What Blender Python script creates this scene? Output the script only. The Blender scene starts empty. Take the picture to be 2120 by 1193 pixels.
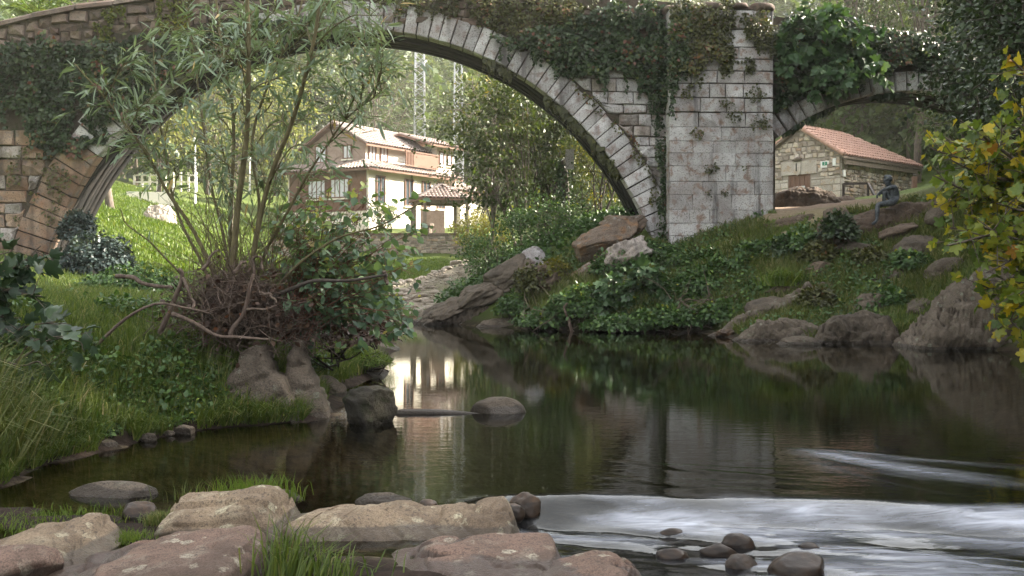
import bpy, bmesh, math, random
import numpy as np
from mathutils import Vector, Matrix

random.seed(5)
rng = np.random.default_rng(11)
scene = bpy.context.scene
COL = scene.collection

# ------------------------------------------------------------------ camera, sky, sun, exposure
FPX, CX, CYH, HC = 2061.0, 1060.0, 560.0, 1.6      # focal length in photo pixels, principal column, horizon row, eye height
cam_d = bpy.data.cameras.new('camera'); cam = bpy.data.objects.new('camera', cam_d); COL.objects.link(cam)
cam.location = (0, 0, HC); cam.rotation_euler = (math.radians(90), 0, 0)
cam_d.sensor_width = 36; cam_d.lens = 36 * FPX / 2120; cam_d.shift_y = -(596.5 - CYH) / 2120
cam_d.clip_start = 0.05; cam_d.clip_end = 2000
scene.camera = cam

SUN_AZ, SUN_EL = math.radians(76), math.radians(29)
world = bpy.data.worlds.new('World'); scene.world = world; world.use_nodes = True
wn = world.node_tree; bg = wn.nodes['Background']
sky = wn.nodes.new('ShaderNodeTexSky'); sky.sky_type = 'NISHITA'; sky.sun_disc = False
sky.sun_elevation = SUN_EL; sky.sun_rotation = SUN_AZ; sky.dust_density = 3.0; sky.air_density = 1.0
hs = wn.nodes.new('ShaderNodeHueSaturation'); hs.inputs['Saturation'].default_value = 0.12
wn.links.new(sky.outputs[0], hs.inputs['Color']); wn.links.new(hs.outputs[0], bg.inputs['Color'])
bg.inputs['Strength'].default_value = 0.15
sun_d = bpy.data.lights.new('sun', 'SUN'); sun = bpy.data.objects.new('sun', sun_d); COL.objects.link(sun)
sun_d.energy = 5.0; sun_d.angle = math.radians(0.6); sun_d.color = (1.0, 0.90, 0.75)
SUND = Vector((math.sin(SUN_AZ) * math.cos(SUN_EL), math.cos(SUN_AZ) * math.cos(SUN_EL), math.sin(SUN_EL)))
sun.rotation_euler = SUND.to_track_quat('Z', 'Y').to_euler(); sun.location = SUND * 60
vs = scene.view_settings
vs.view_transform = 'Standard'; vs.look = 'None'; vs.exposure = 2.3; vs.gamma = 1.0; vs.use_curve_mapping = False
scene.render.engine = 'CYCLES'
cy = scene.cycles
cy.use_denoising = True; cy.adaptive_threshold = .02; cy.max_bounces = 6; cy.diffuse_bounces = 3; cy.glossy_bounces = 3
cy.transparent_max_bounces = 8; cy.volume_bounces = 0; cy.sample_clamp_indirect = 6; cy.caustics_reflective = False; cy.caustics_refractive = False

# ------------------------------------------------------------------ helpers
def at(px, py, Y):
    return np.array([(px - CX) / FPX * Y, Y, HC + (CYH - py) / FPX * Y])
def onwater(px, py):
    return at(px, py, HC * FPX / (py - CYH))

ORG = {}
def link(o): COL.objects.link(o); return o
def tag(o, label=None, cat=None, group=None, kind=None):
    if label: o['label'] = label
    if cat: o['category'] = cat
    if group: o['group'] = group
    if kind: o['kind'] = kind
    return o
def empty(name, loc, rz=0):
    o = bpy.data.objects.new(name, None); link(o); o.location = [float(v) for v in loc]; o.rotation_euler = (0, 0, rz)
    o.empty_display_size = 0.2; ORG[o] = np.array(loc, float); return o
def new_mesh(V, F, smooth=False, attrs=None):
    """F: list of index lists, or list of (n,k) arrays."""
    me = bpy.data.meshes.new('m')
    V = np.asarray(V, np.float32)
    if len(F) and isinstance(F[0], np.ndarray) and F[0].ndim == 2:
        lt = np.concatenate([np.full(len(f), f.shape[1], np.int32) for f in F])
        li = np.concatenate([f.astype(np.int32).ravel() for f in F])
        ls = np.concatenate([[0], np.cumsum(lt)[:-1]]).astype(np.int32)
        me.vertices.add(len(V)); me.vertices.foreach_set('co', V.ravel())
        me.loops.add(len(li)); me.loops.foreach_set('vertex_index', li)
        me.polygons.add(len(lt)); me.polygons.foreach_set('loop_start', ls)
        if smooth: me.polygons.foreach_set('use_smooth', np.ones(len(lt), bool))
        me.update(calc_edges=True)
    else:
        me.from_pydata(V.tolist(), [], [list(map(int, f)) for f in F])
        if smooth: me.polygons.foreach_set('use_smooth', np.ones(len(me.polygons), bool))
        me.update()
    for k, a in (attrs or {}).items():
        at_ = me.attributes.new(k, 'FLOAT', 'POINT'); at_.data.foreach_set('value', np.asarray(a, np.float32))
    return me
def mobj(name, V, F, mat, parent=None, smooth=False, attrs=None, loc=None, local=False):
    V = np.asarray(V, float)
    if parent is not None and not local:
        V = V - ORG[parent]
    if loc is not None:
        V = V - np.asarray(loc, float)
    me = new_mesh(V, F, smooth, attrs)
    o = bpy.data.objects.new(name, me); link(o)
    me.name = name
    if mat is not None: me.materials.append(mat)
    if parent is not None:
        o.parent = parent; ORG[o] = ORG[parent]
    elif loc is not None:
        o.location = [float(v) for v in loc]; ORG[o] = np.array(loc, float)
    else: ORG[o] = np.zeros(3)
    return o

def _hash(i, j, k, seed):
    h = (i * 374761393 + j * 668265263 + k * 2147483647 + seed * 974711) & 0xffffffff
    h = ((h ^ (h >> 13)) * 1274126177) & 0xffffffff
    h = (h ^ (h >> 16)) & 0xffffffff
    return h.astype(np.float64) / 4294967295.0
def noise3(P, seed=0):
    P = np.asarray(P, float); I = np.floor(P).astype(np.int64); f = P - I; f = f * f * (3 - 2 * f)
    r = 0
    for a in (0, 1):
        for b in (0, 1):
            for c in (0, 1):
                w = (f[..., 0] if a else 1 - f[..., 0]) * (f[..., 1] if b else 1 - f[..., 1]) * (f[..., 2] if c else 1 - f[..., 2])
                r = r + w * _hash(I[..., 0] + a, I[..., 1] + b, I[..., 2] + c, seed)
    return r * 2 - 1
def fbm(P, octv=4, seed=0, gain=0.5):
    P = np.asarray(P, float); s = 0; a = 1; t = 0
    for o in range(octv):
        s = s + a * noise3(P * (2.03 ** o) + 17.3 * o, seed + o); t += a; a *= gain
    return s / t
def sstep(a, b, x):
    t = np.clip((x - a) / (b - a), 0, 1); return t * t * (3 - 2 * t)
def norm(v): return v / (np.linalg.norm(v, axis=-1, keepdims=True) + 1e-9)

class MB:
    """collects pieces into one mesh (python face lists)"""
    def __init__(s): s.v = []; s.f = []
    def add(s, V, F):
        n = len(s.v); s.v.extend([tuple(map(float, p)) for p in V]); s.f.extend([[i + n for i in f] for f in F]); return s
    def box(s, o, a, b, c):
        o, a, b, c = [np.asarray(q, float) for q in (o, a, b, c)]
        V = [o, o + a, o + a + b, o + b, o + c, o + a + c, o + a + b + c, o + b + c]
        F = [[0, 3, 2, 1], [4, 5, 6, 7], [0, 1, 5, 4], [1, 2, 6, 5], [2, 3, 7, 6], [3, 0, 4, 7]]
        return s.add(V, F)
    def bar(s, p, q, w, h=None):
        p, q = np.asarray(p, float), np.asarray(q, float); h = h or w
        d = norm(q - p); up = np.array([0, 0, 1.0]) if abs(d[2]) < .95 else np.array([1.0, 0, 0])
        a = norm(np.cross(d, up)); b = np.cross(a, d)
        return s.box(p - a * w / 2 - b * h / 2, a * w, b * h, q - p)
    def tube(s, pts, radii, n=6):
        V, F = tube(pts, radii, n); return s.add(V, F)
    def build(s, name, mat, parent=None, smooth=False, **k): return mobj(name, s.v, s.f, mat, parent, smooth, **k)

def tube_np(pts, radii, n=6):
    pts = np.asarray(pts, float); m = len(pts); radii = np.broadcast_to(np.asarray(radii, float), (m,))
    T = np.gradient(pts, axis=0); T = norm(T)
    ref = np.array([0, 0, 1.0]) if abs(T[0][2]) < .9 else np.array([1.0, 0, 0])
    A = norm(np.cross(T, ref)); B = np.cross(T, A)
    th = np.arange(n) * 2 * np.pi / n
    V = pts[:, None, :] + radii[:, None, None] * (np.cos(th)[None, :, None] * A[:, None, :] + np.sin(th)[None, :, None] * B[:, None, :])
    V = V.reshape(-1, 3)
    i = np.arange(m - 1)[:, None] * n; j = np.arange(n)[None, :]; k = (j + 1) % n
    F = np.stack([i + j, i + k, i + n + k, i + n + j], -1).reshape(-1, 4)
    return V, F
def tube(pts, radii, n=6):
    V, F = tube_np(pts, radii, n); m = len(pts)
    F = F.tolist() + [list(range(n))[::-1], [(m - 1) * n + q for q in range(n)]]
    return V, F
def tubes_mesh(lines, n=5):
    Vs, Fs, o = [], [], 0
    for pts, r in lines:
        nn = n if np.max(r) > 0.012 else max(3, n - 2)
        V, F = tube_np(pts, r, nn); Vs.append(V); Fs.append(F + o); o += len(V)
    return np.concatenate(Vs), [np.concatenate(Fs)]
def curve(ctrl, n=14, wob=0, seed=0):
    """Catmull-Rom through control points"""
    C = np.asarray(ctrl, float)
    if len(C) == 2: C = np.stack([C[0], (C[0] + C[1]) / 2, C[1]])
    P = np.vstack([2 * C[0] - C[1], C, 2 * C[-1] - C[-2]])
    t = np.linspace(0, len(C) - 1 - 1e-6, n); i = t.astype(int); f = (t - i)[:, None]
    p0, p1, p2, p3 = P[i], P[i + 1], P[i + 2], P[i + 3]
    R = .5 * (2 * p1 + (p2 - p0) * f + (2 * p0 - 5 * p1 + 4 * p2 - p3) * f ** 2 + (3 * p1 - p0 - 3 * p2 + p3) * f ** 3)
    if wob:
        q = np.linspace(0, 5, n)[:, None]
        R = R + wob * np.stack([noise3(np.concatenate([q, q * 0 + seed + 9.1 * k, q * 0], 1), 3) for k in range(3)], 1) * np.linspace(0, 1, n)[:, None] ** .5
    return R

# leaf templates: x across, y along, z up; faces as index arrays
def T_(v, f): return np.array(v, float), [np.array(f_, int) for f_ in f]
T_DIAMOND = T_([(0, 0, 0), (.3, .45, .06), (0, 1, -.05), (-.3, .45, .06)], [[(0, 1, 2), (0, 2, 3)]])
T_WILLOW = T_([(0, 0, 0), (.075, .3, .02), (.06, .65, 0), (0, 1, -.08), (-.06, .65, 0), (-.075, .3, .02), (0, .5, -.015)],
              [[(0, 1, 6), (1, 2, 6), (2, 3, 6), (3, 4, 6), (4, 5, 6), (5, 0, 6)]])
T_OVATE = T_([(0, 0, 0), (.3, .25, .05), (.33, .52, .05), (.16, .82, .01), (0, 1, -.06), (-.16, .82, .01), (-.33, .52, .05), (-.3, .25, .05), (0, .5, -.02)],
             [[(0, 1, 8), (1, 2, 8), (2, 3, 8), (3, 4, 8), (4, 5, 8), (5, 6, 8), (6, 7, 8), (7, 0, 8)]])
def _lobed(lobes, notch, cen=.35):
    out = [(0, 0)]
    for k, (a, r, w) in enumerate(lobes):
        for da, q in ((-w, .8), (0, 1.0), (w, .8)):
            an = math.radians(a + da); out.append((math.sin(an) * r * q, cen + math.cos(an) * r * q))
        if k < len(lobes) - 1:
            an = math.radians((a + lobes[k + 1][0]) / 2); out.append((math.sin(an) * notch, cen + math.cos(an) * notch))
    n = len(out); V = [(x, y, .32 * abs(x) ** 1.3 - .34 * max(0, y - .4) ** 1.5) for x, y in out] + [(0, cen, -.05)]
    return T_(V, [[(i, (i + 1) % n, n) for i in range(n)]])
T_FIG = _lobed([(-112, .44, 20), (-58, .58, 18), (0, .66, 17), (58, .58, 18), (112, .44, 20)], .34)
T_IVY = _lobed([(-95, .45, 5), (-45, .5, 4), (0, .65, 6), (45, .5, 4), (95, .45, 5)], .36)
def leafmesh(P, D, N, size, tmpl, tint=None):
    """P points, D leaf axes, N normal hints, size (n,), returns V,F,attrs"""
    tv, tf = tmpl; n, k = len(P), len(tv)
    D = norm(D); U = norm(np.cross(D, N)); W = np.cross(U, D)
    s = np.asarray(size)[:, None, None]
    V = P[:, None, :] + s * (tv[None, :, 0:1] * U[:, None, :] + tv[None, :, 1:2] * D[:, None, :] + tv[None, :, 2:3] * W[:, None, :])
    F = [(f[None] + (np.arange(n) * k)[:, None, None]).reshape(-1, f.shape[1]) for f in tf]
    if tint is None: tint = rng.random(n)
    return V.reshape(-1, 3), F, {'tint': np.repeat(tint, k)}
def rdir(n): return norm(rng.normal(size=(n, 3)))

# ------------------------------------------------------------------ materials
def newmat(name):
    m = bpy.data.materials.new(name); m.use_nodes = True; nt = m.node_tree
    return m, nt, nt.nodes['Principled BSDF']
class NG:
    def __init__(s, nt): s.nt = nt; s.co = None
    def n(s, t, **kw):
        q = s.nt.nodes.new(t)
        for k, v in kw.items():
            if k.startswith('i_'):
                key = k[2:]; key = int(key) if key.isdigit() else key.replace('_', ' ')
                q.inputs[key].default_value = v
            else: setattr(q, k, v)
        return q
    def l(s, a, b): s.nt.links.new(a, b); return b
    def coord(s, scale=(1, 1, 1), geo=False):
        if geo:
            src = s.n('ShaderNodeNewGeometry').outputs['Position']
        else: src = s.n('ShaderNodeTexCoord').outputs['Object']
        mp = s.n('ShaderNodeMapping'); mp.inputs['Scale'].default_value = scale; s.l(src, mp.inputs['Vector']); return mp.outputs[0]
    def noise(s, scale, detail=4, rough=.55, vec=None, dist=0):
        q = s.n('ShaderNodeTexNoise', i_Scale=scale, i_Detail=detail, i_Roughness=rough, i_Distortion=dist)
        if vec is not None: s.l(vec, q.inputs['Vector'])
        return q.outputs['Fac']
    def ramp(s, fac, stops, interp='LINEAR'):
        q = s.n('ShaderNodeValToRGB'); q.color_ramp.interpolation = interp
        e = q.color_ramp.elements
        while len(e) < len(stops): e.new(.5)
        for el, (p, c) in zip(e, stops):
            el.position = p; el.color = (c, c, c, 1) if isinstance(c, (int, float)) else (*c, 1)
        s.l(fac, q.inputs[0]); return q.outputs[0]
    def mix(s, fac, a, b, mode='MIX'):
        q = s.n('ShaderNodeMix', data_type='RGBA', blend_type=mode)
        for src, i in ((fac, 0), (a, 6), (b, 7)):
            if isinstance(src, (int, float)): q.inputs[i].default_value = src
            elif isinstance(src, tuple): q.inputs[i].default_value = (*src, 1)
            else: s.l(src, q.inputs[i])
        return q.outputs[2]
    def math(s, op, a, b=0.0):
        q = s.n('ShaderNodeMath', operation=op)
        for src, i in ((a, 0), (b, 1)):
            if isinstance(src, (int, float)): q.inputs[i].default_value = src
            else: s.l(src, q.inputs[i])
        return q.outputs[0]
    def bump(s, h, strength=.5, dist=.02, nrm=None):
        q = s.n('ShaderNodeBump', i_Strength=strength, i_Distance=dist); s.l(h, q.inputs['Height'])
        if nrm is not None: s.l(nrm, q.inputs['Normal'])
        return q.outputs[0]

def leafmat(name, stops, trans=.35, rough=.45, spec=.4):
    m, nt, b = newmat(name); g = NG(nt)
    a = g.n('ShaderNodeAttribute', attribute_name='tint')
    c = g.ramp(a.outputs['Fac'], stops)
    nz = g.noise(6, 2, vec=g.coord(geo=True)); c = g.mix(g.math('MULTIPLY', nz, .6), c, tuple(.55 * v for v in stops[0][1]))
    g.l(c, b.inputs['Base Color']); b.inputs['Roughness'].default_value = rough; b.inputs['Specular IOR Level'].default_value = spec
    t = g.n('ShaderNodeBsdfTranslucent'); g.l(g.mix(1.0, c, (1.0, 1.0, .45), 'MULTIPLY'), t.inputs['Color'])
    mx = g.n('ShaderNodeMixShader', i_0=trans); out = nt.nodes['Material Output']
    g.l(b.outputs[0], mx.inputs[1]); g.l(t.outputs[0], mx.inputs[2]); g.l(mx.outputs[0], out.inputs['Surface'])
    return m
def stonemat(name, c1, c2, c3=None, spot=None, scale=1.0, rough=.85, bump=.6, dist=.02, stain=None, moss=None, lichen=None, geo=False, objvar=.25, wet=None, fine=False, piece=False, stain_t=(.50, .66)):
    """c1/c2 broad mottling, c3 finer patches, spot fine dark speckle, stain vertical streaks, moss on up-facing, lichen pale rosettes"""
    m, nt, b = newmat(name); g = NG(nt); co = g.coord(geo=geo)
    n1 = g.noise(1.1 * scale, 3, .6, co, .6); c = g.mix(g.ramp(n1, [(.38, 0.0), (.62, 1.0)]), c1, c2)
    if c3:
        n2 = g.noise(3.1 * scale, 4, .65, co, .4); c = g.mix(g.ramp(n2, [(.52, 0.0), (.64, .85)]), c, c3)
    if lichen:
        v = g.n('ShaderNodeTexVoronoi', i_Scale=5.0 * scale, i_Randomness=1.0); g.l(co, v.inputs['Vector'])
        dd = g.math('ADD', v.outputs['Distance'], g.math('MULTIPLY', g.noise(22 * scale, 2, .7, co), .5))
        big = g.ramp(g.noise(1.7 * scale, 3, .5, co), [(.45, 0.0), (.56, 1.0)])
        k = g.math('MULTIPLY', g.ramp(dd, [(.50, 1.0), (.56, 0.0)]), big)
        c = g.mix(g.math('MULTIPLY', k, .8), c, lichen)
    if spot:
        n3 = g.noise(26 * scale, 3, .7, co); c = g.mix(g.ramp(n3, [(.53, 0.0), (.66, .8)]), c, spot)
    if stain:
        st = g.noise(1.0, 5, .6, g.coord((2.2 * scale, 2.2 * scale, .28 * scale), geo=True)); c = g.mix(g.ramp(st, [(stain_t[0], 0.0), (stain_t[1], .85)]), c, stain)
    if objvar:
        oi = g.n('ShaderNodeObjectInfo'); q = g.n('ShaderNodeMapRange', i_3=1 - objvar, i_4=1 + objvar * .6); g.l(oi.outputs['Random'], q.inputs[0])
        cc = g.n('ShaderNodeCombineColor')
        for i in range(3): g.l(q.outputs[0], cc.inputs[i])
        c = g.mix(1.0, c, cc.outputs[0], 'MULTIPLY')
    if piece:
        pa = g.n('ShaderNodeAttribute', attribute_name='tint'); c = g.mix(1.0, c, g.ramp(pa.outputs['Fac'], [(0, (.42, .38, .34)), (.35, (.85, .82, .8)), (.7, (1.1, 1.06, 1.0)), (.88, (1.08, .95, .82)), (1, (.8, .62, .5))]), 'MULTIPLY')
    if moss:
        ge = g.n('ShaderNodeNewGeometry'); sx = g.n('ShaderNodeSeparateXYZ'); g.l(ge.outputs['Normal'], sx.inputs[0])
        mm = g.math('ADD', sx.outputs['Z'], g.math('MULTIPLY', g.noise(2.3 * scale, 5, .65, co), 1.3))
        c = g.mix(g.ramp(mm, [(moss[1], 0.0), (moss[1] + .25, 1.0)]), c, moss[0])
    r_ = rough
    if wet:                                    # stone darkened and glossy up to the water mark
        ge = g.n('ShaderNodeNewGeometry'); sx = g.n('ShaderNodeSeparateXYZ'); g.l(ge.outputs['Position'], sx.inputs[0])
        zz = g.math('ADD', sx.outputs['Z'], g.math('MULTIPLY', g.noise(2.5, 3, .5, g.coord(geo=True)), .07))
        k = g.ramp(g.math('DIVIDE', zz, wet), [(.9, 1.0), (1.0, 0.0)])
        c = g.mix(g.math('MULTIPLY', k, .62), c, (.012, .010, .009))
        rr = g.n('ShaderNodeMapRange', i_3=rough, i_4=.35); g.l(k, rr.inputs[0]); g.l(rr.outputs[0], b.inputs['Roughness'])
    else: b.inputs['Roughness'].default_value = rough
    g.l(c, b.inputs['Base Color']); b.inputs['Specular IOR Level'].default_value = .25
    if fine:
        ck = g.ramp(g.noise(.8 * scale, 3, .5, co, .8), [(.485, 0.0), (.497, .55), (.509, 0.0)]); c = g.mix(g.math('MULTIPLY', ck, g.ramp(g.noise(1.1 * scale, 1, .5, co), [(.52, 0.0), (.6, 1.0)])), c, tuple(v * .3 for v in c1)); c = g.mix(g.ramp(g.noise(.55 * scale, 4, .6, co), [(.5, 0.0), (.66, .65)]), c, tuple(v * .45 for v in c2))
        gr_ = g.noise(70 * scale, 3, .7, co); c = g.mix(g.ramp(gr_, [(.38, .62), (.56, 0.0)]), c, tuple(v * .35 for v in c2)); g.l(c, b.inputs['Base Color'])
    h = g.noise(5 * scale, 7, .68, co)
    if fine: h = g.math('ADD', h, g.math('MULTIPLY', g.noise(38 * scale, 4, .7, co), .45))
    g.l(g.bump(h, bump, dist), b.inputs['Normal'])
    return m
def flatmat(name, c, rough=.6, var=.15, scale=8, metal=0, bump=0, geo=False, spec=.4):
    m, nt, b = newmat(name); g = NG(nt); co = g.coord(geo=geo)
    n = g.noise(scale, 5, .6, co); col = g.mix(g.ramp(n, [(.3, 0.0), (.7, 1.0)]), tuple(v * (1 - var) for v in c), tuple(min(1, v * (1 + var)) for v in c))
    g.l(col, b.inputs['Base Color']); b.inputs['Roughness'].default_value = rough; b.inputs['Metallic'].default_value = metal; b.inputs['Specular IOR Level'].default_value = spec
    if bump: g.l(g.bump(n, bump, .01), b.inputs['Normal'])
    return m
def barkmat(name, c1, c2, scale=1.0):
    m, nt, b = newmat(name); g = NG(nt); co = g.coord((6 * scale, 6 * scale, 1.2 * scale), geo=True)
    n = g.noise(3, 6, .65, co); c = g.mix(g.ramp(n, [(.4, 0.0), (.62, 1.0)]), c1, c2)
    g.l(c, b.inputs['Base Color']); b.inputs['Roughness'].default_value = .85; g.l(g.bump(n, .6, .01), b.inputs['Normal']); return m

M = {}
M['pale_stone'] = stonemat('lichen_washed_limestone', (.33, .305, .298), (.50, .49, .49), (.23, .165, .145), (.045, .04, .036), 1.0, stain=(.065, .06, .058), stain_t=(.53, .69), moss=None, objvar=.28, bump=.7)
M['ring_stone'] = stonemat('white_limewashed_ring', (.37, .345, .34), (.54, .53, .535), (.24, .18, .16), (.07, .06, .055), 1.2, stain=(.12, .11, .11), objvar=.22, bump=.7)
M['red_stone'] = stonemat('red_sandstone', (.24, .135, .085), (.31, .225, .165), (.17, .15, .135), (.06, .05, .04), 1.0, stain=(.10, .075, .06), objvar=.35, bump=.8)
M['pier_stone'] = stonemat('whitewashed_pier_stone', (.31, .285, .277), (.47, .46, .457), (.22, .14, .105), (.045, .04, .036), 1.1, stain=(.06, .058, .06), objvar=.16, stain_t=(.55, .68), bump=.7)
M['parapet_stone'] = stonemat('brown_parapet_stone', (.125, .085, .065), (.19, .15, .125), (.09, .075, .062), (.05, .045, .04), 1.2, objvar=.35, moss=((.05, .06, .02), 1.05))
M['grey_block'] = stonemat('grey_brown_block', (.25, .215, .19), (.34, .31, .29), (.20, .15, .12), (.05, .045, .04), 1.0, stain=(.09, .075, .065), objvar=.3, bump=.8)
M['mortar'] = stonemat('dark_mossy_mortar', (.05, .04, .03), (.09, .07, .055), (.03, .04, .015), (.03, .03, .02), 1.0, objvar=0, bump=1.0, dist=.05)
M['soffit'] = stonemat('dark_vault_stone', (.010, .010, .010), (.026, .023, .021), (.045, .037, .03), (.006, .006, .006), .8, stain=(.012, .012, .012), objvar=.3, bump=1.0, dist=.04)  # near-black stone tone for the arch undersides
M['fore_rock'] = stonemat('pink_river_sandstone', (.235, .155, .12), (.15, .105, .082), (.27, .22, .175), (.08, .06, .05), 1.6, lichen=(.50, .46, .36), objvar=.10, bump=.75, dist=.02, moss=((.15, .135, .05), 1.45), wet=.10, fine=True)
M['fore_rock_tan'] = stonemat('tan_river_sandstone', (.285, .215, .145), (.165, .122, .085), (.36, .30, .21), (.08, .065, .055), 1.5, lichen=(.52, .48, .34), objvar=.1, bump=.75, dist=.02, moss=((.16, .15, .055), 1.45), wet=.10, fine=True)
M['wet_rock'] = stonemat('dark_wet_cobble', (.05, .035, .026), (.10, .06, .035), (.03, .025, .022), None, 6, rough=.35, objvar=.25, bump=.4, dist=.01, wet=.05)
M['bank_rock'] = stonemat('grey_brown_bank_rock', (.145, .115, .088), (.20, .165, .13), (.085, .066, .05), (.07, .06, .05), 1.3, lichen=(.27, .28, .215), objvar=.2, bump=1.0, dist=.07, moss=((.06, .065, .018), 1.30), wet=.10, fine=True)
M['mossy_rock'] = stonemat('moss_covered_rock', (.10, .082, .064), (.16, .128, .098), (.06, .05, .04), (.04, .036, .03), 1.2, fine=True, objvar=.15, bump=.8, dist=.03, moss=((.07, .075, .018), 1.0), wet=.12)
M['rust_rock'] = stonemat('rust_stained_rock', (.22, .17, .135), (.15, .112, .085), (.31, .165, .08), (.05, .04, .035), 1.0, lichen=(.34, .33, .30), fine=True, objvar=.15, bump=.8, dist=.04, moss=((.07, .08, .02), 1.6))
M['brown_rock'] = stonemat('smooth_brown_boulder', (.10, .07, .05), (.165, .125, .095), (.06, .046, .036), (.04, .03, .025), .8, fine=True, moss=((.06, .06, .02), 1.45), objvar=.2, bump=.6, dist=.04)
M['moss_block'] = stonemat('black_moss_block', (.03, .027, .022), (.05, .045, .03), (.02, .025, .01), None, 2, objvar=0, bump=1.0, dist=.03, moss=((.045, .045, .012), 1.1), wet=.08)
M['gravel'] = stonemat('pale_river_cobbles', (.26, .22, .175), (.36, .32, .27), (.20, .165, .13), None, 2, objvar=0, bump=.3)
M['hut_stone'] = stonemat('warm_hut_stone', (.52, .46, .395), (.64, .585, .53), (.50, .37, .26), (.22, .18, .15), 1.2, objvar=.25, bump=.6, geo=True)
M['hut_rubble'] = stonemat('hut_rubble_stone', (.50, .445, .39), (.62, .575, .53), (.46, .36, .27), (.2, .17, .14), 1.2, objvar=0, bump=.6, geo=True, piece=True)
M['hut_mortar'] = flatmat('lime_mortar', (.30, .26, .22), .9, .2, 5, bump=.5)
M['tile_red'] = stonemat('orange_clay_tile', (.45, .265, .20), (.53, .345, .275), (.35, .20, .15), (.20, .12, .08), 4, objvar=0, bump=.3, geo=True)
M['tile_brown'] = stonemat('weathered_roof_tile', (.36, .285, .25), (.44, .36, .32), (.28, .215, .185), (.14, .10, .08), 3, objvar=0, bump=.3, geo=True)
M['white_wall'] = flatmat('cream_render', (.76, .70, .60), .9, .06, 1.5)
M['brick'] = stonemat('brown_brickwork', (.30, .22, .185), (.37, .285, .245), (.24, .17, .14), (.15, .1, .08), 3, objvar=0, bump=.4)
M['wood'] = barkmat('brown_painted_timber', (.14, .075, .05), (.20, .115, .08), 2)
M['old_wood'] = barkmat('weathered_timber', (.16, .12, .09), (.24, .19, .15), 1)
M['dark_glass'] = flatmat('window_glass', (.05, .06, .07), .08, .1, 2, spec=.8)
M['curtain'] = flatmat('white_curtain', (.62, .63, .66), .9, .08, 6)
M['metal'] = flatmat('brown_steel', (.035, .024, .022), .5, .15, 6)
M['galv'] = flatmat('galvanised_steel', (.46, .47, .50), .45, .08, 4, metal=.3)
M['white_paint'] = flatmat('white_paint', (.78, .78, .76), .5, .04, 4)
M['bronze'] = stonemat('blue_grey_bronze', (.045, .051, .058), (.10, .112, .125), (.024, .027, .031), None, 7, rough=.42, objvar=0, bump=.5, dist=.006)
M['bark'] = barkmat('grey_brown_bark', (.075, .058, .045), (.15, .12, .09))
M['bark_dark'] = barkmat('dark_bark', (.035, .028, .022), (.07, .055, .045))
M['willow_bark'] = barkmat('olive_willow_bark', (.09, .075, .035), (.15, .125, .06))
M['twig'] = barkmat('brown_twig', (.10, .065, .045), (.19, .13, .095))
M['red_twig'] = barkmat('reddish_twig', (.12, .05, .03), (.20, .095, .06))
M['drift'] = barkmat('driftwood', (.075, .05, .038), (.15, .11, .085))
M['willow_leaf'] = leafmat('willow_leaf', [(0, (0.149, 0.208, 0.13)), (.6, (0.293, 0.381, 0.265)), (.9, (0.442, 0.52, 0.404)), (.985, (0.609, 0.647, 0.453)), (1, (0.75, 0.524, 0.216))], .3)
M['shrub_leaf'] = leafmat('alder_leaf', [(0, (0.0746, 0.138, 0.0872)), (.55, (0.175, 0.276, 0.163)), (.85, (0.345, 0.498, 0.169)), (.96, (0.732, 0.75, 0.203)), (1, (0.75, 0.571, 0.267))], .35)
M['ivy_leaf'] = leafmat('ivy_leaf', [(0, (0.0149, 0.0347, 0.0124)), (.6, (0.0398, 0.072, 0.0223)), (.9, (0.0745, 0.112, 0.031)), (.97, (0.186, 0.199, 0.0373)), (1, (0.174, 0.0621, 0.0373))], .2, .4)
M['ivy_bright'] = leafmat('young_ivy_leaf', [(0, (.07, .09, .012)), (.6, (.16, .18, .02)), (1, (.30, .28, .03))], .35, .4)
M['ivy_blue'] = leafmat('blue_green_ivy_leaf', [(0, (0.0311, 0.0525, 0.0489)), (.6, (0.071, 0.102, 0.0938)), (.93, (0.118, 0.156, 0.129)), (1, (0.166, 0.0956, 0.06))], .2, .4)
M['ivy_olive'] = leafmat('olive_creeper_leaf', [(0, (0.036, 0.042, 0.012)), (.6, (0.09, 0.096, 0.024)), (.9, (0.156, 0.156, 0.036)), (1, (0.192, 0.084, 0.036))], .25)
M['fig_leaf'] = leafmat('fig_leaf', [(0, (0.0322, 0.0725, 0.029)), (.6, (0.0725, 0.137, 0.0563)), (.95, (0.145, 0.225, 0.0966)), (1, (0.354, 0.386, 0.0805))], .25, .4)
M['fig_yellow'] = leafmat('autumn_fig_leaf', [(0, (.06, .11, .02)), (.35, (.17, .24, .035)), (.55, (.36, .37, .04)), (.72, (.62, .48, .03)), (.9, (.70, .47, .025)), (1, (.50, .22, .02))], .4, .4)
M['fig_dark'] = leafmat('dark_fig_leaf', [(0, (0.0225, 0.045, 0.0225)), (.6, (0.0525, 0.09, 0.0525)), (1, (0.12, 0.18, 0.09))], .25, .4)
M['laurel_leaf'] = leafmat('laurel_leaf', [(0, (0.0225, 0.0413, 0.0187)), (.6, (0.0525, 0.0844, 0.0338)), (.95, (0.103, 0.14, 0.0562)), (1, (0.188, 0.188, 0.0562))], .2, .35)
M['tree_leaf'] = leafmat('green_tree_leaf', [(0, (0.0343, 0.0578, 0.0165)), (.6, (0.0757, 0.11, 0.0302)), (.93, (0.138, 0.172, 0.0413)), (1, (0.385, 0.289, 0.0413))], .35)
M['lit_leaf'] = leafmat('lit_green_leaf', [(0, (.05, .085, .022)), (.6, (.11, .165, .04)), (.93, (.18, .23, .055)), (1, (.3, .27, .05))], .4)  # tree green brightened so trees in the hill's shade look lit
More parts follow.
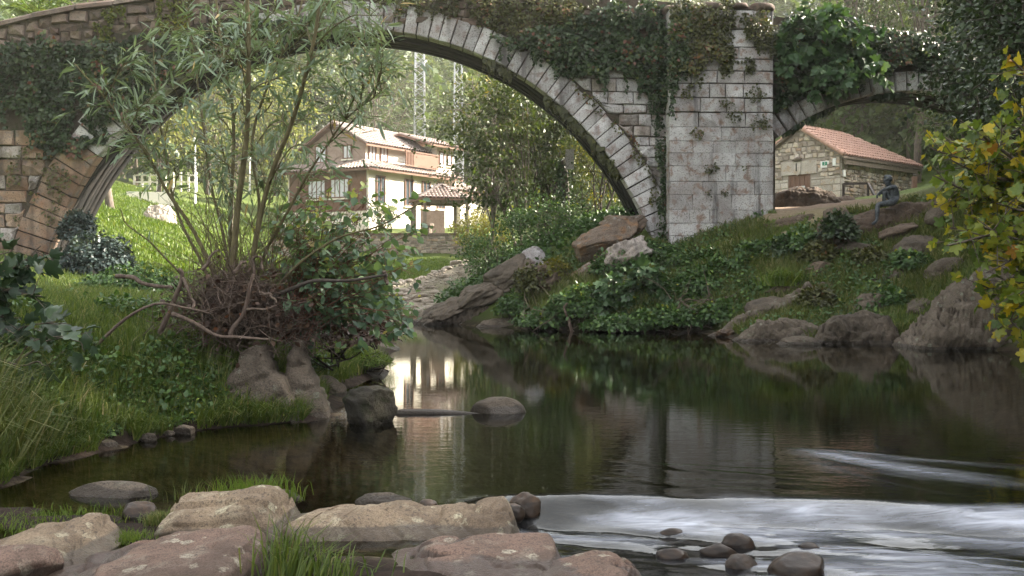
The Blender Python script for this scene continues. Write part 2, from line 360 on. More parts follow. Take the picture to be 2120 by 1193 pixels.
M['yellow_leaf'] = leafmat('yellowing_leaf', [(0, (.07, .085, .014)), (.5, (.16, .165, .025)), (1, (.33, .26, .03))], .45)
M['lime_leaf'] = leafmat('pale_lime_leaf', [(0, (.17, .19, .045)), (.5, (.30, .29, .07)), (1, (.46, .40, .09))], .45)
M['bank_leaf'] = leafmat('bank_leaf', [(0, (0.0319, 0.0715, 0.022)), (.6, (0.0805, 0.158, 0.0434)), (.93, (0.175, 0.285, 0.0577)), (1, (0.474, 0.449, 0.0534))], .25)
M['far_leaf'] = leafmat('hillside_leaf', [(0, (0.0547, 0.0911, 0.0401)), (.5, (0.109, 0.155, 0.0547)), (.85, (0.182, 0.228, 0.0765)), (1, (0.311, 0.311, 0.1))], .3)
M['fir_leaf'] = leafmat('blue_conifer_leaf', [(0, (.015, .028, .026)), (1, (.035, .055, .05))], .1)
M['weep_leaf'] = leafmat('weeping_willow_leaf', [(0, (0.168, 0.204, 0.048)), (1, (0.36, 0.36, 0.096))], .45)
M['grass_lush'] = leafmat('lush_grass', [(0, (0.054, 0.09, 0.0216)), (.45, (0.12, 0.18, 0.036)), (.8, (0.228, 0.276, 0.066)), (.95, (0.36, 0.348, 0.144)), (1, (0.456, 0.384, 0.228))], .35)
M['grass_bright'] = leafmat('meadow_grass', [(0, (0.085, 0.153, 0.017)), (.6, (0.145, 0.221, 0.0255)), (1, (0.255, 0.281, 0.051))], .4)
M['grass_dry'] = leafmat('olive_grass', [(0, (0.0842, 0.121, 0.0308)), (.5, (0.15, 0.187, 0.0517)), (.85, (0.278, 0.27, 0.114)), (1, (0.486, 0.412, 0.234))], .35)
M['dry_leaf'] = leafmat('dead_leaf', [(0, (.06, .032, .022)), (.6, (.13, .075, .05)), (.92, (.20, .13, .09)), (1, (.35, .12, .05))], .15)
M['paper'] = flatmat('white_paper', (.75, .75, .76), .8, .02, 2)
M['green_sign'] = flatmat('green_plate', (.02, .22, .13), .4, .03, 2)
M['black'] = flatmat('matte_black', (.02, .018, .016), .9, .2, 3)  # flat near-black for the raised band across the shield
M['flower_red'] = flatmat('red_petals', (.55, .05, .08), .6, .2, 5)

# ------------------------------------------------------------------ terrain
RIVER = np.array([(2, 3.8), (.6, 4.6), (-.4, 5.2), (-1.2, 5.6), (-2.0, 6.1), (-2.6, 6.45), (-3.6, 6.7), (-5.0, 6.75), (-5.1, 7.3), (-3.76, 7.35), (-3.84, 8.2), (-3.4, 9.5), (-3.0, 10.1),
    (-2.2, 10.5), (-2.0, 11), (-2.3, 13.2), (-1.98, 15.7), (-2.5, 21.3), (-4.2, 30), (-4.9, 34.3), (-3.4, 34.8), (-3.1, 32.5), (-2.6, 30), (-1.6, 29.2), (0, 27.8), (1.8, 26.4), (4.9, 25.6),
    (5.2, 22.9), (6.7, 21.8), (8.8, 21.7), (10, 19.4), (8.9, 16.5), (7.7, 13.5), (7.4, 11), (8, 8), (9.5, 3), (10, -6), (4, -6)], float)
def river_sd(x, y):
    """signed distance, positive on land"""
    P = np.stack([x, y], -1).astype(float); d = np.full(P.shape[:-1], 1e9); ins = np.zeros(P.shape[:-1], bool)
    n = len(RIVER)
    for i in range(n):
        a, b = RIVER[i], RIVER[(i + 1) % n]; ab = b - a; ap = P - a
        t = np.clip((ap @ ab) / (ab @ ab), 0, 1); q = ap - t[..., None] * ab
        d = np.minimum(d, np.hypot(q[..., 0], q[..., 1]))
        c = ((a[1] > P[..., 1]) != (b[1] > P[..., 1])) & (P[..., 0] < (b[0] - a[0]) * (P[..., 1] - a[1]) / (b[1] - a[1] + 1e-12) + a[0])
        ins ^= c
    return np.where(ins, -d, d)
_c = [(-5, 6.2, .08), (-4.4, 7.9, .45), (-4.7, 9, .8), (-4.0, 10.5, .75), (-3.2, 11.3, .75), (-4.6, 12, 1.1), (-6.5, 10, 1.2), (-8, 14, 1.2), (-3.3, 14, .6), (-4.5, 17, .85), (-6, 22, .95), (-3.6, 22, .3), (-9, 19, 1.1),
      (-10, 24, 1.1), (-6.4, 29, .8), (-9, 29, 1.2), (-13, 29, 1.6), (-16, 29, 2.2), (-2.5, 5.6, -.06), (-4, 5, -.05), (-1, 4.6, -.12), (-2, 4.6, -.12), (0, 3, -.1), (-3, 2, .0),
      (-4, 36.5, .10), (-5.5, 40, .3), (-2, 38, .25), (-4, 48, .6), (-8, 0, .8), (-22, 8, 5), (-22, 30, 3.6), (-30, 20, 7), (0, -4, .6), (-8, -8, 1.5),
      (-6, 66, 3.9), (-10, 70, 4.8), (-16, 66, 5), (-22, 60, 6.2), (-27, 50, 6.8), (-10, 80, 5.5), (-20, 90, 9), (5, 75, 5), (10, 60, 4.6), (5, 48, 3.0), (0, 66, 3.9), (-36, 70, 11), (-40, 45, 10),
      (0, 105, 11), (0, 130, 22), (0, 165, 40), (40, 100, 22), (55, 140, 45), (-40, 105, 19), (-60, 150, 44), (30, 62, 12), (26, 46, 7), (36, 46, 13), (22, 75, 9), (40, 165, 38), (-30, 165, 42),
      (12.5, 20.5, 3.2), (15, 16, 4.8), (15, 8, 4.5), (9.2, 12.5, 1.3), (10, 8.5, 1.3), (10.6, 15.5, 1.7), (11.5, 3, 2), (22, 20, 12), (24, 5, 12), (31, 15, 19), (31, 33, 16), (21, 30, 7), (40, 5, 26), (24, -10, 10), (20, -20, 9), (16, 27, 4.6), (42, 28, 23),  # ground right of the view, its unseen hill raised to shade the river
      (0, 250, 60), (150, 250, 70), (-150, 250, 70), (150, 0, 55), (-150, 0, 45), (150, 110, 60), (-150, 110, 55), (0, -70, 6), (70, -40, 30), (-70, -40, 20), (-60, 20, 18), (70, 40, 40)]
_p = [(240, 430, 45), (400, 468, 45), (480, 545, 42), (330, 545, 36), (560, 588, 45), (640, 598, 50), (800, 566, 54), (900, 590, 48), (800, 548, 57.6), (990, 548, 57.6), (650, 552, 57.6), (800, 497, 59.5), (980, 497, 59.5), (560, 497, 59.5),
      (400, 430, 60), (300, 400, 60), (1070, 545, 30.5), (1000, 595, 30.6), (940, 640, 30.8), (1200, 480, 31), (1300, 455, 31), (1180, 475, 35), (1060, 510, 38), (960, 530, 44), (1250, 460, 38), (1000, 520, 52),
      (1200, 610, 26.9), (1300, 570, 27.8), (1390, 525, 29.2), (1600, 438, 29.4), (1500, 505, 28.3), (1450, 630, 26.0), (1650, 482, 28), (1640, 436, 30.5), (1750, 437, 28.6), (1850, 432, 28.4), (1900, 530, 25), (1750, 565, 25),
      (1640, 650, 24), (1800, 662, 23), (1950, 610, 22.6), (2050, 550, 22.2), (2130, 510, 22), (1700, 434, 36), (1680, 428, 44), (1800, 418, 46), (1900, 405, 45), (2000, 385, 45), (1550, 430, 40), (1450, 450, 36), (1560, 560, 26.6)]
CTRL = np.array(_c + [tuple(at(*q)) for q in _p] + [(x, y, .03) for x, y in RIVER[:]])
_D = np.linalg.norm(CTRL[:, None, :2] - CTRL[None, :, :2], axis=-1)
_W = np.linalg.solve(_D + 1e-3 * np.eye(len(CTRL)), CTRL[:, 2] - 2.0)
def H(x, y, detail=True):
    x = np.atleast_1d(np.asarray(x, float)); y = np.atleast_1d(np.asarray(y, float))
    z = np.full(x.shape, 2.0)
    for (cx_, cy_, _), w in zip(CTRL, _W): z = z + w * np.hypot(x - cx_, y - cy_)
    sd = river_sd(x, y)
    if detail:
        P = np.stack([x, y, x * 0], -1)
        z = z + .13 * fbm(P * .9, 4, 3) * sstep(.2, 1.5, sd) + .35 * fbm(P * .12, 3, 8) * sstep(2, 8, sd)
    land = .03 + (z - .03) * np.clip(sd / .6, 0, 1) ** .7
    land = np.where((sd > 0) & (y > 7), np.maximum(land, .02 + .02 * sd), land)
    bed = -.03 - .62 * sstep(0, 2.2, -sd) + .05 * noise3(np.stack([x * 1.7, y * 1.7, x * 0], -1), 4)
    return np.where(sd > 0, land, bed)
def h1(x, y): return float(H(x, y)[0])
def hit(px, py, y0=5, y1=70):
    Y = np.linspace(y0, y1, 900); R = np.stack([(px - CX) / FPX * Y, Y, HC + (CYH - py) / FPX * Y], 1)
    k = np.nonzero(R[:, 2] < H(R[:, 0], R[:, 1]))[0]
    return R[k[0]] if len(k) else R[-1]

def axis(lo, hi, f0, f1, fine, grow):
    a = list(np.arange(f0, f1, fine)); s = fine
    while a[-1] < hi: s *= grow; a.append(a[-1] + s)
    s = fine
    while a[0] > lo: s *= grow; a.insert(0, a[0] - s)
    return np.array(a)
gx = axis(-150, 150, -14, 13, .2, 1.10); gy = axis(-70, 245, 4, 33, .2, 1.07)
XX, YY = np.meshgrid(gx, gy); ZZ = H(XX.ravel(), YY.ravel())
nx_, ny_ = len(gx), len(gy)
def gridfaces(nx, ny):
    i = np.arange(ny - 1)[:, None] * nx + np.arange(nx - 1)[None, :]
    return [np.stack([i, i + 1, i + nx + 1, i + nx], -1).reshape(-1, 4)]
xr, yr = XX.ravel(), YY.ravel(); SD = river_sd(xr, yr)
nb = fbm(np.stack([xr * .35, yr * .35, xr * 0], -1), 3, 21)
gravel_m = np.clip(1.6 - np.abs(xr + 4) / 4 - np.abs(yr - 39.5) / 6 + nb, 0, 1) * (SD > -1)
path_m = np.clip(1 - np.maximum(np.abs(xr - 9.5) / 2.5, np.abs(yr - 33) / 5) + .5 + .4 * nb, 0, 1) * (yr > 27.2) * (xr > 7) * (yr < 48) * (xr < 15)
soil_m = np.maximum(np.clip(1.1 - SD / .55 + .6 * nb, 0, 1), np.clip((6.9 - yr) * 3, 0, 1) * (xr > -7))
m_, nt_, b_ = newmat('valley_ground'); g = NG(nt_); co = g.coord(geo=True)
n1 = g.noise(.6, 6, .6, co); n2 = g.noise(9, 6, .7, co)
grassc = g.mix(g.ramp(n1, [(.4, 0.0), (.6, 1.0)]), (.055, .085, .018), (.10, .13, .03)); grassc = g.mix(g.ramp(n2, [(.5, 0.0), (.7, .6)]), grassc, (.05, .045, .025))
for nm, c1_, c2_ in (('soil', (.016, .011, .008), (.036, .025, .019)), ('path', (.26, .18, .13), (.33, .25, .19)), ('gravel', (.17, .145, .11), (.27, .235, .19)), ('bed', (.05, .04, .025), (.15, .122, .078)), ('depth_dim', (.012, .015, .009), (.024, .026, .015))):  # last entry darkens the deep bed, standing in for light the water absorbs
    a_ = g.n('ShaderNodeAttribute', attribute_name=nm)
    grassc = g.mix(a_.outputs['Fac'], grassc, g.mix(g.ramp(n2, [(.4, 0.0), (.6, 1.0)]), c1_, c2_))
g.l(grassc, b_.inputs['Base Color']); b_.inputs['Roughness'].default_value = .95; b_.inputs['Specular IOR Level'].default_value = .15
g.l(g.bump(n2, .7, .05), b_.inputs['Normal'])
ground = mobj('ground', np.stack([xr, yr, ZZ], 1), gridfaces(nx_, ny_), m_, smooth=True, attrs={'soil': soil_m, 'path': path_m, 'gravel': gravel_m, 'bed': (SD < -.15) * 1.0, 'depth_dim': .9 * sstep(.9, 2.2, -SD)})
tag(ground, 'grassy valley floor, river banks and wooded hill slopes', kind='structure')

# ------------------------------------------------------------------ water
wx = axis(-9, 17, -4.2, 5.2, .035, 1.06); wy = axis(2.5, 36.5, 4.6, 10.5, .03, 1.045)
WX, WY = np.meshgrid(wx, wy); ax_, ay_ = WX.ravel(), WY.ravel()
# the lip where the pool spills over: Y of the lip against X
lipx = np.array([-9, -1.2, -.6, 0, .8, 1.8, 2.4, 3.4, 5, 9, 17]); lipy = np.array([5.9, 6.6, 6.95, 7.25, 7.2, 7.0, 6.95, 6.65, 6.3, 5.6, 4])
lip = np.interp(ax_, lipx, lipy)
lip = lip + .13 * noise3(np.stack([ax_ * 1.6, ax_ * 0, ax_ * 0], -1), 5) + .025 * noise3(np.stack([ax_ * 6, ax_ * 0, ax_ * 0], -1), 6)
below = lip - ay_                                  # metres below the lip
east = sstep(-.5, .3, ax_)
fl = np.stack([ax_ * 1.1 - ay_ * .6, ay_ * 4.6 + ax_ * 1.5, ax_ * 0], -1)
fl2 = np.stack([ax_ * .8 + 3, ay_ * 2.2 + ax_ * .5, ax_ * 0 + 2], -1)
turb = fbm(fl, 4, 31); turb2 = fbm(fl2, 3, 33)
wz = -.11 * sstep(0, .5, below) * east + east * sstep(-.1, .5, below) * (.02 * turb + .03 * turb2) 
# tongue of broken water above the lip, running down towards the lower corner
def tongue(p0, d, s0, wide):
    d = np.array(d) / np.hypot(*d); qx, qy = ax_ - p0[0], ay_ - p0[1]; sl = qx * d[0] + qy * d[1]; cr = qx * -d[1] + qy * d[0]; w = wide + .38 * np.clip(sl, 0, None)
    mk = sstep(-.5, .55, sl) * np.exp(-(cr / w) ** 2) * np.exp(-(np.clip(sl, 0, None) / s0) ** 2)
    st_ = fbm(np.stack([sl * .8, cr / w * 3.6 + .25 * np.sin(sl * 3), sl * 0 + p0[0]], -1), 3, 41, .4); return mk, st_
f1, st1 = tongue((2.6, 8.75), (.72, -.70), 1.5, .30); f2, st2 = tongue((4.4, 8.2), (.75, -.66), 1.4, .45); f3, st3 = tongue((1.0, 8.3), (.9, -.42), 1.5, .06); f4, st4 = tongue((.7, 7.75), (.93, -.36), 1.6, .05)
wz = wz + .02 * (f1 * st1 + f2 * st2) + .012 * (f3 * st3 + f4 * st4)
foam = east * sstep(-.16, .22, below + .10 * turb2) * np.clip(.25 + .85 * turb + .65 * turb2 + .55 * np.exp(-((below - .06) / .16) ** 2) * (.5 + .9 * fbm(np.stack([ax_ * 1.3, ax_ * 0, ax_ * 0], -1), 2, 77)), .02, .85)
foam = foam * (1 - .68 * sstep(1.3, 3.4, ax_) * sstep(.05, 1.0, below))
for f_, s_, k_, c_ in ((f1, st1, 1.0, .14), (f2, st2, .7, .22)): foam = np.maximum(foam, np.clip(f_ * (.36 + k_ * s_) - c_ * .5, 0, .5))
m_, nt_, b_ = newmat('river_water'); g = NG(nt_); out = nt_.nodes['Material Output']
fo = g.n('ShaderNodeAttribute', attribute_name='foam').outputs['Fac']
cw = g.coord((1.0, 3.2, 1.0), geo=True)
rip = g.math('ADD', g.noise(2.6, 3, .55, cw), g.math('MULTIPLY', g.noise(9, 2, .5, cw), .30))
rip = g.math('MULTIPLY', rip, g.n('ShaderNodeAttribute', attribute_name='ripple').outputs['Fac'])
nrm = g.bump(rip, .12, .02)
fr = g.n('ShaderNodeFresnel', i_IOR=1.333); g.l(nrm, fr.inputs['Normal'])
gl = g.n('ShaderNodeBsdfGlossy', i_Roughness=.03); g.l(nrm, gl.inputs['Normal']); gl.inputs['Color'].default_value = (.93, .95, .95, 1)
tr = g.n('ShaderNodeBsdfTransparent'); tr.inputs['Color'].default_value = (.47, .43, .30, 1)
mx = g.n('ShaderNodeMixShader'); g.l(fr.outputs[0], mx.inputs[0]); g.l(tr.outputs[0], mx.inputs[1]); g.l(gl.outputs[0], mx.inputs[2])
fd = g.n('ShaderNodeBsdfPrincipled'); fd.inputs['Base Color'].default_value = (.50, .535, .63, 1); fd.inputs['Roughness'].default_value = .5
sw = g.noise(2.2, 5, .6, g.coord((1.2, 6.0, 1.0), geo=True), .8)
fo2 = g.math('MULTIPLY', fo, g.ramp(sw, [(.30, .30), (.64, 1.0)]))
mf = g.n('ShaderNodeMixShader'); g.l(fo2, mf.inputs[0]); g.l(mx.outputs[0], mf.inputs[1]); g.l(fd.outputs[0], mf.inputs[2]); g.l(mf.outputs[0], out.inputs['Surface'])
water = mobj('water', np.stack([ax_, ay_, wz], 1), gridfaces(len(wx), len(wy)), m_, smooth=True, attrs={'foam': foam, 'ripple': .22 + .78 * np.clip((13 - ay_) / 5, 0, 1)})
tag(water, 'dark mirror-like river pool spilling into pale silky rapids', kind='structure')

# ------------------------------------------------------------------ rocks
_ICO = {}
def ico(n):
    if n not in _ICO:
        bm = bmesh.new(); bmesh.ops.create_icosphere(bm, subdivisions=n, radius=1)
        V = np.array([v.co[:] for v in bm.verts]); F = np.array([[v.index for v in f.verts] for f in bm.faces]); bm.free(); _ICO[n] = (V, F)
    return _ICO[n]
def layered(V, seed, thick, amp, tilt=.25):
    """radial offsets in bands across tilted bedding planes"""
    r = np.random.default_rng(seed + 400); n = norm(np.array([r.normal() * tilt, r.normal() * tilt, 1])); h = (V @ n) / thick + .45 * fbm(V * .9 / thick * .3 + seed, 3, seed + 60); k = np.floor(h).astype(np.int64); f = h - k
    a = _hash(k, k * 0, k * 0, seed + 3); b = _hash(k + 1, k * 0, k * 0, seed + 3); t = sstep(.82, 1, f); return ((a * (1 - t) + b * t) - .5) * amp - amp * .5 * np.exp(-((f - .9) / .07) ** 2)
def blob(center, size, seed, rz=0, tilt=(0, 0), sub=4, rough=.22, facets=7, fine=.03, sharp=.9, boxy=0, lay=0):
    V, F = ico(sub); V = V.copy(); r = np.random.default_rng(seed)
    if boxy: V = np.sign(V) * np.abs(V) ** (1 - boxy); 
    V = V * (1 + rough * fbm(V * 1.3 + seed * 3.7, 3, seed))[:, None]
    for k in range(facets):
        n = norm(r.normal(size=3)); d = r.uniform(.55, .85); e = V @ n - d; V = V - np.clip(e, 0, None)[:, None] * n * sharp
    V = V * (1 + fine * 2.2 * fbm(V * 4 + seed, 4, seed + 5))[:, None]
    V = V * np.array(size)
    if lay: V = V + norm(V) * layered(V, seed, lay, lay * .55)[:, None]
    ca, sa = math.cos(tilt[0]), math.sin(tilt[0]); V = V @ np.array([[1, 0, 0], [0, ca, sa], [0, -sa, ca]])
    ca, sa = math.cos(tilt[1]), math.sin(tilt[1]); V = V @ np.array([[ca, 0, sa], [0, 1, 0], [-sa, 0, ca]])
    ca, sa = math.cos(rz), math.sin(rz); V = V @ np.array([[ca, sa, 0], [-sa, ca, 0], [0, 0, 1]])
    return V + np.array(center), [F]
def rock(name, label, center, size, seed, mat, cat='rock', group=None, **k):
    V, F = blob(center, size, seed, **k)
    o = mobj(name, V, F, M[mat], smooth=True, loc=(center[0], center[1], V[:, 2].min())); return tag(o, label, cat, group)
def ridge(top, Y, front, back, zb, seed, nf=2.3, nx=130, ns=64, amp=.05, strata=1.1, tip=.3, Yend=None, chop=3, lay=0):
    """rock body under a silhouette: top = [(px, py)] at distance Y; front/back depth in metres; zb base height"""
    T = np.array(top, float); Ys = np.linspace(Y, Yend if Yend else Y, len(T))
    X = (T[:, 0] - CX) / FPX * Ys; Z = HC + (CYH - T[:, 1]) / FPX * Ys
    xs = np.linspace(X[0], X[-1], nx); zs = np.interp(xs, X, Z); yc = np.interp(xs, X, Ys)
    t = np.linspace(0, 1, nx); ker = np.hanning(7); ker /= ker.sum(); zs = np.convolve(np.pad(zs, 3, 'edge'), ker, 'valid')
    tp = tip + (1 - tip) * np.sqrt(np.clip(1 - (2 * t - 1) ** 6, 0, 1))
    th = np.linspace(0, np.pi, ns); c, s = np.cos(th), np.sin(th)
    cy_ = np.sign(c) * np.abs(c) ** (2 / nf); sz = np.abs(s) ** (2 / nf)
    dep = np.where(c > 0, front, back)[None, :] * tp[:, None]
    y = yc[:, None] - cy_[None, :] * dep; z = zb + np.maximum(zs - zb, .02)[:, None] * sz[None, :]
    V = np.stack([np.repeat(xs[:, None], ns, 1), y, z], -1).reshape(-1, 3)
    big = fbm(V * np.array([1.7, 1.7, 2.6]) + seed, 4, seed); fine = fbm(V * 9 + seed, 4, seed + 3)
    crease = np.abs(fbm(V * np.array([1.1, 2.0, 4.2]) + seed * 2, 3, seed + 7))
    cen = np.stack([V[:, 0], np.repeat(yc, ns), np.full(len(V), zb)], 1); dn = norm(V - cen)
    V = V + dn * ((amp * 1.5 * big + amp * .35 * fine - strata * amp * np.exp(-(crease / .05) ** 2)) * np.clip((V[:, 2] - zb) * 4, .2, 1))[:, None]
    if lay: V = V + dn * (layered(V, seed, lay, lay * .5) * np.clip((V[:, 2] - zb) * 4, .2, 1))[:, None]
    if chop:
        r_ = np.random.default_rng(seed + 50); ctr = V.mean(0); sc = V.std(0) + 1e-6
        for k in range(chop):
            nn = norm(np.array([r_.normal() * .35, -abs(r_.normal()) * .9 + .2, abs(r_.normal()) * .8 + .15])); pr_ = ((V - ctr) / sc) @ nn; d_ = np.quantile(pr_, r_.uniform(.72, .9)); V = V - (np.clip(pr_ - d_, 0, None) * .4)[:, None] * nn * sc
        V = V + dn * (amp * .22 * fbm(V * 14 + seed, 4, seed + 11))[:, None]
    i = np.arange(nx - 1)[:, None] * ns + np.arange(ns - 1)[None, :]
    F = [np.stack([i, i + ns, i + ns + 1, i + 1], -1).reshape(-1, 4)]
    n0 = len(V); caps = np.stack([[xs[0], yc[0], zb], [xs[-1], yc[-1], zb]]); V = np.vstack([V, caps])
    j = np.arange(ns - 1); tr_ = [np.stack([j * 0 + n0, j, j + 1], 1), np.stack([j * 0 + n0 + 1, (nx - 1) * ns + j + 1, (nx - 1) * ns + j], 1)]
    return V, F + tr_
def ridge_rock(name, label, top, Y, front, back, zb, seed, mat, cat='rock', group=None, **k):
    V, F = ridge(top, Y, front, back, zb, seed, **k)
    o = mobj(name, V, F, M[mat], smooth=True, loc=(V[:, 0].mean(), Y, zb)); return tag(o, label, cat, group)

def outline_rock(name, label, outline, Y, depth, seed, mat, lean=0.0, bev=.07, amp=.03, step=.035, cat='boulder', lay=0):
    """angular rock with a broad face: outline in photo pixels at distance Y, leaning back with height, thick in depth"""
    from mathutils.geometry import delaunay_2d_cdt
    O = np.array([at(px, py, Y)[[0, 2]] for px, py in outline]); D = []
    for i in range(len(O)):
        a, b = O[i], O[(i + 1) % len(O)]; m = max(2, int(np.linalg.norm(b - a) / step)); D += [a + (b - a) * t for t in np.linspace(0, 1, m, endpoint=False)]
    D = np.array(D); D = D + np.stack([noise3(np.stack([D[:, 0] * 9, D[:, 1] * 9, D[:, 0] * 0 + q], 1), seed) for q in (0, 7)], 1) * amp * .6; nb_ = len(D)
    lo, hi = D.min(0), D.max(0); gx_, gz_ = np.meshgrid(np.arange(lo[0], hi[0], step), np.arange(lo[1], hi[1], step)); I = np.stack([gx_.ravel(), gz_.ravel()], 1) + rng.normal(size=(gx_.size, 2)) * step * .2
    def edist(P):
        d = np.full(len(P), 9.0)
        for i in range(nb_):
            a, b = D[i], D[(i + 1) % nb_]; ab = b - a; t = np.clip(((P - a) @ ab) / (ab @ ab + 1e-12), 0, 1); q = P - a - t[:, None] * ab; d = np.minimum(d, np.hypot(q[:, 0], q[:, 1]))
        return d
    I = I[in_poly2(I, D)]; I = I[edist(I) > step * .5]; A = np.vstack([D, I])
    vo, _, fo, *_r = delaunay_2d_cdt([Vector(p) for p in A], [(i, (i + 1) % nb_) for i in range(nb_)], [list(range(nb_))], 1, 1e-5)
    P = np.array([[v.x, v.y] for v in vo]); F = [list(f) for f in fo]; e = edist(P); prof = np.sqrt(np.clip(1 - (1 - np.clip(e / bev, 0, 1)) ** 2, 0, 1))
    P3 = np.stack([P[:, 0], P[:, 0] * 0, P[:, 1]], 1); bump_ = amp * fbm(P3 * 3 + seed, 4, seed) * 2 + amp * .5 * fbm(P3 * 12 + seed, 3, seed + 2)
    if lay: bump_ = bump_ + layered(P3, seed, lay, lay * .5, .6)
    yf = Y + lean * (P[:, 1] - lo[1]) - bev * prof - bump_ * np.clip(e / bev, 0, 1); yb = Y + lean * (P[:, 1] - lo[1]) + depth * (.35 + .65 * prof)
    n = len(P); V = np.vstack([np.stack([P[:, 0], yf, P[:, 1]], 1), np.stack([P[:, 0], yb, P[:, 1]], 1)]); cnt = {}
    for f in F:
        for i in range(len(f)): cnt[(f[i], f[(i + 1) % len(f)])] = 1
    FF = [f for f in F] + [[i + n for i in f][::-1] for f in F] + [[b, a, a + n, b + n] for a, b in cnt if (b, a) not in cnt]
    o = mobj(name, V, FF, M[mat], smooth=True, loc=(O[:, 0].mean(), Y, lo[1])); return tag(o, label, cat)
def in_poly2(P, poly):
    ins = np.zeros(len(P), bool); n = len(poly)
    for i in range(n):
        a, b = poly[i], poly[(i + 1) % n]; c = ((a[1] > P[:, 1]) != (b[1] > P[:, 1])) & (P[:, 0] < (b[0] - a[0]) * (P[:, 1] - a[1]) / (b[1] - a[1] + 1e-12) + a[0]); ins ^= c
    return ins

# ------------------------------------------------------------------ stone bridge
BETA = math.atan(.05); BO = np.array([-4.585, 29.52]); BE = np.array([math.cos(BETA), math.sin(BETA)]); BN = np.array([-math.sin(BETA), math.cos(BETA)])
def bp(px, py, v=0.0):
    a = (px - CX) / FPX; Y = (v + BO @ BN) / (a * BN[0] + BN[1]); d = np.array([a * Y, Y]) - BO
    return float(d @ BE), HC + (CYH - py) / FPX * Y
def bw(u, v, z):
    """bridge coordinates to world"""
    u, v, z = np.broadcast_arrays(np.asarray(u, float), np.asarray(v, float), np.asarray(z, float))
    xy = BO + u[..., None] * BE + v[..., None] * BN; return np.concatenate([xy, z[..., None]], -1)
bridge = empty('stone_bridge', (BO[0], BO[1], 0), BETA)
tag(bridge, 'old hump-backed stone arch bridge overgrown with ivy', 'bridge')
BWID = 2.5
U1, Z1 = bp(740, 714); R1, RO1 = 654 * 29.52 / FPX, 709 * 29.52 / FPX
U2, Z2 = bp(1890, 642); R2 = 453 * 30.4 / FPX; RO2 = R2 + .62
uL2, zS2 = bp(1611, 285); a2 = math.acos(max(-1, min(1, (uL2 - U2) / R2)))
_tp = np.array([bp(*q) for q in [(-420, 160), (0, 45), (130, 14), (230, 2), (480, -32), (740, -48), (1100, -36), (1500, 8), (1820, 57), (1960, 78), (2500, 180)]])
def ztop(u): return np.interp(u, _tp[:, 0], _tp[:, 1])
PU0, PU1 = bp(1386, 0, -.6)[0], bp(1601, 0, -.6)[0]
# body: wall with two arch openings, extruded across the bridge
out = [(-26, -1.2), (U1 - R1 - .12, -1.2)]
for k in range(61):
    a = math.pi * (1 - k / 60); out.append((U1 + (R1 + .12) * math.cos(a), Z1 + (R1 + .12) * math.sin(a)))
out += [(U1 + R1 + .12, -1.2), (uL2 - .1, -1.2)]
for k in range(41):
    a = a2 + (math.pi - 2 * a2) * k / 40; a = a2 - (2 * a2 - math.pi) * k / 40
    out.append((U2 + (R2 + .1) * math.cos(a), Z2 + (R2 + .1) * math.sin(a)))
out += [(2 * U2 - uL2 + .1, -1.2), (40, -1.2)]
us = np.linspace(40, -26, 80); out += [(u, ztop(u) - .12) for u in us]
bm = bmesh.new(); vs0 = [bm.verts.new((u, .07, z)) for u, z in out]; f = bm.faces.new(vs0)
r = bmesh.ops.extrude_face_region(bm, geom=[f]); bmesh.ops.translate(bm, vec=(0, BWID - .07, 0), verts=[q for q in r['geom'] if isinstance(q, bmesh.types.BMVert)])
bmesh.ops.triangulate(bm, faces=bm.faces[:]); bmesh.ops.recalc_face_normals(bm, faces=bm.faces[:])
me = bpy.data.meshes.new('spandrel_wall'); bm.to_mesh(me); bm.free(); me.materials.append(M['mortar'])
spandrel = bpy.data.objects.new('spandrel_wall', me); link(spandrel); spandrel.parent = bridge; ORG[spandrel] = ORG[bridge]

def stone_piece(name, poly, vf, depth, mat, parent, bev=.025, jit=.012, hollow=0.0):
    """a dressed stone: outline poly in (u,z), front face at vf (smaller v = proud), body depth behind it"""
    poly = np.array(poly, float) + rng.normal(size=(len(poly), 2)) * jit * .5; c = poly.mean(0); n = len(poly)
    d = c - poly; ln = np.linalg.norm(d, axis=1, keepdims=True) + 1e-6; inn = poly + d / ln * np.minimum(bev * 1.3, ln * .3)
    fz = rng.normal(size=n) * jit
    V = [(p[0], vf + depth, p[1]) for p in poly] + [(p[0], vf + bev + fz[i] * .3, p[1]) for i, p in enumerate(poly)] + [(p[0], vf + fz[i], p[1]) for i, p in enumerate(inn)]
    V.append((c[0], vf - abs(rng.normal()) * jit, c[1])); ci = 3 * n
    F = []
    for i in range(n):
        j = (i + 1) % n
        F += [[i, j, n + j, n + i], [n + i, n + j, 2 * n + j, 2 * n + i], [2 * n + i, 2 * n + j, ci]]
    return mobj(name, V, F, mat, parent, local=True)
# voussoirs of the river arch
NV = 84; edges = np.linspace(0, math.pi, NV + 1); edges[1:-1] += rng.normal(size=NV - 1) * .0045
for k in range(NV):
    a0, a1 = edges[k] + .0016, edges[k + 1] - .0016
    zt = Z1 + R1 * math.sin((a0 + a1) / 2)
    if zt < 0.8: continue
    left = (a0 + a1) / 2 > math.pi / 2
    ro = RO1 + rng.normal() * .03 + (.22 if left and zt < 6.5 else 0)
    poly = [(U1 + R1 * math.cos(a0), Z1 + R1 * math.sin(a0)), (U1 + ro * math.cos(a0), Z1 + ro * math.sin(a0)), (U1 + ro * math.cos(a1), Z1 + ro * math.sin(a1)), (U1 + R1 * math.cos(a1), Z1 + R1 * math.sin(a1))]
    red = left and zt < 4.9
    stone_piece('voussoir', poly, -.02 + rng.normal() * .010, .5, M['red_stone'] if red else M['pale_stone' if zt > 8 else 'ring_stone'], bridge, bev=.022, jit=.012)
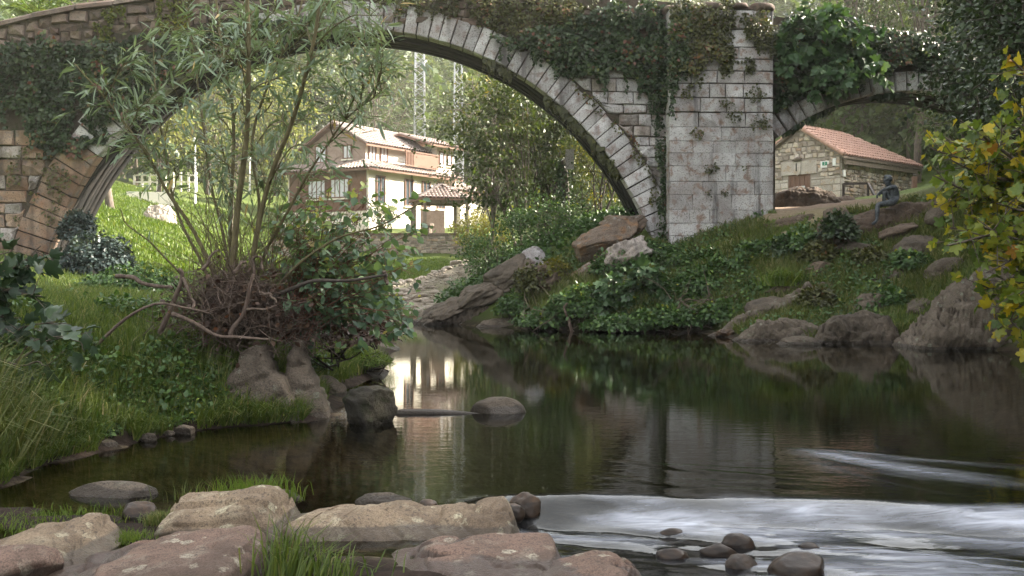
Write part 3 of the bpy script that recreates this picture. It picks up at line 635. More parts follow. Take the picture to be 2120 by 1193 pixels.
# voussoirs of the land arch
NV2 = 25; e2 = np.linspace(a2, math.pi - a2, NV2 + 1)
for k in range(NV2):
    a0, a1 = e2[k] - .004, e2[k + 1] + .004; ro = RO2 + rng.normal() * .03
    poly = [(U2 + R2 * math.cos(a0), Z2 + R2 * math.sin(a0)), (U2 + R2 * math.cos(a1), Z2 + R2 * math.sin(a1)), (U2 + ro * math.cos(a1), Z2 + ro * math.sin(a1)), (U2 + ro * math.cos(a0), Z2 + ro * math.sin(a0))]
    stone_piece('voussoir', poly, -.02 + rng.normal() * .012, .5, M['ring_stone'], bridge, bev=.03)
# vault lining: courses of dark stone running round the underside
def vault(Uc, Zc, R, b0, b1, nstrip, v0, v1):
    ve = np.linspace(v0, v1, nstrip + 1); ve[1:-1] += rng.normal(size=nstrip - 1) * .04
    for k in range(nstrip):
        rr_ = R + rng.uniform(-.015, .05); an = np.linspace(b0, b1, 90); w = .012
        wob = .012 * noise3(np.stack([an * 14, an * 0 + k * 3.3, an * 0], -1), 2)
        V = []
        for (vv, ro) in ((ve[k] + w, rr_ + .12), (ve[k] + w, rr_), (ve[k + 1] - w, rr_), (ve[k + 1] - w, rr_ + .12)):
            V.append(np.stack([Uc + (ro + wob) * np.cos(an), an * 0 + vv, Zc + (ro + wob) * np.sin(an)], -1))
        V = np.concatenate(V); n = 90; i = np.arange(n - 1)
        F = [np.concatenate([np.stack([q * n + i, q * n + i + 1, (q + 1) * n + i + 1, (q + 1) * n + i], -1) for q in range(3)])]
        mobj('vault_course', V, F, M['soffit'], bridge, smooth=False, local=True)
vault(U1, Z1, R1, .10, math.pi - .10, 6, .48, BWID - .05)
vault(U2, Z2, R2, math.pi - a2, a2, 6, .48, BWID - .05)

# coursed masonry, clipped round the arch ring
def clip_ring(poly, Uc, Zc, ro):
    pts = []
    n = len(poly)
    for i in range(n):
        a, b = np.array(poly[i]), np.array(poly[(i + 1) % n])
        for t in np.linspace(0, 1, 4)[:-1]: pts.append(a + (b - a) * t)
    pts = np.array(pts); d = pts - np.array([Uc, Zc]); r_ = np.linalg.norm(d, axis=1)
    if (r_ > ro).mean() < .35: return None
    if (r_ >= ro).all(): return poly
    pts = np.where((r_ < ro)[:, None], np.array([Uc, Zc]) + d / r_[:, None] * ro, pts)
    return pts
def coursed(u0, u1, z0, z1, hmin, hmax, wmin, wmax, vf, mat, name='stone_block', gap=.014, keep=lambda u, z: True, depth=.12, jit=.014, ring=True, topf=None, mat2=None, parent=None):
    z = z0; out_ = []
    while z < z1 - .08:
        hh = min(rng.uniform(hmin, hmax), z1 - z)
        if z1 - z - hh < hmin * .5: hh = z1 - z
        u = u0 - rng.uniform(0, wmin) if ring else u0
        while u < u1 - .02:
            w = rng.uniform(wmin, wmax)
            if not ring and u1 - u - w < wmin * .6: w = u1 - u
            dz = 0 if topf is None else topf(u + w / 2)
            poly = [(u + gap, z + gap + dz), (u + w - gap, z + gap + dz), (u + w - gap, z + hh - gap + dz), (u + gap, z + hh - gap + dz)]
            if ring: poly = clip_ring(poly, U1, Z1, RO1 + .06 + (.22 if u < 0 and z < 6.5 else 0))
            if poly is not None and keep(u + w / 2, z + hh / 2 + dz):
                mm = M[mat2] if (mat2 and rng.random() < .3) else M[mat]
                out_.append(stone_piece(name, poly, vf + rng.normal() * .012, depth, mm, parent or bridge, bev=.03, jit=jit))
            u += w
        z += hh
    return out_
uA, zA = bp(-30, 530); uB, zB = bp(235, 285)
coursed(uA, -7.4, 1.7, 5.7, .30, .50, .45, 1.0, 0.0, 'red_stone', mat2='grey_block', jit=.03)
coursed(4.6, PU0 + .25, 2.2, 8.3, .28, .42, .40, .85, .0, 'pale_stone', mat2='grey_block', keep=lambda u, z: (u - 4.6) * .9 + 2 > (8.3 - z) * -.2, jit=.02)
uP0, uP1 = bp(-20, 0)[0], bp(640, 0)[0]
coursed(uP0, uP1, -1.0, -.16, .15, .34, .22, .6, .01, 'parapet_stone', name='rubble_stone', jit=.05, ring=False, topf=ztop)
uQ0, uQ1 = bp(780, 0)[0], bp(1390, 0)[0]
coursed(uQ0, uQ1, -1.35, -.55, .18, .28, .3, .6, .01, 'parapet_stone', name='rubble_stone', jit=.05, ring=False, topf=ztop)
uR0, uR1 = bp(1800, 0)[0], bp(2010, 0)[0]
coursed(uR0, uR1, -.9, -.16, .2, .3, .35, .7, .01, 'parapet_stone', name='rubble_stone', jit=.05, ring=False, topf=ztop)
# coping slabs along the parapet
def coping(u0, u1, v0=-.10):
    u = u0
    while u < u1:
        w = rng.uniform(.85, 1.5); z0, z1 = ztop(u + .01), ztop(u + w - .01); hh = .2 + rng.normal() * .015
        mb = MB(); n = 7
        th = np.linspace(0, math.pi, n); vv = v0 + .30 - .30 * np.cos(th); zz = hh * np.sin(th) ** .6
        V = []
        for uu, zb_ in ((u + .012, z0), (u + w - .012, z1)):
            V += [(uu + rng.normal() * .012, a, zb_ - .14 + b + rng.normal() * .012) for a, b in zip(vv, zz)]
        F = [[i, i + 1, n + i + 1, n + i] for i in range(n - 1)] + [[n - 1, 0, n, 2 * n - 1], list(range(n))[::-1], [n + i for i in range(n)]]
        mobj('coping_stone', V, F, M['parapet_stone'], bridge, local=True); u += w
coping(bp(-30, 0)[0], bp(470, 0)[0]); coping(uR0 - .5, bp(2010, 0)[0])

# buttress pier with its own coursed facing
pz0, pz1 = 1.0, bp(1500, 18, -.6)[1]
pier = mobj('pier_core', *(lambda mb: (mb.v, mb.f))(MB().box((PU0 + .06, -.53, pz0), (PU1 - PU0 - .12, 0, 0), (0, .62, 0), (0, 0, pz1 - pz0))), M['mortar'], bridge, local=True)
cz = [bp(1500, y, -.6)[1] for y in (540, 514, 488, 462, 435, 403, 376, 344, 317, 292, 264, 233, 203, 173, 147, 122, 98, 60, 20)]
for k in range(len(cz) - 1):
    u = PU0; first = True
    while u < PU1 - .05:
        w = rng.uniform(.45, 1.05)
        if PU1 - u - w < .35: w = PU1 - u
        last = u + w > PU1 - .01; g_ = .012 if k > 9 else .003
        poly = [(u + (0 if first else g_), cz[k] + g_), (u + w - (0 if last else g_), cz[k] + g_), (u + w - (0 if last else g_), cz[k + 1] - g_), (u + (0 if first else g_), cz[k + 1] - g_)]
        vf = -.60 + rng.normal() * (.012 if k > 9 else .006)
        stone_piece('pier_block', poly, vf, .66 if (first or last) else .12, M['pier_stone'], bridge, bev=.024 if k > 9 else .007, jit=.016 if k > 9 else .007)
        u += w; first = False
mb = MB()
for k in range(4):
    w = (PU1 - PU0 + .1) / 4; u = PU0 - .03 + k * w
    V, F = blob((u + w / 2, -.05, pz1 + .07), (w / 2 * 1.08, .72, .14), 900 + k, sub=3, facets=3, boxy=.45, rough=.1)
    mobj('coping_slab', V, F, M['parapet_stone'], bridge, local=True, smooth=True)

# ------------------------------------------------------------------ rocks in and along the river
ridge_rock('boulder', 'flat-topped cracked slab with mossy top at the bottom corner beside grass', [(-40, 1150), (12, 1118), (25, 1111), (68, 1092), (129, 1085), (177, 1076), (200, 1084), (217, 1111), (245, 1140)], 5.75, .55, .30, -.12, 3, 'fore_rock_tan', lay=.09, amp=.048, nf=3.2)
ridge_rock('boulder', 'broad pinkish boulder with round pale lichen spots, foremost at bottom', [(60, 1215), (136, 1165), (238, 1138), (265, 1128), (340, 1111), (391, 1102), (441, 1097), (475, 1087), (503, 1084), (530, 1101), (548, 1150), (556, 1200)], 5.45, .95, .30, -.25, 4, 'fore_rock', lay=.09, amp=.048, nf=2.8, nx=180)
ridge_rock('boulder', 'pale tan boulder with a grass tuft behind its top', [(350, 1085), (360, 1050), (374, 1036), (408, 1026), (475, 1024), (509, 1016), (537, 1014), (564, 1019), (584, 1040), (612, 1075), (630, 1100)], 6.35, .62, .28, -.15, 5, 'fore_rock_tan', lay=.09, amp=.048, nf=3.0, nx=150)
ridge_rock('boulder', 'long low tan slab reaching to the rapids, with lichen-white tip', [(560, 1100), (595, 1062), (620, 1048), (680, 1034), (748, 1033), (792, 1040), (843, 1053), (890, 1062), (911, 1060), (952, 1052), (1003, 1040), (1040, 1033), (1057, 1057), (1071, 1091), (1076, 1110)], 6.25, .42, .25, -.16, 6, 'fore_rock_tan', lay=.09, amp=.042, nf=2.6, nx=200)
ridge_rock('boulder', 'smooth pink boulder at the bottom centre beside the rapids', [(740, 1200), (792, 1158), (816, 1147), (857, 1142), (901, 1121), (945, 1109), (979, 1108), (1020, 1106), (1071, 1101), (1122, 1097), (1139, 1101), (1149, 1125), (1165, 1155), (1172, 1185)], 5.6, .62, .22, -.2, 7, 'fore_rock', lay=.09, amp=.042, nf=2.7, nx=190)
ridge_rock('boulder', 'rounded grey-pink boulder dipping into the rapids at the bottom edge', [(1060, 1215), (1105, 1172), (1156, 1152), (1190, 1142), (1230, 1133), (1257, 1142), (1291, 1165), (1322, 1191), (1345, 1225)], 5.2, .6, .3, -.25, 8, 'fore_rock', lay=.09, amp=.045, nf=2.4, nx=140)
rock('boulder', 'dark reddish stone wedged under the corner slab', at(30, 1185, 5.25) , (.30, .24, .15), 12, 'fore_rock', sub=4)
rock('stone', 'grey rounded stone peeping out behind the grass tuft', at(600, 1032, 6.95) + (0, 0, -.03), (.125, .13, .10), 13, 'bank_rock', facets=2)
rock('stone', 'brown low stone behind the long slab', onwater(790, 1046) + (0, .1, .0), (.18, .1, .06), 14, 'bank_rock', facets=2)
rock('stone', 'small dark grey pebble at the start of the rapids', onwater(885, 1048), (.068, .06, .045), 15, 'wet_rock', facets=2, sub=3)
rock('stone', 'dark brown cone-shaped stone on the lip of the rapids', onwater(1088, 1044) + (0, .05, -.05), (.11, .1, .115), 226, 'wet_rock', facets=3, rough=.3)
rock('stone', 'orange-brown wet stone beside the cone-shaped stone', onwater(1062, 1050) + (0, 0, -.05), (.085, .08, .075), 17, 'wet_rock', facets=2)
rock('stone', 'flat oval brown stone lying in the still water by the grassy bank', onwater(228, 1026) + (0, .05, 0), (.31, .17, .085), 18, 'bank_rock', facets=1, rough=.12)
rock('stone', 'dark wet rock with a sprout, between oval stone and corner slab', onwater(288, 1065), (.115, .1, .09), 19, 'wet_rock', facets=4)
for i, (x0, x1, y0, y1, lab) in enumerate([(1497, 1565, 1104, 1132, 'brown wet stone uppermost of those standing in the rapids'), (1455, 1530, 1125, 1147, 'low dark stone just below the uppermost rapids stone'), (1363, 1425, 1141, 1153, 'thin dark stone furthest towards the boulders in the rapids'),
        (1506, 1572, 1151, 1174, 'small black dome-shaped stone in the rapids'), (1600, 1722, 1152, 1190, 'largest brown stone in the rapids at the bottom'), (1368, 1420, 1098, 1107, 'sliver of reddish stone awash in the white rapids'), (1655, 1702, 1128, 1138, 'pinkish stone barely breaking the rapids above the largest one')]):
    p = at((x0 + x1) / 2, y1 - 2, (HC + .11) * FPX / (y1 - 2 - CYH)); sx = (x1 - x0) / FPX * p[1] / 2
    rock('rapids_stone', lab, p + (0, sx * .55, -.015), (sx * 1.08, sx * .75, (y1 - y0) / FPX * p[1] * .85 + .015), 30 + i, 'wet_rock', group='stones in the rapids', facets=2, rough=.2)
rock('mossy_block', 'black moss-topped block standing in the calm pool', onwater(760, 880) + (0, .15, .14), (.27, .24, .24), 41, 'moss_block', facets=5, boxy=.35, rough=.12, sub=5, fine=.06)
rock('stone', 'rounded grey-green stone awash in the pool', onwater(1032, 856) + (0, .12, .0), (.31, .2, .165), 42, 'mossy_rock', facets=2, rough=.14)
ridge_rock('stone', 'thin ledge of rock between the black block and the rounded stone', [(800, 858), (830, 846), (900, 846), (960, 852), (1000, 857)], onwater(880, 856)[1], .05, .06, -.05, 43, 'mossy_rock', amp=.008)
# foot of the island of driftwood
outline_rock('boulder', 'leaning wedge of grey-brown rock under the driftwood', [(440, 905), (446, 830), (462, 775), (485, 738), (512, 722), (534, 728), (545, 775), (572, 792), (596, 832), (618, 868), (632, 905)], 10.45, .55, 44, 'bank_rock', lean=.35, bev=.045, amp=.05, lay=.16)
outline_rock('boulder', 'narrow upright rock wedge next to the pool under the willow', [(590, 900), (578, 800), (584, 745), (600, 710), (612, 716), (630, 775), (648, 800), (668, 845), (690, 900)], 10.75, .5, 45, 'bank_rock', lean=.3, bev=.045, amp=.05, lay=.14)
rock('boulder', 'low pointed rock at the waterline behind the rock wedges', onwater(668, 825) + (0, .2, .02), (.28, .3, .24), 46, 'bank_rock', facets=6)
ridge_rock('boulder', 'mossy ledge at the waterline below the leafy shrub', [(660, 790), (690, 768), (740, 760), (790, 765), (815, 790)], 15.2, .4, .6, -.1, 47, 'bank_rock', lay=.1, amp=.07)
ridge_rock('boulder', 'dark stony bank edge below the drooping shrub', [(700, 730), (740, 712), (790, 706), (826, 722)], 20, .5, 1.0, -.1, 48, 'bank_rock', lay=.14, amp=.1)
# under the arch and along the far bank
ridge_rock('rock_outcrop', 'dark mossy rock slope dipping into the pool under the arch', [(828, 678), (850, 664), (900, 640), (950, 610), (1000, 575), (1050, 545), (1085, 540), (1110, 580), (1120, 640)], 30.0, .9, 1.3, -.3, 50, 'mossy_rock', chop=2, lay=.3, amp=.28, nf=1.9, nx=200)
ridge_rock('boulder', 'pale flat slab at the waterline under the arch', [(975, 684), (1000, 668), (1040, 655), (1068, 652), (1078, 684)], 28.3, .35, .4, -.1, 51, 'bank_rock', lay=.1, amp=.06)
rock('boulder', 'small black stone at the tip of the mossy slope', onwater(826, 671), (.35, .25, .22), 52, 'wet_rock')
rock('rock_outcrop', 'rust-stained jutting rock beside the arch foot', at(1238, 505, 28.9), (1.15, .8, .55), 211, 'rust_rock', tilt=(.2, .5), sub=5, facets=9, rough=.4, fine=.07, lay=.22)
rock('rock_outcrop', 'small brown rock perched on top of the jutting rock', at(1290, 466, 29.4), (.75, .7, .42), 204, 'rust_rock', tilt=(.1, .2), sub=5, facets=8, fine=.07, lay=.16)
rock('rock_outcrop', 'orange rock slab sloping below the jutting rock', at(1222, 568, 28.5), (1.45, .6, .34), 215, 'rust_rock', tilt=(.3, .62), sub=5, facets=8, rough=.35, fine=.06, lay=.16)
rock('boulder', 'grey lichen-blotched boulder above the green bank', at(1290, 535, 28.0), (.85, .55, .55), 216, 'grey_block', tilt=(.2, .35), sub=5, facets=8, rough=.4, fine=.10, lay=.18)
rock('rock_outcrop', 'mossy rock hump in the middle of the slope under the arch', at(1055, 575, 29.7), (.85, .7, .55), 217, 'mossy_rock', tilt=(.1, .5), sub=5, facets=8, rough=.4, fine=.08, lay=.2)
rock('rock_outcrop', 'mossy rock hump lower down the slope under the arch', at(990, 612, 29.6), (.95, .7, .45), 218, 'mossy_rock', tilt=(.1, .45), sub=5, facets=8, rough=.4, fine=.08, lay=.2)
rock('rock_outcrop', 'lowest mossy hump of the slope, next to the waterline', at(925, 645, 29.8), (.9, .7, .32), 219, 'mossy_rock', tilt=(.1, .35), sub=5, facets=8, rough=.4, fine=.08, lay=.16)
rock('rock_outcrop', 'shadowed rock between mossy slope and orange slab', at(1140, 590, 28.8), (.75, .6, .6), 220, 'brown_rock', tilt=(.1, .3), sub=5, facets=8, rough=.4, fine=.08, lay=.2)
ridge_rock('boulder', 'reddish-white boulder among bushes under the arch', [(1070, 560), (1080, 522), (1100, 502), (1118, 498), (1130, 520), (1140, 560)], 30.2, .5, .6, 1.2, 56, 'pale_stone', amp=.10)
ridge_rock('boulder', 'long root-like rock ridge sloping down to the water', [(1455, 700), (1490, 685), (1520, 665), (1550, 640), (1590, 625), (1640, 605), (1672, 585), (1690, 600)], 24.4, .35, .6, -.2, 57, 'bank_rock', chop=0, lay=.16, amp=.10, nf=1.8, nx=160)
ridge_rock('boulder', 'domed pale rock at the waterline below the long ridge', [(1505, 715), (1535, 690), (1570, 668), (1610, 655), (1650, 652), (1685, 662), (1705, 690), (1715, 715)], 22.6, .4, .6, -.15, 58, 'bank_rock', lay=.16, amp=.14, nx=160)
ridge_rock('boulder', 'small flat pale rock lying at the far waterline', [(1595, 722), (1625, 700), (1660, 690), (1690, 700), (1700, 722)], 21.6, .3, .3, -.1, 59, 'bank_rock', lay=.1, amp=.06)
ridge_rock('boulder', 'rugged dark-streaked rock below the grassy slope', [(1680, 722), (1700, 685), (1730, 655), (1770, 650), (1800, 642), (1840, 648), (1862, 690), (1870, 720)], 21.9, .4, .7, -.15, 60, 'mossy_rock', lay=.2, amp=.2, nx=160)
ridge_rock('boulder', 'big steep brown boulder under the yellowing fig', [(1865, 735), (1900, 680), (1940, 630), (1985, 585), (2040, 550), (2100, 525), (2180, 500), (2300, 500)], 20.6, .7, 1.4, -.3, 61, 'bank_rock', lay=.3, amp=.26, nx=200, nf=2.2)
ridge_rock('rock_slab', 'long tilted rock slab carrying the bronze figure', [(1745, 462), (1765, 446), (1800, 433), (1850, 427), (1900, 421), (1950, 413), (2000, 405), (2060, 420)], 27.2, .55, .7, 2.3, 62, 'brown_rock', chop=0, lay=.16, amp=.09, nf=2.4, nx=180)
ridge_rock('boulder', 'upright ivy-hung rock next to the statue slab', [(1688, 500), (1700, 455), (1712, 432), (1735, 423), (1755, 430), (1772, 465), (1780, 500)], 26.6, .4, .5, 2.0, 63, 'brown_rock', lay=.2, amp=.13)
ridge_rock('boulder', 'big smooth brown boulder in front of the hut door', [(1596, 436), (1605, 396), (1640, 388), (1680, 392), (1710, 398), (1732, 410), (1740, 432)], 33, .9, .9, 3.4, 64, 'brown_rock', chop=1, lay=.25, amp=.14)
ridge_rock('boulder', 'small dark blocky stone beside the handrail', [(1728, 432), (1735, 408), (1750, 405), (1766, 410), (1778, 434)], 35, .5, .6, 3.6, 65, 'brown_rock', amp=.08)
rock('boulder', 'round grey boulder below the statue slab', at(1940, 452, 25.5), (.28, .3, .3), 66, 'bank_rock')
ridge_rock('boulder', 'weathered rock shelf in the grass below the statue', [(1830, 545), (1870, 500), (1905, 478), (1930, 490), (1950, 530)], 25.2, .4, .5, 1.8, 67, 'mossy_rock', lay=.18, amp=.14)
ridge_rock('boulder', 'brown rock step in the middle of the grassy slope', [(1740, 640), (1775, 615), (1820, 600), (1850, 612), (1870, 640)], 23.6, .35, .5, .5, 68, 'bank_rock', lay=.15, amp=.12)
ridge_rock('boulder', 'rock ledge half hidden under the fig leaves', [(1910, 580), (1940, 548), (1990, 530), (2040, 535), (2070, 570)], 23.6, .4, .5, 1.2, 69, 'bank_rock', lay=.15, amp=.12)
ridge_rock('boulder', 'low stone edge of the path by the pier', [(1570, 470), (1600, 455), (1650, 442), (1690, 440), (1705, 455)], 28.6, .3, .4, 2.6, 70, 'brown_rock', lay=.12, amp=.09)

for i, (px_, py_, Y_, sx, sy, sz, mt, lab) in enumerate([(1585, 640, 24.6, .5, .4, .30, 'mossy_rock', 'mossy rock tucked above the long rock ridge'), (1720, 600, 24.8, .42, .35, .26, 'bank_rock', 'squarish rock poking out of the grassy slope'), (1770, 520, 26.0, .5, .4, .3, 'mossy_rock', 'mossy rock under the statue ledge'), (1840, 575, 24.4, .45, .35, .24, 'bank_rock', 'flat rock in the middle of the far slope'), (1905, 640, 22.8, .4, .35, .26, 'mossy_rock', 'dark rock beside the big steep boulder'), (1690, 560, 25.6, .35, .3, .25, 'brown_rock', 'brown rock among the sedge above the ridge'), (1630, 600, 25.4, .6, .4, .35, 'brown_rock', 'shadowed rock face below the sedge clump'), (1960, 560, 23.4, .5, .4, .32, 'bank_rock', 'weathered rock just left of the fig leaves'), (1740, 690, 22.0, .3, .25, .14, 'bank_rock', 'small rock at the waterline between two boulders'), (1500, 690, 24.0, .28, .25, .12, 'wet_rock', 'dark wet stone at the end of the rock ridge'), (1860, 480, 26.2, .6, .35, .2, 'brown_rock', 'earthy rock shelf in the shade of the statue slab')]):
    rock('boulder', lab, at(px_, py_, Y_), (sx, sy, sz), 500 + i, mt, facets=8, rough=.35, fine=.08, lay=.12, tilt=(.1, .25))
for i, (px_, py_, sx, lab) in enumerate([(115, 945, .12, 'small grey stone on the muddy bank edge'), (160, 938, .08, 'brown pebble in the mud below the tall grass'), (215, 930, .10, 'dark pebble at the muddy waterline'), (300, 915, .09, 'wet stone under the overhanging bank grass'), (380, 900, .11, 'muddy stone near the leaning rock wedge'), (345, 905, .06, 'tiny pebble between two muddy stones')]):
    rock('stone', lab, onwater(px_, py_) + (0, .06, .02), (sx, sx * .8, sx * .6), 540 + i, 'bank_rock', facets=3, sub=3)
# cobbles of the gravel bar
n = 290; k = 0
base_cob = [new_mesh(*blob((0, 0, 0), (1, .8, .5), 700 + i, sub=2, facets=3), smooth=True) for i in range(4)]
for me in base_cob: me.name = 'cobble'; me.materials.append(M['gravel'])
cobs = []
while k < n:
    x, y = rng.uniform(-7, -.8), 35.0 + rng.random() ** 1.6 * 12
    if river_sd(np.array([x]), np.array([y]))[0] < .15 or abs(x + 4) > 3.2 + .1 * (y - 35): continue
    o = bpy.data.objects.new('cobble', base_cob[k % 4]); link(o); s = rng.uniform(.09, .26) * (1.35 if rng.random() < .15 else 1)
    o.location = (x, y, h1(x, y) + s * .15); o.scale = (s, s, s * rng.uniform(.7, 1.1)); o.rotation_euler = (rng.normal() * .2, rng.normal() * .2, rng.uniform(0, 6.3)); o.parent = ground
    k += 1

n = 3500; X = rng.uniform(-7.5, -.5, n); Y = 34.8 + rng.random(n) ** 1.3 * 14; k = (river_sd(X, Y) > .1) & (np.abs(X + 4) < 3.4 + .1 * (Y - 35)); X, Y = X[k], Y[k]; Z = H(X, Y); Vb, Fb = blob((0, 0, 0), (1, .8, .5), 733, sub=1, facets=2); n = len(X); sc = rng.uniform(.03, .09, n); a_ = rng.uniform(0, 6.3, n)
R_ = np.stack([np.stack([np.cos(a_), np.sin(a_), 0 * a_], 1), np.stack([-np.sin(a_), np.cos(a_), 0 * a_], 1), np.stack([0 * a_, 0 * a_, 1 + 0 * a_], 1)], 1)
V = np.einsum('kj,njl->nkl', Vb, R_) * sc[:, None, None] + np.stack([X, Y, Z + sc * .1], 1)[:, None, :]; F = [(Fb[0][None] + (np.arange(n) * len(Vb))[:, None, None]).reshape(-1, 3)]
tag(mobj('gravel', V.reshape(-1, 3), F, M['gravel']), 'pale pebbles of the gravel bar between the cobbles', 'gravel', kind='stuff')

# ------------------------------------------------------------------ buildings
Zup = np.array([0, 0, 1.0])
def v3(xy, z): return np.array([xy[0], xy[1], z], float)
def barrel_roof(E0, A, la, S, lsl, rows, pitch, inset0=lambda t: 0, inset1=lambda t: 0, r=None, seg=5, lift=.02):
    """barrel tiles on a roof plane. E0: eave corner, A: unit along eave, la length, S: unit up-slope, lsl slope length; insets trim each side with height fraction t"""
    r = r or pitch * .42; N = norm(np.cross(A, S)); N = N if N[2] > 0 else -N
    Vs, Fs, o = [], [], 0; th = np.linspace(0, math.pi, seg)
    nc = int(la / pitch); rl = lsl / rows
    for c in range(nc):
        x = (c + .5) * la / nc
        for k in range(rows):
            t0, t1 = k / rows, (k + 1.12) / rows
            if x < inset0(t0) or x > la - inset1(t0): continue
            jx, jn = rng.normal() * pitch * .03, abs(rng.normal()) * .006
            ring = []
            for tt, rr_, l_ in ((t0, r * 1.08, lift + .025), (t1, r * .9, lift)):
                cpos = E0 + A * (x + jx) + S * lsl * tt + N * (l_ + jn)
                ring.append(cpos[None] + rr_ * (-np.cos(th)[:, None] * A[None] + np.sin(th)[:, None] * N[None]))
            V = np.concatenate(ring); i = np.arange(seg - 1)
            Vs.append(V); Fs.append(np.stack([i, i + 1, seg + i + 1, seg + i], -1) + o); o += len(V)
    return np.concatenate(Vs), [np.concatenate(Fs)]
def quad_slab(P, thick):
    """slab under polygon P (list of 3d points), thickness downwards"""
    P = [np.asarray(p, float) for p in P]; n = len(P); V = P + [p - Zup * thick for p in P]
    F = [list(range(n)), [n + i for i in range(n)][::-1]] + [[i, n + i, n + (i + 1) % n, (i + 1) % n] for i in range(n)]
    return V, F
def wall_pieces(parent, name, O, A, N, w0, w1, z0, z1, hmin, hmax, wmin, wmax, mat, proud=.03, gap=.02, skip=None, joined=True, jit=.02, topf=None):
    """stones on a wall plane. O: 3d origin, A: along, N: outward normal"""
    Vs, Fs, Ts = [], [], []; z = z0; objs = []
    while z < z1 - .04:
        hh = rng.uniform(hmin, hmax); u = w0 - rng.uniform(0, wmin * .5)
        while u < w1:
            w = rng.uniform(wmin, wmax); a, b = max(u, w0), min(u + w, w1)
            zz1 = z + hh
            if topf is not None: zz1 = min(zz1, topf((a + b) / 2))
            zz1 = min(zz1, z1)
            if b - a > wmin * .4 and zz1 - z > .05 and not (skip and skip((a + b) / 2, (z + zz1) / 2)):
                q = np.array([(a + gap, z + gap), (b - gap, z + gap), (b - gap, zz1 - gap), (a + gap, zz1 - gap)]) + rng.normal(size=(4, 2)) * jit
                c = q.mean(0); inn = c + (q - c) * .8; p = proud * rng.uniform(.6, 1.5)
                V = [O + A * s[0] + Zup * s[1] - N * .03 for s in q] + [O + A * s[0] + Zup * s[1] + N * p * .6 for s in q] + [O + A * s[0] + Zup * s[1] + N * p for s in inn]
                F = [[i, (i + 1) % 4, 4 + (i + 1) % 4, 4 + i] for i in range(4)] + [[4 + i, 4 + (i + 1) % 4, 8 + (i + 1) % 4, 8 + i] for i in range(4)] + [[8, 9, 10, 11]]
                if joined:
                    n = len(Vs); Vs += V; Ts += [rng.random()] * len(V); Fs += [[i + n for i in f] for f in F]
                else: objs.append(mobj(name, V, F, mat, parent))
            u += w
        z += hh
    if joined:
        o = mobj(name, Vs, Fs, mat, parent, attrs={'tint': Ts}); o['kind'] = 'stuff'; return o
    return objs

# --- stone hut behind the bridge
HA = norm(np.array([1.10, 1.0, 0])); HB = np.array([-HA[1], HA[0], 0]); HO = np.array([14.85, 45.0, 0])
hz0, hze, hzr, HL, HWD = 3.6, 6.88, 8.22, 6.95, 4.16
hut = empty('stone_hut', (HO[0], HO[1], hz0)); tag(hut, 'small stone hut with orange tiled roof behind the land arch', 'hut')
def hp(a, b, z): return HO + HA * a + HB * b + Zup * z
mb = MB()
dz1 = 6.08; db0, db1 = 1.52, 2.68
P = [hp(0, 0, hz0), hp(0, HWD, hz0), hp(0, HWD, hze), hp(0, HWD / 2, hzr), hp(0, 0, hze)]; Q = [p + HA * HL for p in P]
P += Q[:2] + [hp(HL, HWD, hze), hp(HL, 0, hze)] + [hp(0, db0, hz0), hp(0, db0, dz1), hp(0, db1, dz1), hp(0, db1, hz0)] + [hp(.3, db0, hz0), hp(.3, db0, dz1), hp(.3, db1, dz1), hp(.3, db1, hz0)]
mb.add(P, [[0, 9, 10, 4], [10, 11, 3, 4], [11, 12, 1, 2], [11, 2, 3], [0, 4, 8, 5], [1, 6, 7, 2], [5, 8, 7, 6], [9, 13, 14, 10], [10, 14, 15, 11], [11, 15, 16, 12]])
mb.build('wall', M['hut_mortar'], hut)
dz1 = 6.08; db0, db1 = 1.52, 2.68
gt = lambda u: hze + (hzr - hze) * (1 - abs(u - HWD / 2) / (HWD / 2)) - .06
gskip = lambda u, z: (db0 - .35 < u < db1 + .35 and z < dz1 + .68)
wall_pieces(hut, 'rubble_stone', HO, HB, -HA, 0.0, HWD, 5.9, 8.2, .13, .24, .16, .42, M['hut_rubble'], proud=.05, skip=gskip, topf=gt, jit=.025)
wall_pieces(hut, 'dressed_block', HO, HB, -HA, .0, db0 - .02, hz0, 5.9, .26, .36, .45, .8, M['hut_stone'], joined=False, jit=.008, proud=.02)
wall_pieces(hut, 'dressed_block', HO, HB, -HA, db1 + .02, HWD, hz0, 5.9, .26, .36, .45, .8, M['hut_stone'], joined=False, jit=.008, proud=.02)
wall_pieces(hut, 'rubble_stone', HO, HA, -HB, .35, HL, hz0, hze - .1, .12, .26, .14, .46, M['hut_rubble'], jit=.03, proud=.06)
wall_pieces(hut, 'corner_stone', HO, HA, -HB, .0, .35, hz0, hze - .1, .28, .36, .33, .36, M['hut_stone'], joined=False, jit=.008, proud=.035)
mb = MB().box(hp(-.06, db0 - .35, dz1), HA * .1, HB * (db1 - db0 + .7), Zup * .62); lint = mb.build('carved_lintel', M['hut_stone'], hut)
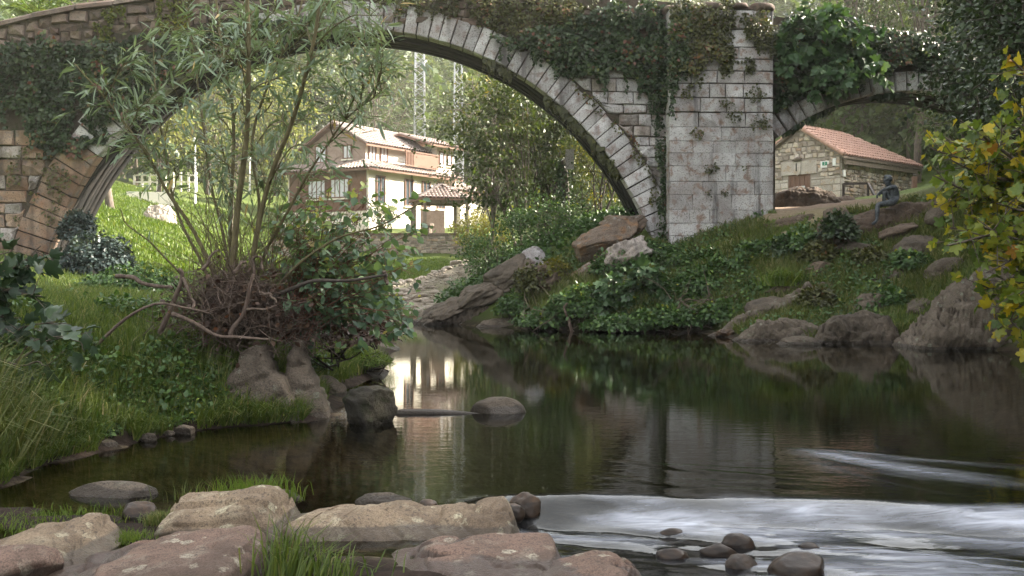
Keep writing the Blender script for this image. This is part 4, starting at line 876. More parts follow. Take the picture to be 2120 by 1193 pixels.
# shield in relief over the door
sh = [(-.17, .56), (.17, .56), (.17, .12), (.12, .0), (0, -.07), (-.12, .0), (-.17, .12)]; cb = (db0 + db1) / 2 + .05
P = [hp(-.10, cb + x, dz1 + .02 + z) for x, z in sh]; n = len(P); Pb = [p + HA * .06 for p in P]
mobj('shield', P + Pb, [list(range(n))] + [[i, (i + 1) % n, n + (i + 1) % n, n + i] for i in range(n)], M['hut_stone'], hut)
mobj('shield_band', *(lambda m: (m.v, m.f))(MB().box(hp(-.112, cb + .02, dz1 + .15), HA * .02, HB * .06, Zup * .38)), M['black'], hut)
V, F = blob(hp(-.16, cb, dz1 + .70), (.13, .24, .10), 88, sub=3, facets=2, rz=math.atan2(HA[1], HA[0])); mobj('bracket_stone', V, F, M['parapet_stone'], hut, smooth=True)
door = MB().box(hp(.04, db0, hz0), HA * .06, HB * (db1 - db0), Zup * (dz1 - hz0)).build('door', M['wood'], hut)
for k in range(4):
    w = (db1 - db0 - .16) / 4; MB().box(hp(.015, db0 + .08 + k * w + .01, hz0), HA * .03, HB * (w - .02), Zup * (dz1 - hz0 - .08)).build('plank', M['wood'], door)
mb = MB()
for b in (db0, db1 - .07): mb.box(hp(-.005, b, hz0), HA * .05, HB * .07, Zup * (dz1 - hz0))
mb.box(hp(-.004, db0, dz1 - .07), HA * .05, HB * (db1 - db0), Zup * .069); mb.build('door_frame', M['wood'], door)
MB().box(hp(-.004, db0 + .28, 5.22), HA * .006, HB * .45, Zup * .32).build('paper_notice', M['paper'], door)
# overhanging tiled roof, hipped at the far end
ov = .35; sl = norm(np.array([0, 0, hzr - hze]) + HB * (HWD / 2)); lsl = math.hypot(HWD / 2 + ov, (hzr - hze) * (1 + ov / (HWD / 2)))
drop = (hzr - hze) / (HWD / 2) * ov; hipL = 3.1
E0 = hp(-.30, -ov, hze - drop + .06); L = HL + .65
ridge0, ridge1 = hp(-.30, HWD / 2, hzr + .06), hp(HL + .35 - hipL, HWD / 2, hzr + .06)
c0, c1 = E0, E0 + HA * L; d0, d1 = hp(-.30, HWD + ov, hze - drop + .06), hp(HL + .35, HWD + ov, hze - drop + .06)
mb = MB()
for P in ([c0, c1, ridge1, ridge0], [d1, d0, ridge0, ridge1], [c1, d1, ridge1]): mb.add(*quad_slab(P, .09))
roof = mb.build('roof', M['old_wood'], hut)
V, F = barrel_roof(E0, HA, L, sl, lsl, 9, .235, inset1=lambda t: hipL * t); o = mobj('roof_tile', V, F, M['tile_red'], roof); o['kind'] = 'stuff'
hb2 = norm(np.cross(HA, Zup)); sl2 = norm(np.array([0, 0, hzr - hze]) - HB * (HWD / 2))
V, F = barrel_roof(d1, -HA, L, sl2, lsl, 9, .235, inset0=lambda t: hipL * t); o = mobj('roof_tile', V, F, M['tile_red'], roof); o['kind'] = 'stuff'
for k in range(10):                                        # verge tiles stepping up the gable
    t0, t1 = k / 10, (k + 1.1) / 10; a, b = E0 + sl * lsl * t0, E0 + sl * lsl * t1
    V, F = tube_np([a + Zup * .10 + HA * .02, b + Zup * .07 + HA * .02], [.11, .09], 8); mobj('verge_tile', V, [F], M['tile_red'], roof)
for k in range(14):
    a = ridge0 + HA * (k * .30); 
    if np.linalg.norm(a - ridge0) > np.linalg.norm(ridge1 - ridge0): break
    V, F = tube_np([a + Zup * .06, a + HA * .33 + Zup * .04], [.13, .11], 8); mobj('ridge_tile', V, [F], M['tile_red'], roof)
MB().box(hp(-.02, -ov + .06, hze - drop - .26), HA * (HL + .2), HB * .10, Zup * .22).build('eave_beam', M['old_wood'], roof)
s_ = empty('number_sign', hp(-.05, .75, 6.45)); tag(s_, 'small white and green number plate on the hut front', 'sign')
MB().box(hp(-.06, .55, 6.30), HA * .02, HB * .42, Zup * .30).build('back_plate', M['white_paint'], s_)
MB().box(hp(-.075, .63, 6.40), HA * .012, HB * .24, Zup * .16).build('green_plate', M['green_sign'], s_)
tcu = bpy.data.curves.new('digit', 'FONT'); tcu.body = '3'; tcu.size = .16; tcu.extrude = .002; tcu.align_x = 'CENTER'; tcu.align_y = 'CENTER'
_t = bpy.data.objects.new('digit_curve', tcu); link(_t); _m = bpy.data.meshes.new_from_object(_t.evaluated_get(bpy.context.evaluated_depsgraph_get())); bpy.data.objects.remove(_t)
_m.materials.clear(); _m.materials.append(M['white_paint']); to = bpy.data.objects.new('digit', _m); link(to); to.parent = s_; to.location = Vector(hp(-.078, .75, 6.48) - ORG[s_]); to.rotation_euler = (math.pi / 2, 0, math.atan2(-HB[1], -HB[0]))
tag(MB().box(hp(-.10, .18, 6.35), HA * .10, HB * .16, Zup * .34).build('wall_box', M['white_paint'], loc=hp(-.1, .2, 6.35)), 'white box fixed high on the hut corner', 'wall box')
tag(MB().box(hp(.12, -.09, 5.85), HA * .18, HB * .05, Zup * .30).build('wall_plaque', M['white_paint'], loc=hp(.1, -.1, 5.85)), 'pale plaque on the hut side wall near the corner', 'plaque')
# handrail in front of the hut
hr = empty('handrail', at(1770, 425, 43)); tag(hr, 'dark steel handrail in front of the hut, bent down at one end', 'handrail')
a, b, c = at(1746, 381, 42.5), at(1797, 380, 42.0), at(1822, 425, 41.0)
MB().bar(a, b, .09, .09).build('top_rail', M['metal'], hr); MB().bar(b, c, .09, .09).build('sloping_rail', M['metal'], hr)
for p, zb in ((a, 4.0), (b, 4.1)): MB().bar((p[0], p[1], zb), p, .08, .08).build('post', M['metal'], hr)
tag(MB().bar(at(1893, 410, 44), at(1893, 366, 44), .18, .18).build('timber_post', M['wood'], loc=at(1893, 410, 44)), 'reddish timber post at the far end of the hut', 'post')
# paved ramp beyond the statue
mb = MB(); mb.add(*quad_slab([at(1745, 441, 29.2), at(1880, 428, 29.2), at(2010, 405, 33), at(1960, 400, 36), at(1800, 427, 36)], .25)); tag(mb.build('path', M['gravel']), 'pale stone ramp leading past the hut', kind='structure')

# --- white house beyond the bridge
WA = norm(np.array([.626, 1.0, 0])); WB = np.array([-WA[1], WA[0], 0]); WO = np.array([-10.0, 68.0, 0])
def wp(a, b, z): return WO + WA * a + WB * b + Zup * z
house = empty('house', wp(3, 3, 4.4)); tag(house, 'cream and brick two-storey house with brown tiled roofs beyond the bridge', 'house')
wz0, wz1, wze, wzr = 3.9, 8.7, 10.35, 11.75; WL, WW = 6.6, 5.2
# upper storey
mb = MB(); mb.add([wp(0, 0, wz1), wp(WL, 0, wz1), wp(WL, 0, wze), wp(0, 0, wze)], [[0, 1, 2, 3]]); mb.build('upper_side_wall', M['white_wall'], house)
mb = MB(); mb.add([wp(0, 0, wz1), wp(0, 0, wze), wp(0, WW / 2, wzr), wp(0, WW, wze), wp(0, WW, wz1)], [[0, 1, 2, 3, 4]]); mb.add([wp(0, WW, wz1), wp(WL, WW, wz1), wp(WL, WW, wze), wp(0, WW, wze)], [[0, 1, 2, 3]]); mb.build('brick_gable', M['brick'], house)
# ground storey, wider
g0, gw = -1.3, WW + 2.2
mb = MB().box(wp(-1.2, g0, wz0), WA * (WL + 3.4), WB * gw, Zup * (8.45 - wz0)); mb.build('ground_floor_wall', M['white_wall'], house)
mb = MB().box(wp(-1.26, g0 + .2, 5.6), WA * .10, WB * (gw - .4), Zup * 2.7); mb.build('timber_gallery', M['wood'], house)
# skirt roof between the storeys
def roof_part(P4, A, la, S, ls, rows, pitch, mat, i0=lambda t: 0, i1=lambda t: 0):
    r_ = mobj('roof', *quad_slab(P4, .12), M['wood'], house); V, F = barrel_roof(P4[0], A, la, S, ls, rows, pitch, i0, i1); o = mobj('roof_tile', V, F, mat, r_); o['kind'] = 'stuff'; return r_
e0, e1 = wp(-1.9, g0 - .6, 8.35), wp(WL + 2.4, g0 - .6, 8.35); i0_, i1_ = wp(0, 0, 9.05), wp(WL + 2.4, 0, 9.05)
ls = np.linalg.norm(wp(0, 0, 9.05) - wp(0, g0 - .6, 8.35)); roof_part([e0, e1, i1_, i0_], WA, WL + 4.3, norm(wp(0, 0, 9.05) - wp(0, g0 - .6, 8.35)), ls, 5, .28, M['tile_brown'], i0=lambda t: 1.9 * t)
f0, f1 = wp(-1.9, g0 + gw + .6, 8.35), e0; ls = np.linalg.norm(wp(0, 0, 9.05) - wp(-1.9, 0, 8.35))
roof_part([f0, f1, i0_, wp(0, WW, 9.05)], -WB, gw + 1.2, norm(wp(0, 0, 9.05) - wp(-1.9, 0, 8.35)), ls, 5, .28, M['tile_brown'], i1=lambda t: 1.9 * t)
# main gable roof
def gable(a0, a1, b0, b1, ze, zr, ov, mat, rows=9):
    bm_ = (b0 + b1) / 2; dr = (zr - ze) / ((b1 - b0) / 2) * ov
    A0, A1 = wp(a0, b0 - ov, ze - dr), wp(a1, b0 - ov, ze - dr); R0, R1_ = wp(a0, bm_, zr), wp(a1, bm_, zr); B0, B1 = wp(a0, b1 + ov, ze - dr), wp(a1, b1 + ov, ze - dr)
    ls = np.linalg.norm(R0 - A0)
    roof_part([A0, A1, R1_, R0], WA, a1 - a0, norm(R0 - A0), ls, rows, .28, mat); roof_part([B1, B0, R0, R1_], -WA, a1 - a0, norm(R0 - B0), ls, rows, .28, mat)
gable(-.55, WL + .2, 0, WW, wze + .12, wzr + .12, .55, M['tile_brown'])
# tower block at the far end
ta, tw = WL + .2, 2.3
MB().box(wp(ta, -1.0, wz0), WA * 2.2, WB * 4.2, Zup * (10.75 - wz0)).build('tower_wall', M['white_wall'], house)
gable(ta - 1.7, ta + 2.6, -1.2, 3.6, 10.85, 11.6, .45, M['tile_brown'], 7)
# lower wing
MB().box(wp(ta + 2.2, -1.6, wz0), WA * 3.0, WB * 3.5, Zup * 3.6).build('wing_wall', M['white_wall'], house)
P0 = wp(ta + .2, -2.3, 7.45); roof_part([P0, P0 + WA * 5.6, wp(ta + 5.8, .6, 8.35), wp(ta + .2, .6, 8.35)], WA, 5.6, norm(wp(0, .6, 8.35) - wp(0, -2.3, 7.45)), np.linalg.norm(wp(0, .6, 8.35) - wp(0, -2.3, 7.45)), 6, .28, M['tile_brown'])
def window(O, A, N, w, h, mat=M['curtain'], mull=1):
    f = MB()
    for (o, ww, hh) in ((0, .09, h), (w - .09, .09, h)): f.box(O + A * o, A * ww, N * .10, Zup * hh)
    for zz in (0, h - .09): f.box(O + A * .09 + Zup * zz, A * (w - .18), N * .10, Zup * .09)
    for k in range(mull): f.box(O + A * (w * (k + 1) / (mull + 1) - .03) + Zup * .09, A * .06, N * .085, Zup * (h - .18))
    wi = f.build('window', M['wood'], house)
    MB().box(O + A * .06 + Zup * .06, A * (w - .12), N * .05, Zup * (h - .12)).build('pane', mat, wi)
    MB().box(O - A * .08 - Zup * .10, A * (w + .16), N * .16, Zup * .095).build('sill', M['white_wall'], wi)
window(wp(0, 3.5, 9.15), WB, -WA, 1.1, 1.25); window(wp(0, 1.2, 9.3), WB, -WA, .8, 1.0)
for a in (.25, 1.5): window(wp(a, -.0, 9.15), WA, -WB, .8, 1.1)
for b in (.3, 2.4): window(wp(-1.27, b, 6.5), WB, -WA, 1.7, 1.35, mull=3)
for a in (-.5, 2.6, 4.6, 6.4): window(wp(a, g0, 6.1), WA, -WB, .95, 1.9, M['dark_glass'])
for a in (ta + .25, ta + 1.25): window(wp(a, -1.0, 9.4), WA, -WB, .6, 1.0, M['curtain'], 0)
mb = MB().box(wp(2.9, -1.2, 8.95), WA * 3.9, WB * .08, Zup * .08); bal = mb.build('balcony_rail', M['wood'], house)
MB().box(wp(2.9, -1.2, 9.95), WA * 3.9, WB * .10, Zup * .10).build('balcony_rail', M['wood'], house)
MB().box(wp(3.9, -1.17, 9.05), WA * 2.9, WB * .05, Zup * .86).build('balcony_panel', M['wood'], house)
for k in range(6): MB().box(wp(2.95 + k * .17, -1.19, 9.03), WA * .07, WB * .07, Zup * .92).build('baluster', M['wood'], house)
MB().bar(wp(3.4, g0 - .06, 4.4), wp(3.4, g0 - .06, 8.3), .10).build('downpipe', M['metal'], house)
# terrace balustrade in front of the gable
tb = empty('balustrade', at(600, 470, 63)); tag(tb, 'cream terrace balustrade in front of the house', 'balustrade')
a, b = at(585, 472, 63), at(760, 472, 62.0); d = b - a
MB().bar(a + Zup * .9, b + Zup * .9, .25, .12).build('top_rail', M['white_wall'], tb); MB().bar(a - Zup * .4, b - Zup * .4, .3, .4).build('base', M['white_wall'], tb)
for k in range(22):
    p = a + d * (k + .5) / 22; MB().tube([p - Zup * .2, p + Zup * .1, p + Zup * .35, p + Zup * .85], [.07, .10, .06, .055], 6).build('baluster', M['white_wall'], tb)
# gazebo
gz = empty('gazebo', at(905, 470, 62)); tag(gz, 'open garden gazebo with brown hipped tile roof on timber posts', 'gazebo')
gc = at(912, 415, 64); A1 = norm(np.array([1, .35, 0])); B1 = np.array([-A1[1], A1[0], 0]); s = 1.72
ap = gc + Zup * .95; cs = [gc - A1 * s - B1 * s, gc + A1 * s - B1 * s, gc + A1 * s + B1 * s, gc - A1 * s + B1 * s]
mb = MB()
for k in range(4): mb.add(*quad_slab([cs[k], cs[(k + 1) % 4], ap + norm(cs[(k + 1) % 4] - cs[k]) * .3, ap - norm(cs[(k + 1) % 4] - cs[k]) * .3], .10))
gr = mb.build('roof', M['wood'], gz)
for k in range(4):
    A_ = norm(cs[(k + 1) % 4] - cs[k]); mid = (cs[k] + cs[(k + 1) % 4]) / 2; S_ = norm(ap - mid); ls = np.linalg.norm(ap - mid)
    V, F = barrel_roof(cs[k], A_, 2 * s, S_, ls, 7, .24, lambda t: s * t * .9, lambda t: s * t * .9); o = mobj('roof_tile', V, F, M['tile_brown'], gr); o['kind'] = 'stuff'
for k in range(4):
    p = gc + (cs[k] - gc) * .80; MB().bar(p - Zup * 2.2, p - Zup * .05, .2, .2).build('post', M['old_wood'], gz)
    q = gc + (cs[(k + 1) % 4] - gc) * .80; MB().bar(p - Zup * .16, q - Zup * .16, .16, .22).build('beam', M['old_wood'], gz)
MB().box(gc + B1 * 2.6 - A1 * .6 - Zup * 2.1, A1 * 1.6, B1 * .3, Zup * 1.6).build('brick_screen', M['brick'], gz)
# garden retaining wall of rubble with coping and gate pillar
gwl = empty('garden_wall', at(880, 545, 58)); tag(gwl, 'grey rubble retaining wall below the garden', 'wall')
a, b = at(560, 545, 58.0), at(1010, 545, 58.6); a[2] = b[2] = 1.6; A_ = norm(b - a); N_ = norm(np.cross(A_, Zup)); Lw = np.linalg.norm(b - a); topz = 3.66
MB().box(a, A_ * Lw, -N_ * .35, Zup * (topz - 1.6)).build('core', M['hut_mortar'], gwl)
M['wall_stone'] = stonemat('grey_rubble', (.36, .31, .26), (.46, .41, .36), (.28, .23, .19), (.15, .13, .11), 1.5, objvar=0, bump=.5, geo=True, piece=True)
o = wall_pieces(gwl, 'rubble_stone', np.array([a[0], a[1], 0]), A_, N_, 0, Lw, 1.6, topz, .14, .28, .16, .42, M['wall_stone'], jit=.03)
for k in range(11):
    MB().box(a + A_ * (k * Lw / 11 + .01) + N_ * .08 + Zup * (topz - 1.6), A_ * (Lw / 11 - .02), -N_ * .5, Zup * .13).build('coping_stone', M['wall_stone'], gwl)
gp = empty('gate_pillar', at(882, 487, 58.3)); tag(gp, 'round stone pillar with flat cap on the garden wall', 'pillar')
p = at(884, 487, 58.4) - N_ * .2; MB().tube([p, p + Zup * .55], [.30, .28], 12).build('shaft', M['wall_stone'], gp); MB().tube([p + Zup * .55, p + Zup * .68], [.42, .40], 12).build('cap', M['wall_stone'], gp)
# lattice masts
def pylon(label, px, py0, py1, Y, w0, w1):
    p0, p1 = at(px, py0, Y), at(px, py1, Y); root = empty('lattice_mast', p0); tag(root, label, 'pylon', 'lattice masts behind the house')
    hh = p1[2] - p0[2]; n = int(hh / .62)
    cr = lambda t, k: p0 + Zup * hh * t + (w0 + (w1 - w0) * t) / 2 * np.array([(-1, -1, 0), (1, -1, 0), (1, 1, 0), (-1, 1, 0)][k])
    for k in range(4): MB().bar(cr(0, k), cr(1, k), .10).build('leg', M['galv'], root)
    for k in range(4):
        mb = MB()
        for j in range(n):
            a_, b_ = (k, (k + 1) % 4) if j % 2 else ((k + 1) % 4, k); mb.bar(cr(j / n, a_), cr((j + 1) / n, b_), .05)
            if j % 4 == 0: mb.bar(cr(j / n, k), cr(j / n, (k + 1) % 4), .05)
        mb.build('bracing', M['galv'], root)
pylon('taller lattice steel mast directly behind the house roof', 869, 300, 60, 92, .95, .75); pylon('nearer lattice steel mast between house and trees', 949, 400, 120, 84, .82, .6)
def lamp(label, px, py0, py1, Y):
    p0, p1 = at(px, py0, Y), at(px, py1, Y); r_ = empty('street_lamp', p0); tag(r_, label, 'street lamp', 'white street lamps on the meadow')
    MB().tube([p0 - Zup * .6, p0 + (p1 - p0) * .4, p1], [.07, .055, .045], 8).build('pole', M['white_paint'], r_)
    MB().tube([p1, p1 + Zup * .10, p1 + Zup * .28, p1 + Zup * .33], [.05, .16, .14, .03], 8).build('lamp_head', M['white_paint'], r_)
lamp('white street lamp on the meadow seen through willow leaves', 404, 402, 296, 62); lamp('white street lamp post half hidden behind the willow stems', 517, 385, 335, 70)
fr_ = empty('timber_fence', at(310, 372, 66)); tag(fr_, 'cream post-and-rail fence above the meadow', 'fence')
for k in range(9):
    p = at(278 + k * 16, 388, 66); MB().bar(p - Zup * .3, p + Zup * 1.0, .12).build('post', M['white_wall'], fr_)
for q in (.35, .8): MB().bar(at(278, 388, 66) + Zup * q, at(406, 388, 66) + Zup * q, .06, .1).build('rail', M['white_wall'], fr_)
ridge_rock('boulder', 'pale boulder on the meadow edge under the bridge', [(300, 442), (312, 425), (330, 418), (350, 424), (362, 442)], 50, .8, .8, 3.5, 81, 'gravel', amp=.15)
mb = MB().box(at(262, 432, 58), (2.6, .6, 0), (-.2, .5, 0), Zup * 1.0); tag(mb.build('low_wall', M['white_wall'], loc=at(268, 432, 58)), 'low cream wall at the top of the meadow', 'wall')

# ------------------------------------------------------------------ bronze figure
def skin_figure(name, joints, bones, mat, parent=None, sub=2):
    me = bpy.data.meshes.new(name); keys = list(joints); idx = {k: i for i, k in enumerate(keys)}
    me.from_pydata([tuple(joints[k][0]) for k in keys], [(idx[a], idx[b]) for a, b in bones], [])
    o = bpy.data.objects.new(name, me); link(o)
    o.modifiers.new('skin', 'SKIN'); s = o.modifiers.new('sub', 'SUBSURF'); s.levels = s.render_levels = sub
    for i, k in enumerate(keys):
        r_ = joints[k][1]; r_ = (r_, r_) if not isinstance(r_, tuple) else r_; me.skin_vertices[0].data[i].radius = tuple(q * (1.22 if q > .025 else 1.05) for q in r_); me.skin_vertices[0].data[i].use_root = (i == 0)
    dg = bpy.context.evaluated_depsgraph_get(); ev = o.evaluated_get(dg); m2 = bpy.data.meshes.new_from_object(ev)
    bpy.data.objects.remove(o); return m2
SP = at(1853, 422, 26.75) + np.array([0, 0, .0])
J = {'pelvis': ((0, 0, .06), (.115, .13)), 'belly': ((.015, 0, .2), (.095, .12)), 'chest': ((-.03, 0, .34), (.105, .145)), 'neckb': ((-.10, 0, .46), (.055, .06)), 'neck': ((-.15, 0, .50), (.048, .05)),
     'skull0': ((-.20, 0, .555), (.088, .082)), 'skull1': ((-.215, 0, .63), (.10, .092)), 'skull2': ((-.20, 0, .685), (.07, .07)), 'jaw': ((-.255, 0, .535), (.045, .045)), 'nose': ((-.305, 0, .595), (.014, .014)), 'brow': ((-.275, 0, .635), (.045, .05)),
     'shN': ((-.06, -.15, .44), .058), 'elN': ((-.26, -.17, .40), .040), 'wrN': ((-.42, -.12, .32), .028), 'haN': ((-.455, -.11, .27), (.022, .036)),
     'shF': ((-.06, .15, .44), .058), 'elF': ((-.24, .20, .30), .040), 'wrF': ((-.38, .10, .30), .028), 'haF': ((-.43, .07, .26), (.022, .036)),
     'hipN': ((-.02, .085, .05), .088), 'knN': ((-.245, .05, .345), .056), 'caN': ((-.275, .04, .16), .05), 'anN': ((-.26, .03, -.01), .034), 'ftN': ((-.31, .02, -.045), (.03, .042)), 'toN': ((-.42, .0, -.06), (.018, .042)),
     'hipF': ((-.06, -.085, .03), .088), 'knF': ((-.50, -.16, -.03), .058), 'caF': ((-.515, -.22, -.21), .052), 'anF': ((-.54, -.24, -.46), .034), 'ftF': ((-.58, -.25, -.51), (.03, .04)), 'toF': ((-.67, -.26, -.565), (.018, .04))}
Bn = [('pelvis', 'belly'), ('belly', 'chest'), ('chest', 'neckb'), ('neckb', 'neck'), ('neck', 'skull0'), ('skull0', 'skull1'), ('skull1', 'skull2'), ('skull0', 'jaw'), ('skull1', 'brow'), ('brow', 'nose'),
      ('chest', 'shN'), ('shN', 'elN'), ('elN', 'wrN'), ('wrN', 'haN'), ('chest', 'shF'), ('shF', 'elF'), ('elF', 'wrF'), ('wrF', 'haF'),
      ('pelvis', 'hipN'), ('hipN', 'knN'), ('knN', 'caN'), ('caN', 'anN'), ('anN', 'ftN'), ('ftN', 'toN'), ('pelvis', 'hipF'), ('hipF', 'knF'), ('knF', 'caF'), ('caF', 'anF'), ('anF', 'ftF'), ('ftF', 'toF')]
for sfx, yy, bx in (('N', -.11, -.455), ('F', .07, -.43)):       # drooping fingers and thumb
    for q in range(4):
        y_ = yy + (q - 1.5) * .021; L_ = (.075, .088, .084, .065)[q]
        J['f%s%d' % (sfx, q)] = ((bx - .018, y_, .245), .0105); J['g%s%d' % (sfx, q)] = ((bx - .030, y_, .245 - L_ * .55), .0095); J['t%s%d' % (sfx, q)] = ((bx - .022, y_, .245 - L_ * 1.15), .008)
        Bn += [('ha' + sfx, 'f%s%d' % (sfx, q)), ('f%s%d' % (sfx, q), 'g%s%d' % (sfx, q)), ('g%s%d' % (sfx, q), 't%s%d' % (sfx, q))]
    J['p' + sfx] = ((bx + .035, yy - .03, .255), .011); J['q' + sfx] = ((bx + .030, yy - .035, .205), .009); Bn += [('ha' + sfx, 'p' + sfx), ('p' + sfx, 'q' + sfx)]
me = skin_figure('seated_figure', J, Bn, M['bronze']); me.materials.clear(); me.materials.append(M['bronze'])
me.polygons.foreach_set('use_smooth', np.ones(len(me.polygons), bool)); me.name = 'bronze_figure'
fig = bpy.data.objects.new('bronze_statue', me); link(fig); fig.location = SP; fig.rotation_euler = (0, 0, math.radians(-6)); ORG[fig] = SP
tag(fig, 'bronze statue of a crouched bare figure seated on the rock slab, knee drawn up', 'statue')
def locobj(name, V, F, smooth=True):
    o = mobj(name, V, F, M['bronze'], smooth=smooth); o.parent = fig; return o
# cropped hair, ears and eye sockets
V, F = blob((-.190, 0, .676), (.128, .118, .110), 5, sub=4, facets=0, rough=.05, fine=.06); keep = None
V = V[:]; sel = (V[:, 0] > -.285 + .35 * (.70 - V[:, 2])) & (V[:, 2] > .585)
Fa = F[0]; Fa = Fa[sel[Fa].all(1)]; locobj('hair', V, [Fa])
for sgn in (-1, 1):
    V, F = blob((-.195, sgn * .082, .59), (.022, .012, .034), 7, sub=2, facets=0); locobj('ear', V, F)
    V, F = blob((-.283, sgn * .032, .606), (.013, .014, .011), 8, sub=2, facets=0); locobj('eye', V, F)
V, F = blob((-.300, 0, .548), (.012, .026, .010), 9, sub=2, facets=0); locobj('lips', V, F)

# ------------------------------------------------------------------ vegetation
T_SMALL = T_([(0, 0, 0), (.36, .28, .05), (.24, .75, 0), (0, 1, -.06), (-.24, .75, 0), (-.36, .28, .05)], [[(0, 1, 2), (0, 2, 3), (0, 3, 4), (0, 4, 5)]])
T_QUAD = T_([(0, 0, 0), (.38, .5, .08), (0, 1, -.04), (-.38, .5, .08)], [[(0, 1, 2, 3)]])
def in_poly(P, poly):
    poly = np.asarray(poly, float); ins = np.zeros(len(P), bool); n = len(poly)
    for i in range(n):
        a, b = poly[i], poly[(i + 1) % n]
        c = ((a[1] > P[:, 1]) != (b[1] > P[:, 1])) & (P[:, 0] < (b[0] - a[0]) * (P[:, 1] - a[1]) / (b[1] - a[1] + 1e-12) + a[0]); ins ^= c
    return ins
def merge_leaves(parts):
    Vs, Fs, T, o = [], {}, [], 0
    for V, F, a in parts:
        for f in F: Fs.setdefault(f.shape[1], []).append(f + o)
        Vs.append(V); T.append(a['tint']); o += len(V)
    return np.concatenate(Vs), [np.concatenate(f) for f in Fs.values()], {'tint': np.concatenate(T)}

# --- ivy on the masonry
def ivy(name, label, poly, dens, v, size, mat, thick, tmpl=T_SMALL, seed=0, arch=True, edge=.22, gapn=.0, strands=0, kind='stuff'):
    pl = np.array([bp(px, py, v) for px, py in poly]); lo, hi = pl.min(0), pl.max(0); n = int(dens * np.prod(hi - lo))
    q = lo + rng.random((n, 2)) * (hi - lo); P3 = np.stack([q[:, 0], q[:, 1], q[:, 0] * 0], 1)
    j = np.stack([fbm(P3 * 2.2, 3, seed), fbm(P3 * 2.2 + 50, 3, seed + 9)], 1)
    ok = in_poly(q + j * edge * 2, pl); cl = fbm(P3 * 1.6 + seed, 4, seed + 4)
    ok &= (cl > -.36 + gapn)
    if arch: ok &= np.hypot(q[:, 0] - U1, q[:, 1] - Z1) > R1 + .10
    q, cl, P3 = q[ok], cl[ok], P3[ok]; n = len(q)
    lump = np.clip(.45 + .9 * cl + .4 * fbm(P3 * 5, 2, seed + 2), .08, 1.3)
    vv = v - .02 - thick * lump * rng.random(n) ** .6
    P = bw(q[:, 0], vv, q[:, 1])
    D = np.stack([rng.normal(size=n) * .7, -.35 - .5 * rng.random(n), -.6 + rng.normal(size=n) * .5], 1); N = np.stack([rng.normal(size=n) * .45, -1 + 0 * vv, .35 + rng.normal(size=n) * .4], 1)
    tint = np.clip(rng.beta(2, 2.5, n) + .5 * cl + .25 * (lump - .5), 0, 1)
    tint[rng.random(n) < .012] = 1.0
    parts = [leafmesh(P, D, N, size * rng.uniform(.6, 1.3, n), tmpl, tint)]
    if strands:
        k = rng.integers(0, n, strands)
        for i in k:
            L_ = rng.uniform(.2, .8); m = int(L_ * 40); t = rng.random(m)
            pp = P[i] + np.stack([np.sin(t * 5 + i) * .03 + rng.normal(size=m) * .02, rng.normal(size=m) * .03, -t * L_], 1)
            parts.append(leafmesh(pp, np.stack([rng.normal(size=m), rng.normal(size=m) - .3, -np.ones(m)], 1), rdir(m) + np.array([0, -1.2, .2]), size * rng.uniform(.5, 1.0, m), tmpl, rng.beta(2, 3, m)))
    V, F, a = merge_leaves(parts); loc = P.mean(0); o = mobj(name, V, F, M[mat], attrs=a, loc=loc); return tag(o, label, 'ivy', kind=kind)
ivy('ivy', 'dark ivy curtain over the spandrel beside the tall willow', [(-20, 85), (100, 78), (200, 92), (300, 72), (430, 62), (560, 42), (660, 30), (660, 62), (560, 84), (470, 118), (400, 155), (330, 200), (280, 245), (225, 268), (195, 290), (165, 318), (125, 300), (95, 330), (60, 240), (20, 225), (-20, 215)], 560, 0, .13, 'ivy_leaf', .42, seed=1, strands=60)
ivy('ivy', 'bright yellow-green ivy patch on the parapet', [(190, 45), (215, 30), (250, 12), (262, 60), (240, 110), (205, 95)], 420, -.02, .11, 'ivy_bright', .12, seed=2, strands=8)
ivy('ivy', 'yellow-green creeper trailing over the coping next to the willow', [(325, -5), (400, -10), (395, 50), (360, 75), (325, 55)], 350, -.02, .10, 'ivy_bright', .12, seed=3, strands=10)
ivy('ivy', 'sparse ivy sprigs on the red stone blocks', [(20, 320), (110, 300), (200, 330), (190, 420), (150, 470), (60, 500), (10, 430)], 200, -.03, .09, 'ivy_olive', .08, seed=5, gapn=.42)
ivy('ivy', 'olive creeper along the top of the river arch ring', [(770, -5), (1000, -8), (1240, -2), (1240, 45), (1150, 70), (1080, 75), (1020, 58), (960, 40), (900, 25), (840, 18), (790, 20)], 560, -.02, .09, 'ivy_olive', .24, seed=6, strands=40)
ivy('ivy', 'thick dark ivy with tiny white flowers on the spandrel by the pier', [(1000, 55), (1080, 70), (1150, 60), (1240, 20), (1390, -5), (1390, 265), (1350, 190), (1310, 165), (1270, 150), (1215, 170), (1160, 150), (1100, 112), (1050, 88)], 600, -.02, .12, 'ivy_leaf', .46, seed=7, strands=70)
ivy('ivy', 'ivy strip hanging down beside the pier', [(1340, 180), (1388, 180), (1388, 520), (1374, 520), (1366, 400), (1356, 300)], 520, -.02, .09, 'ivy_leaf', .18, seed=8, edge=.1, strands=14)
ivy('ivy', 'thin olive creeper following the outer edge of the arch ring', [(1180, 160), (1230, 195), (1280, 250), (1330, 315), (1362, 380), (1375, 460), (1355, 450), (1330, 345), (1285, 275), (1240, 225), (1190, 180)], 260, -.02, .085, 'ivy_olive', .08, seed=9, gapn=.15, edge=.12)
ivy('ivy', 'mixed ivy crown on top of the buttress pier', [(1383, -12), (1440, -2), (1520, 8), (1606, 25), (1606, 110), (1570, 95), (1560, 130), (1545, 158), (1500, 140), (1450, 128), (1400, 150), (1383, 150)], 640, -.61, .10, 'ivy_olive', .34, seed=10, arch=False, strands=50)
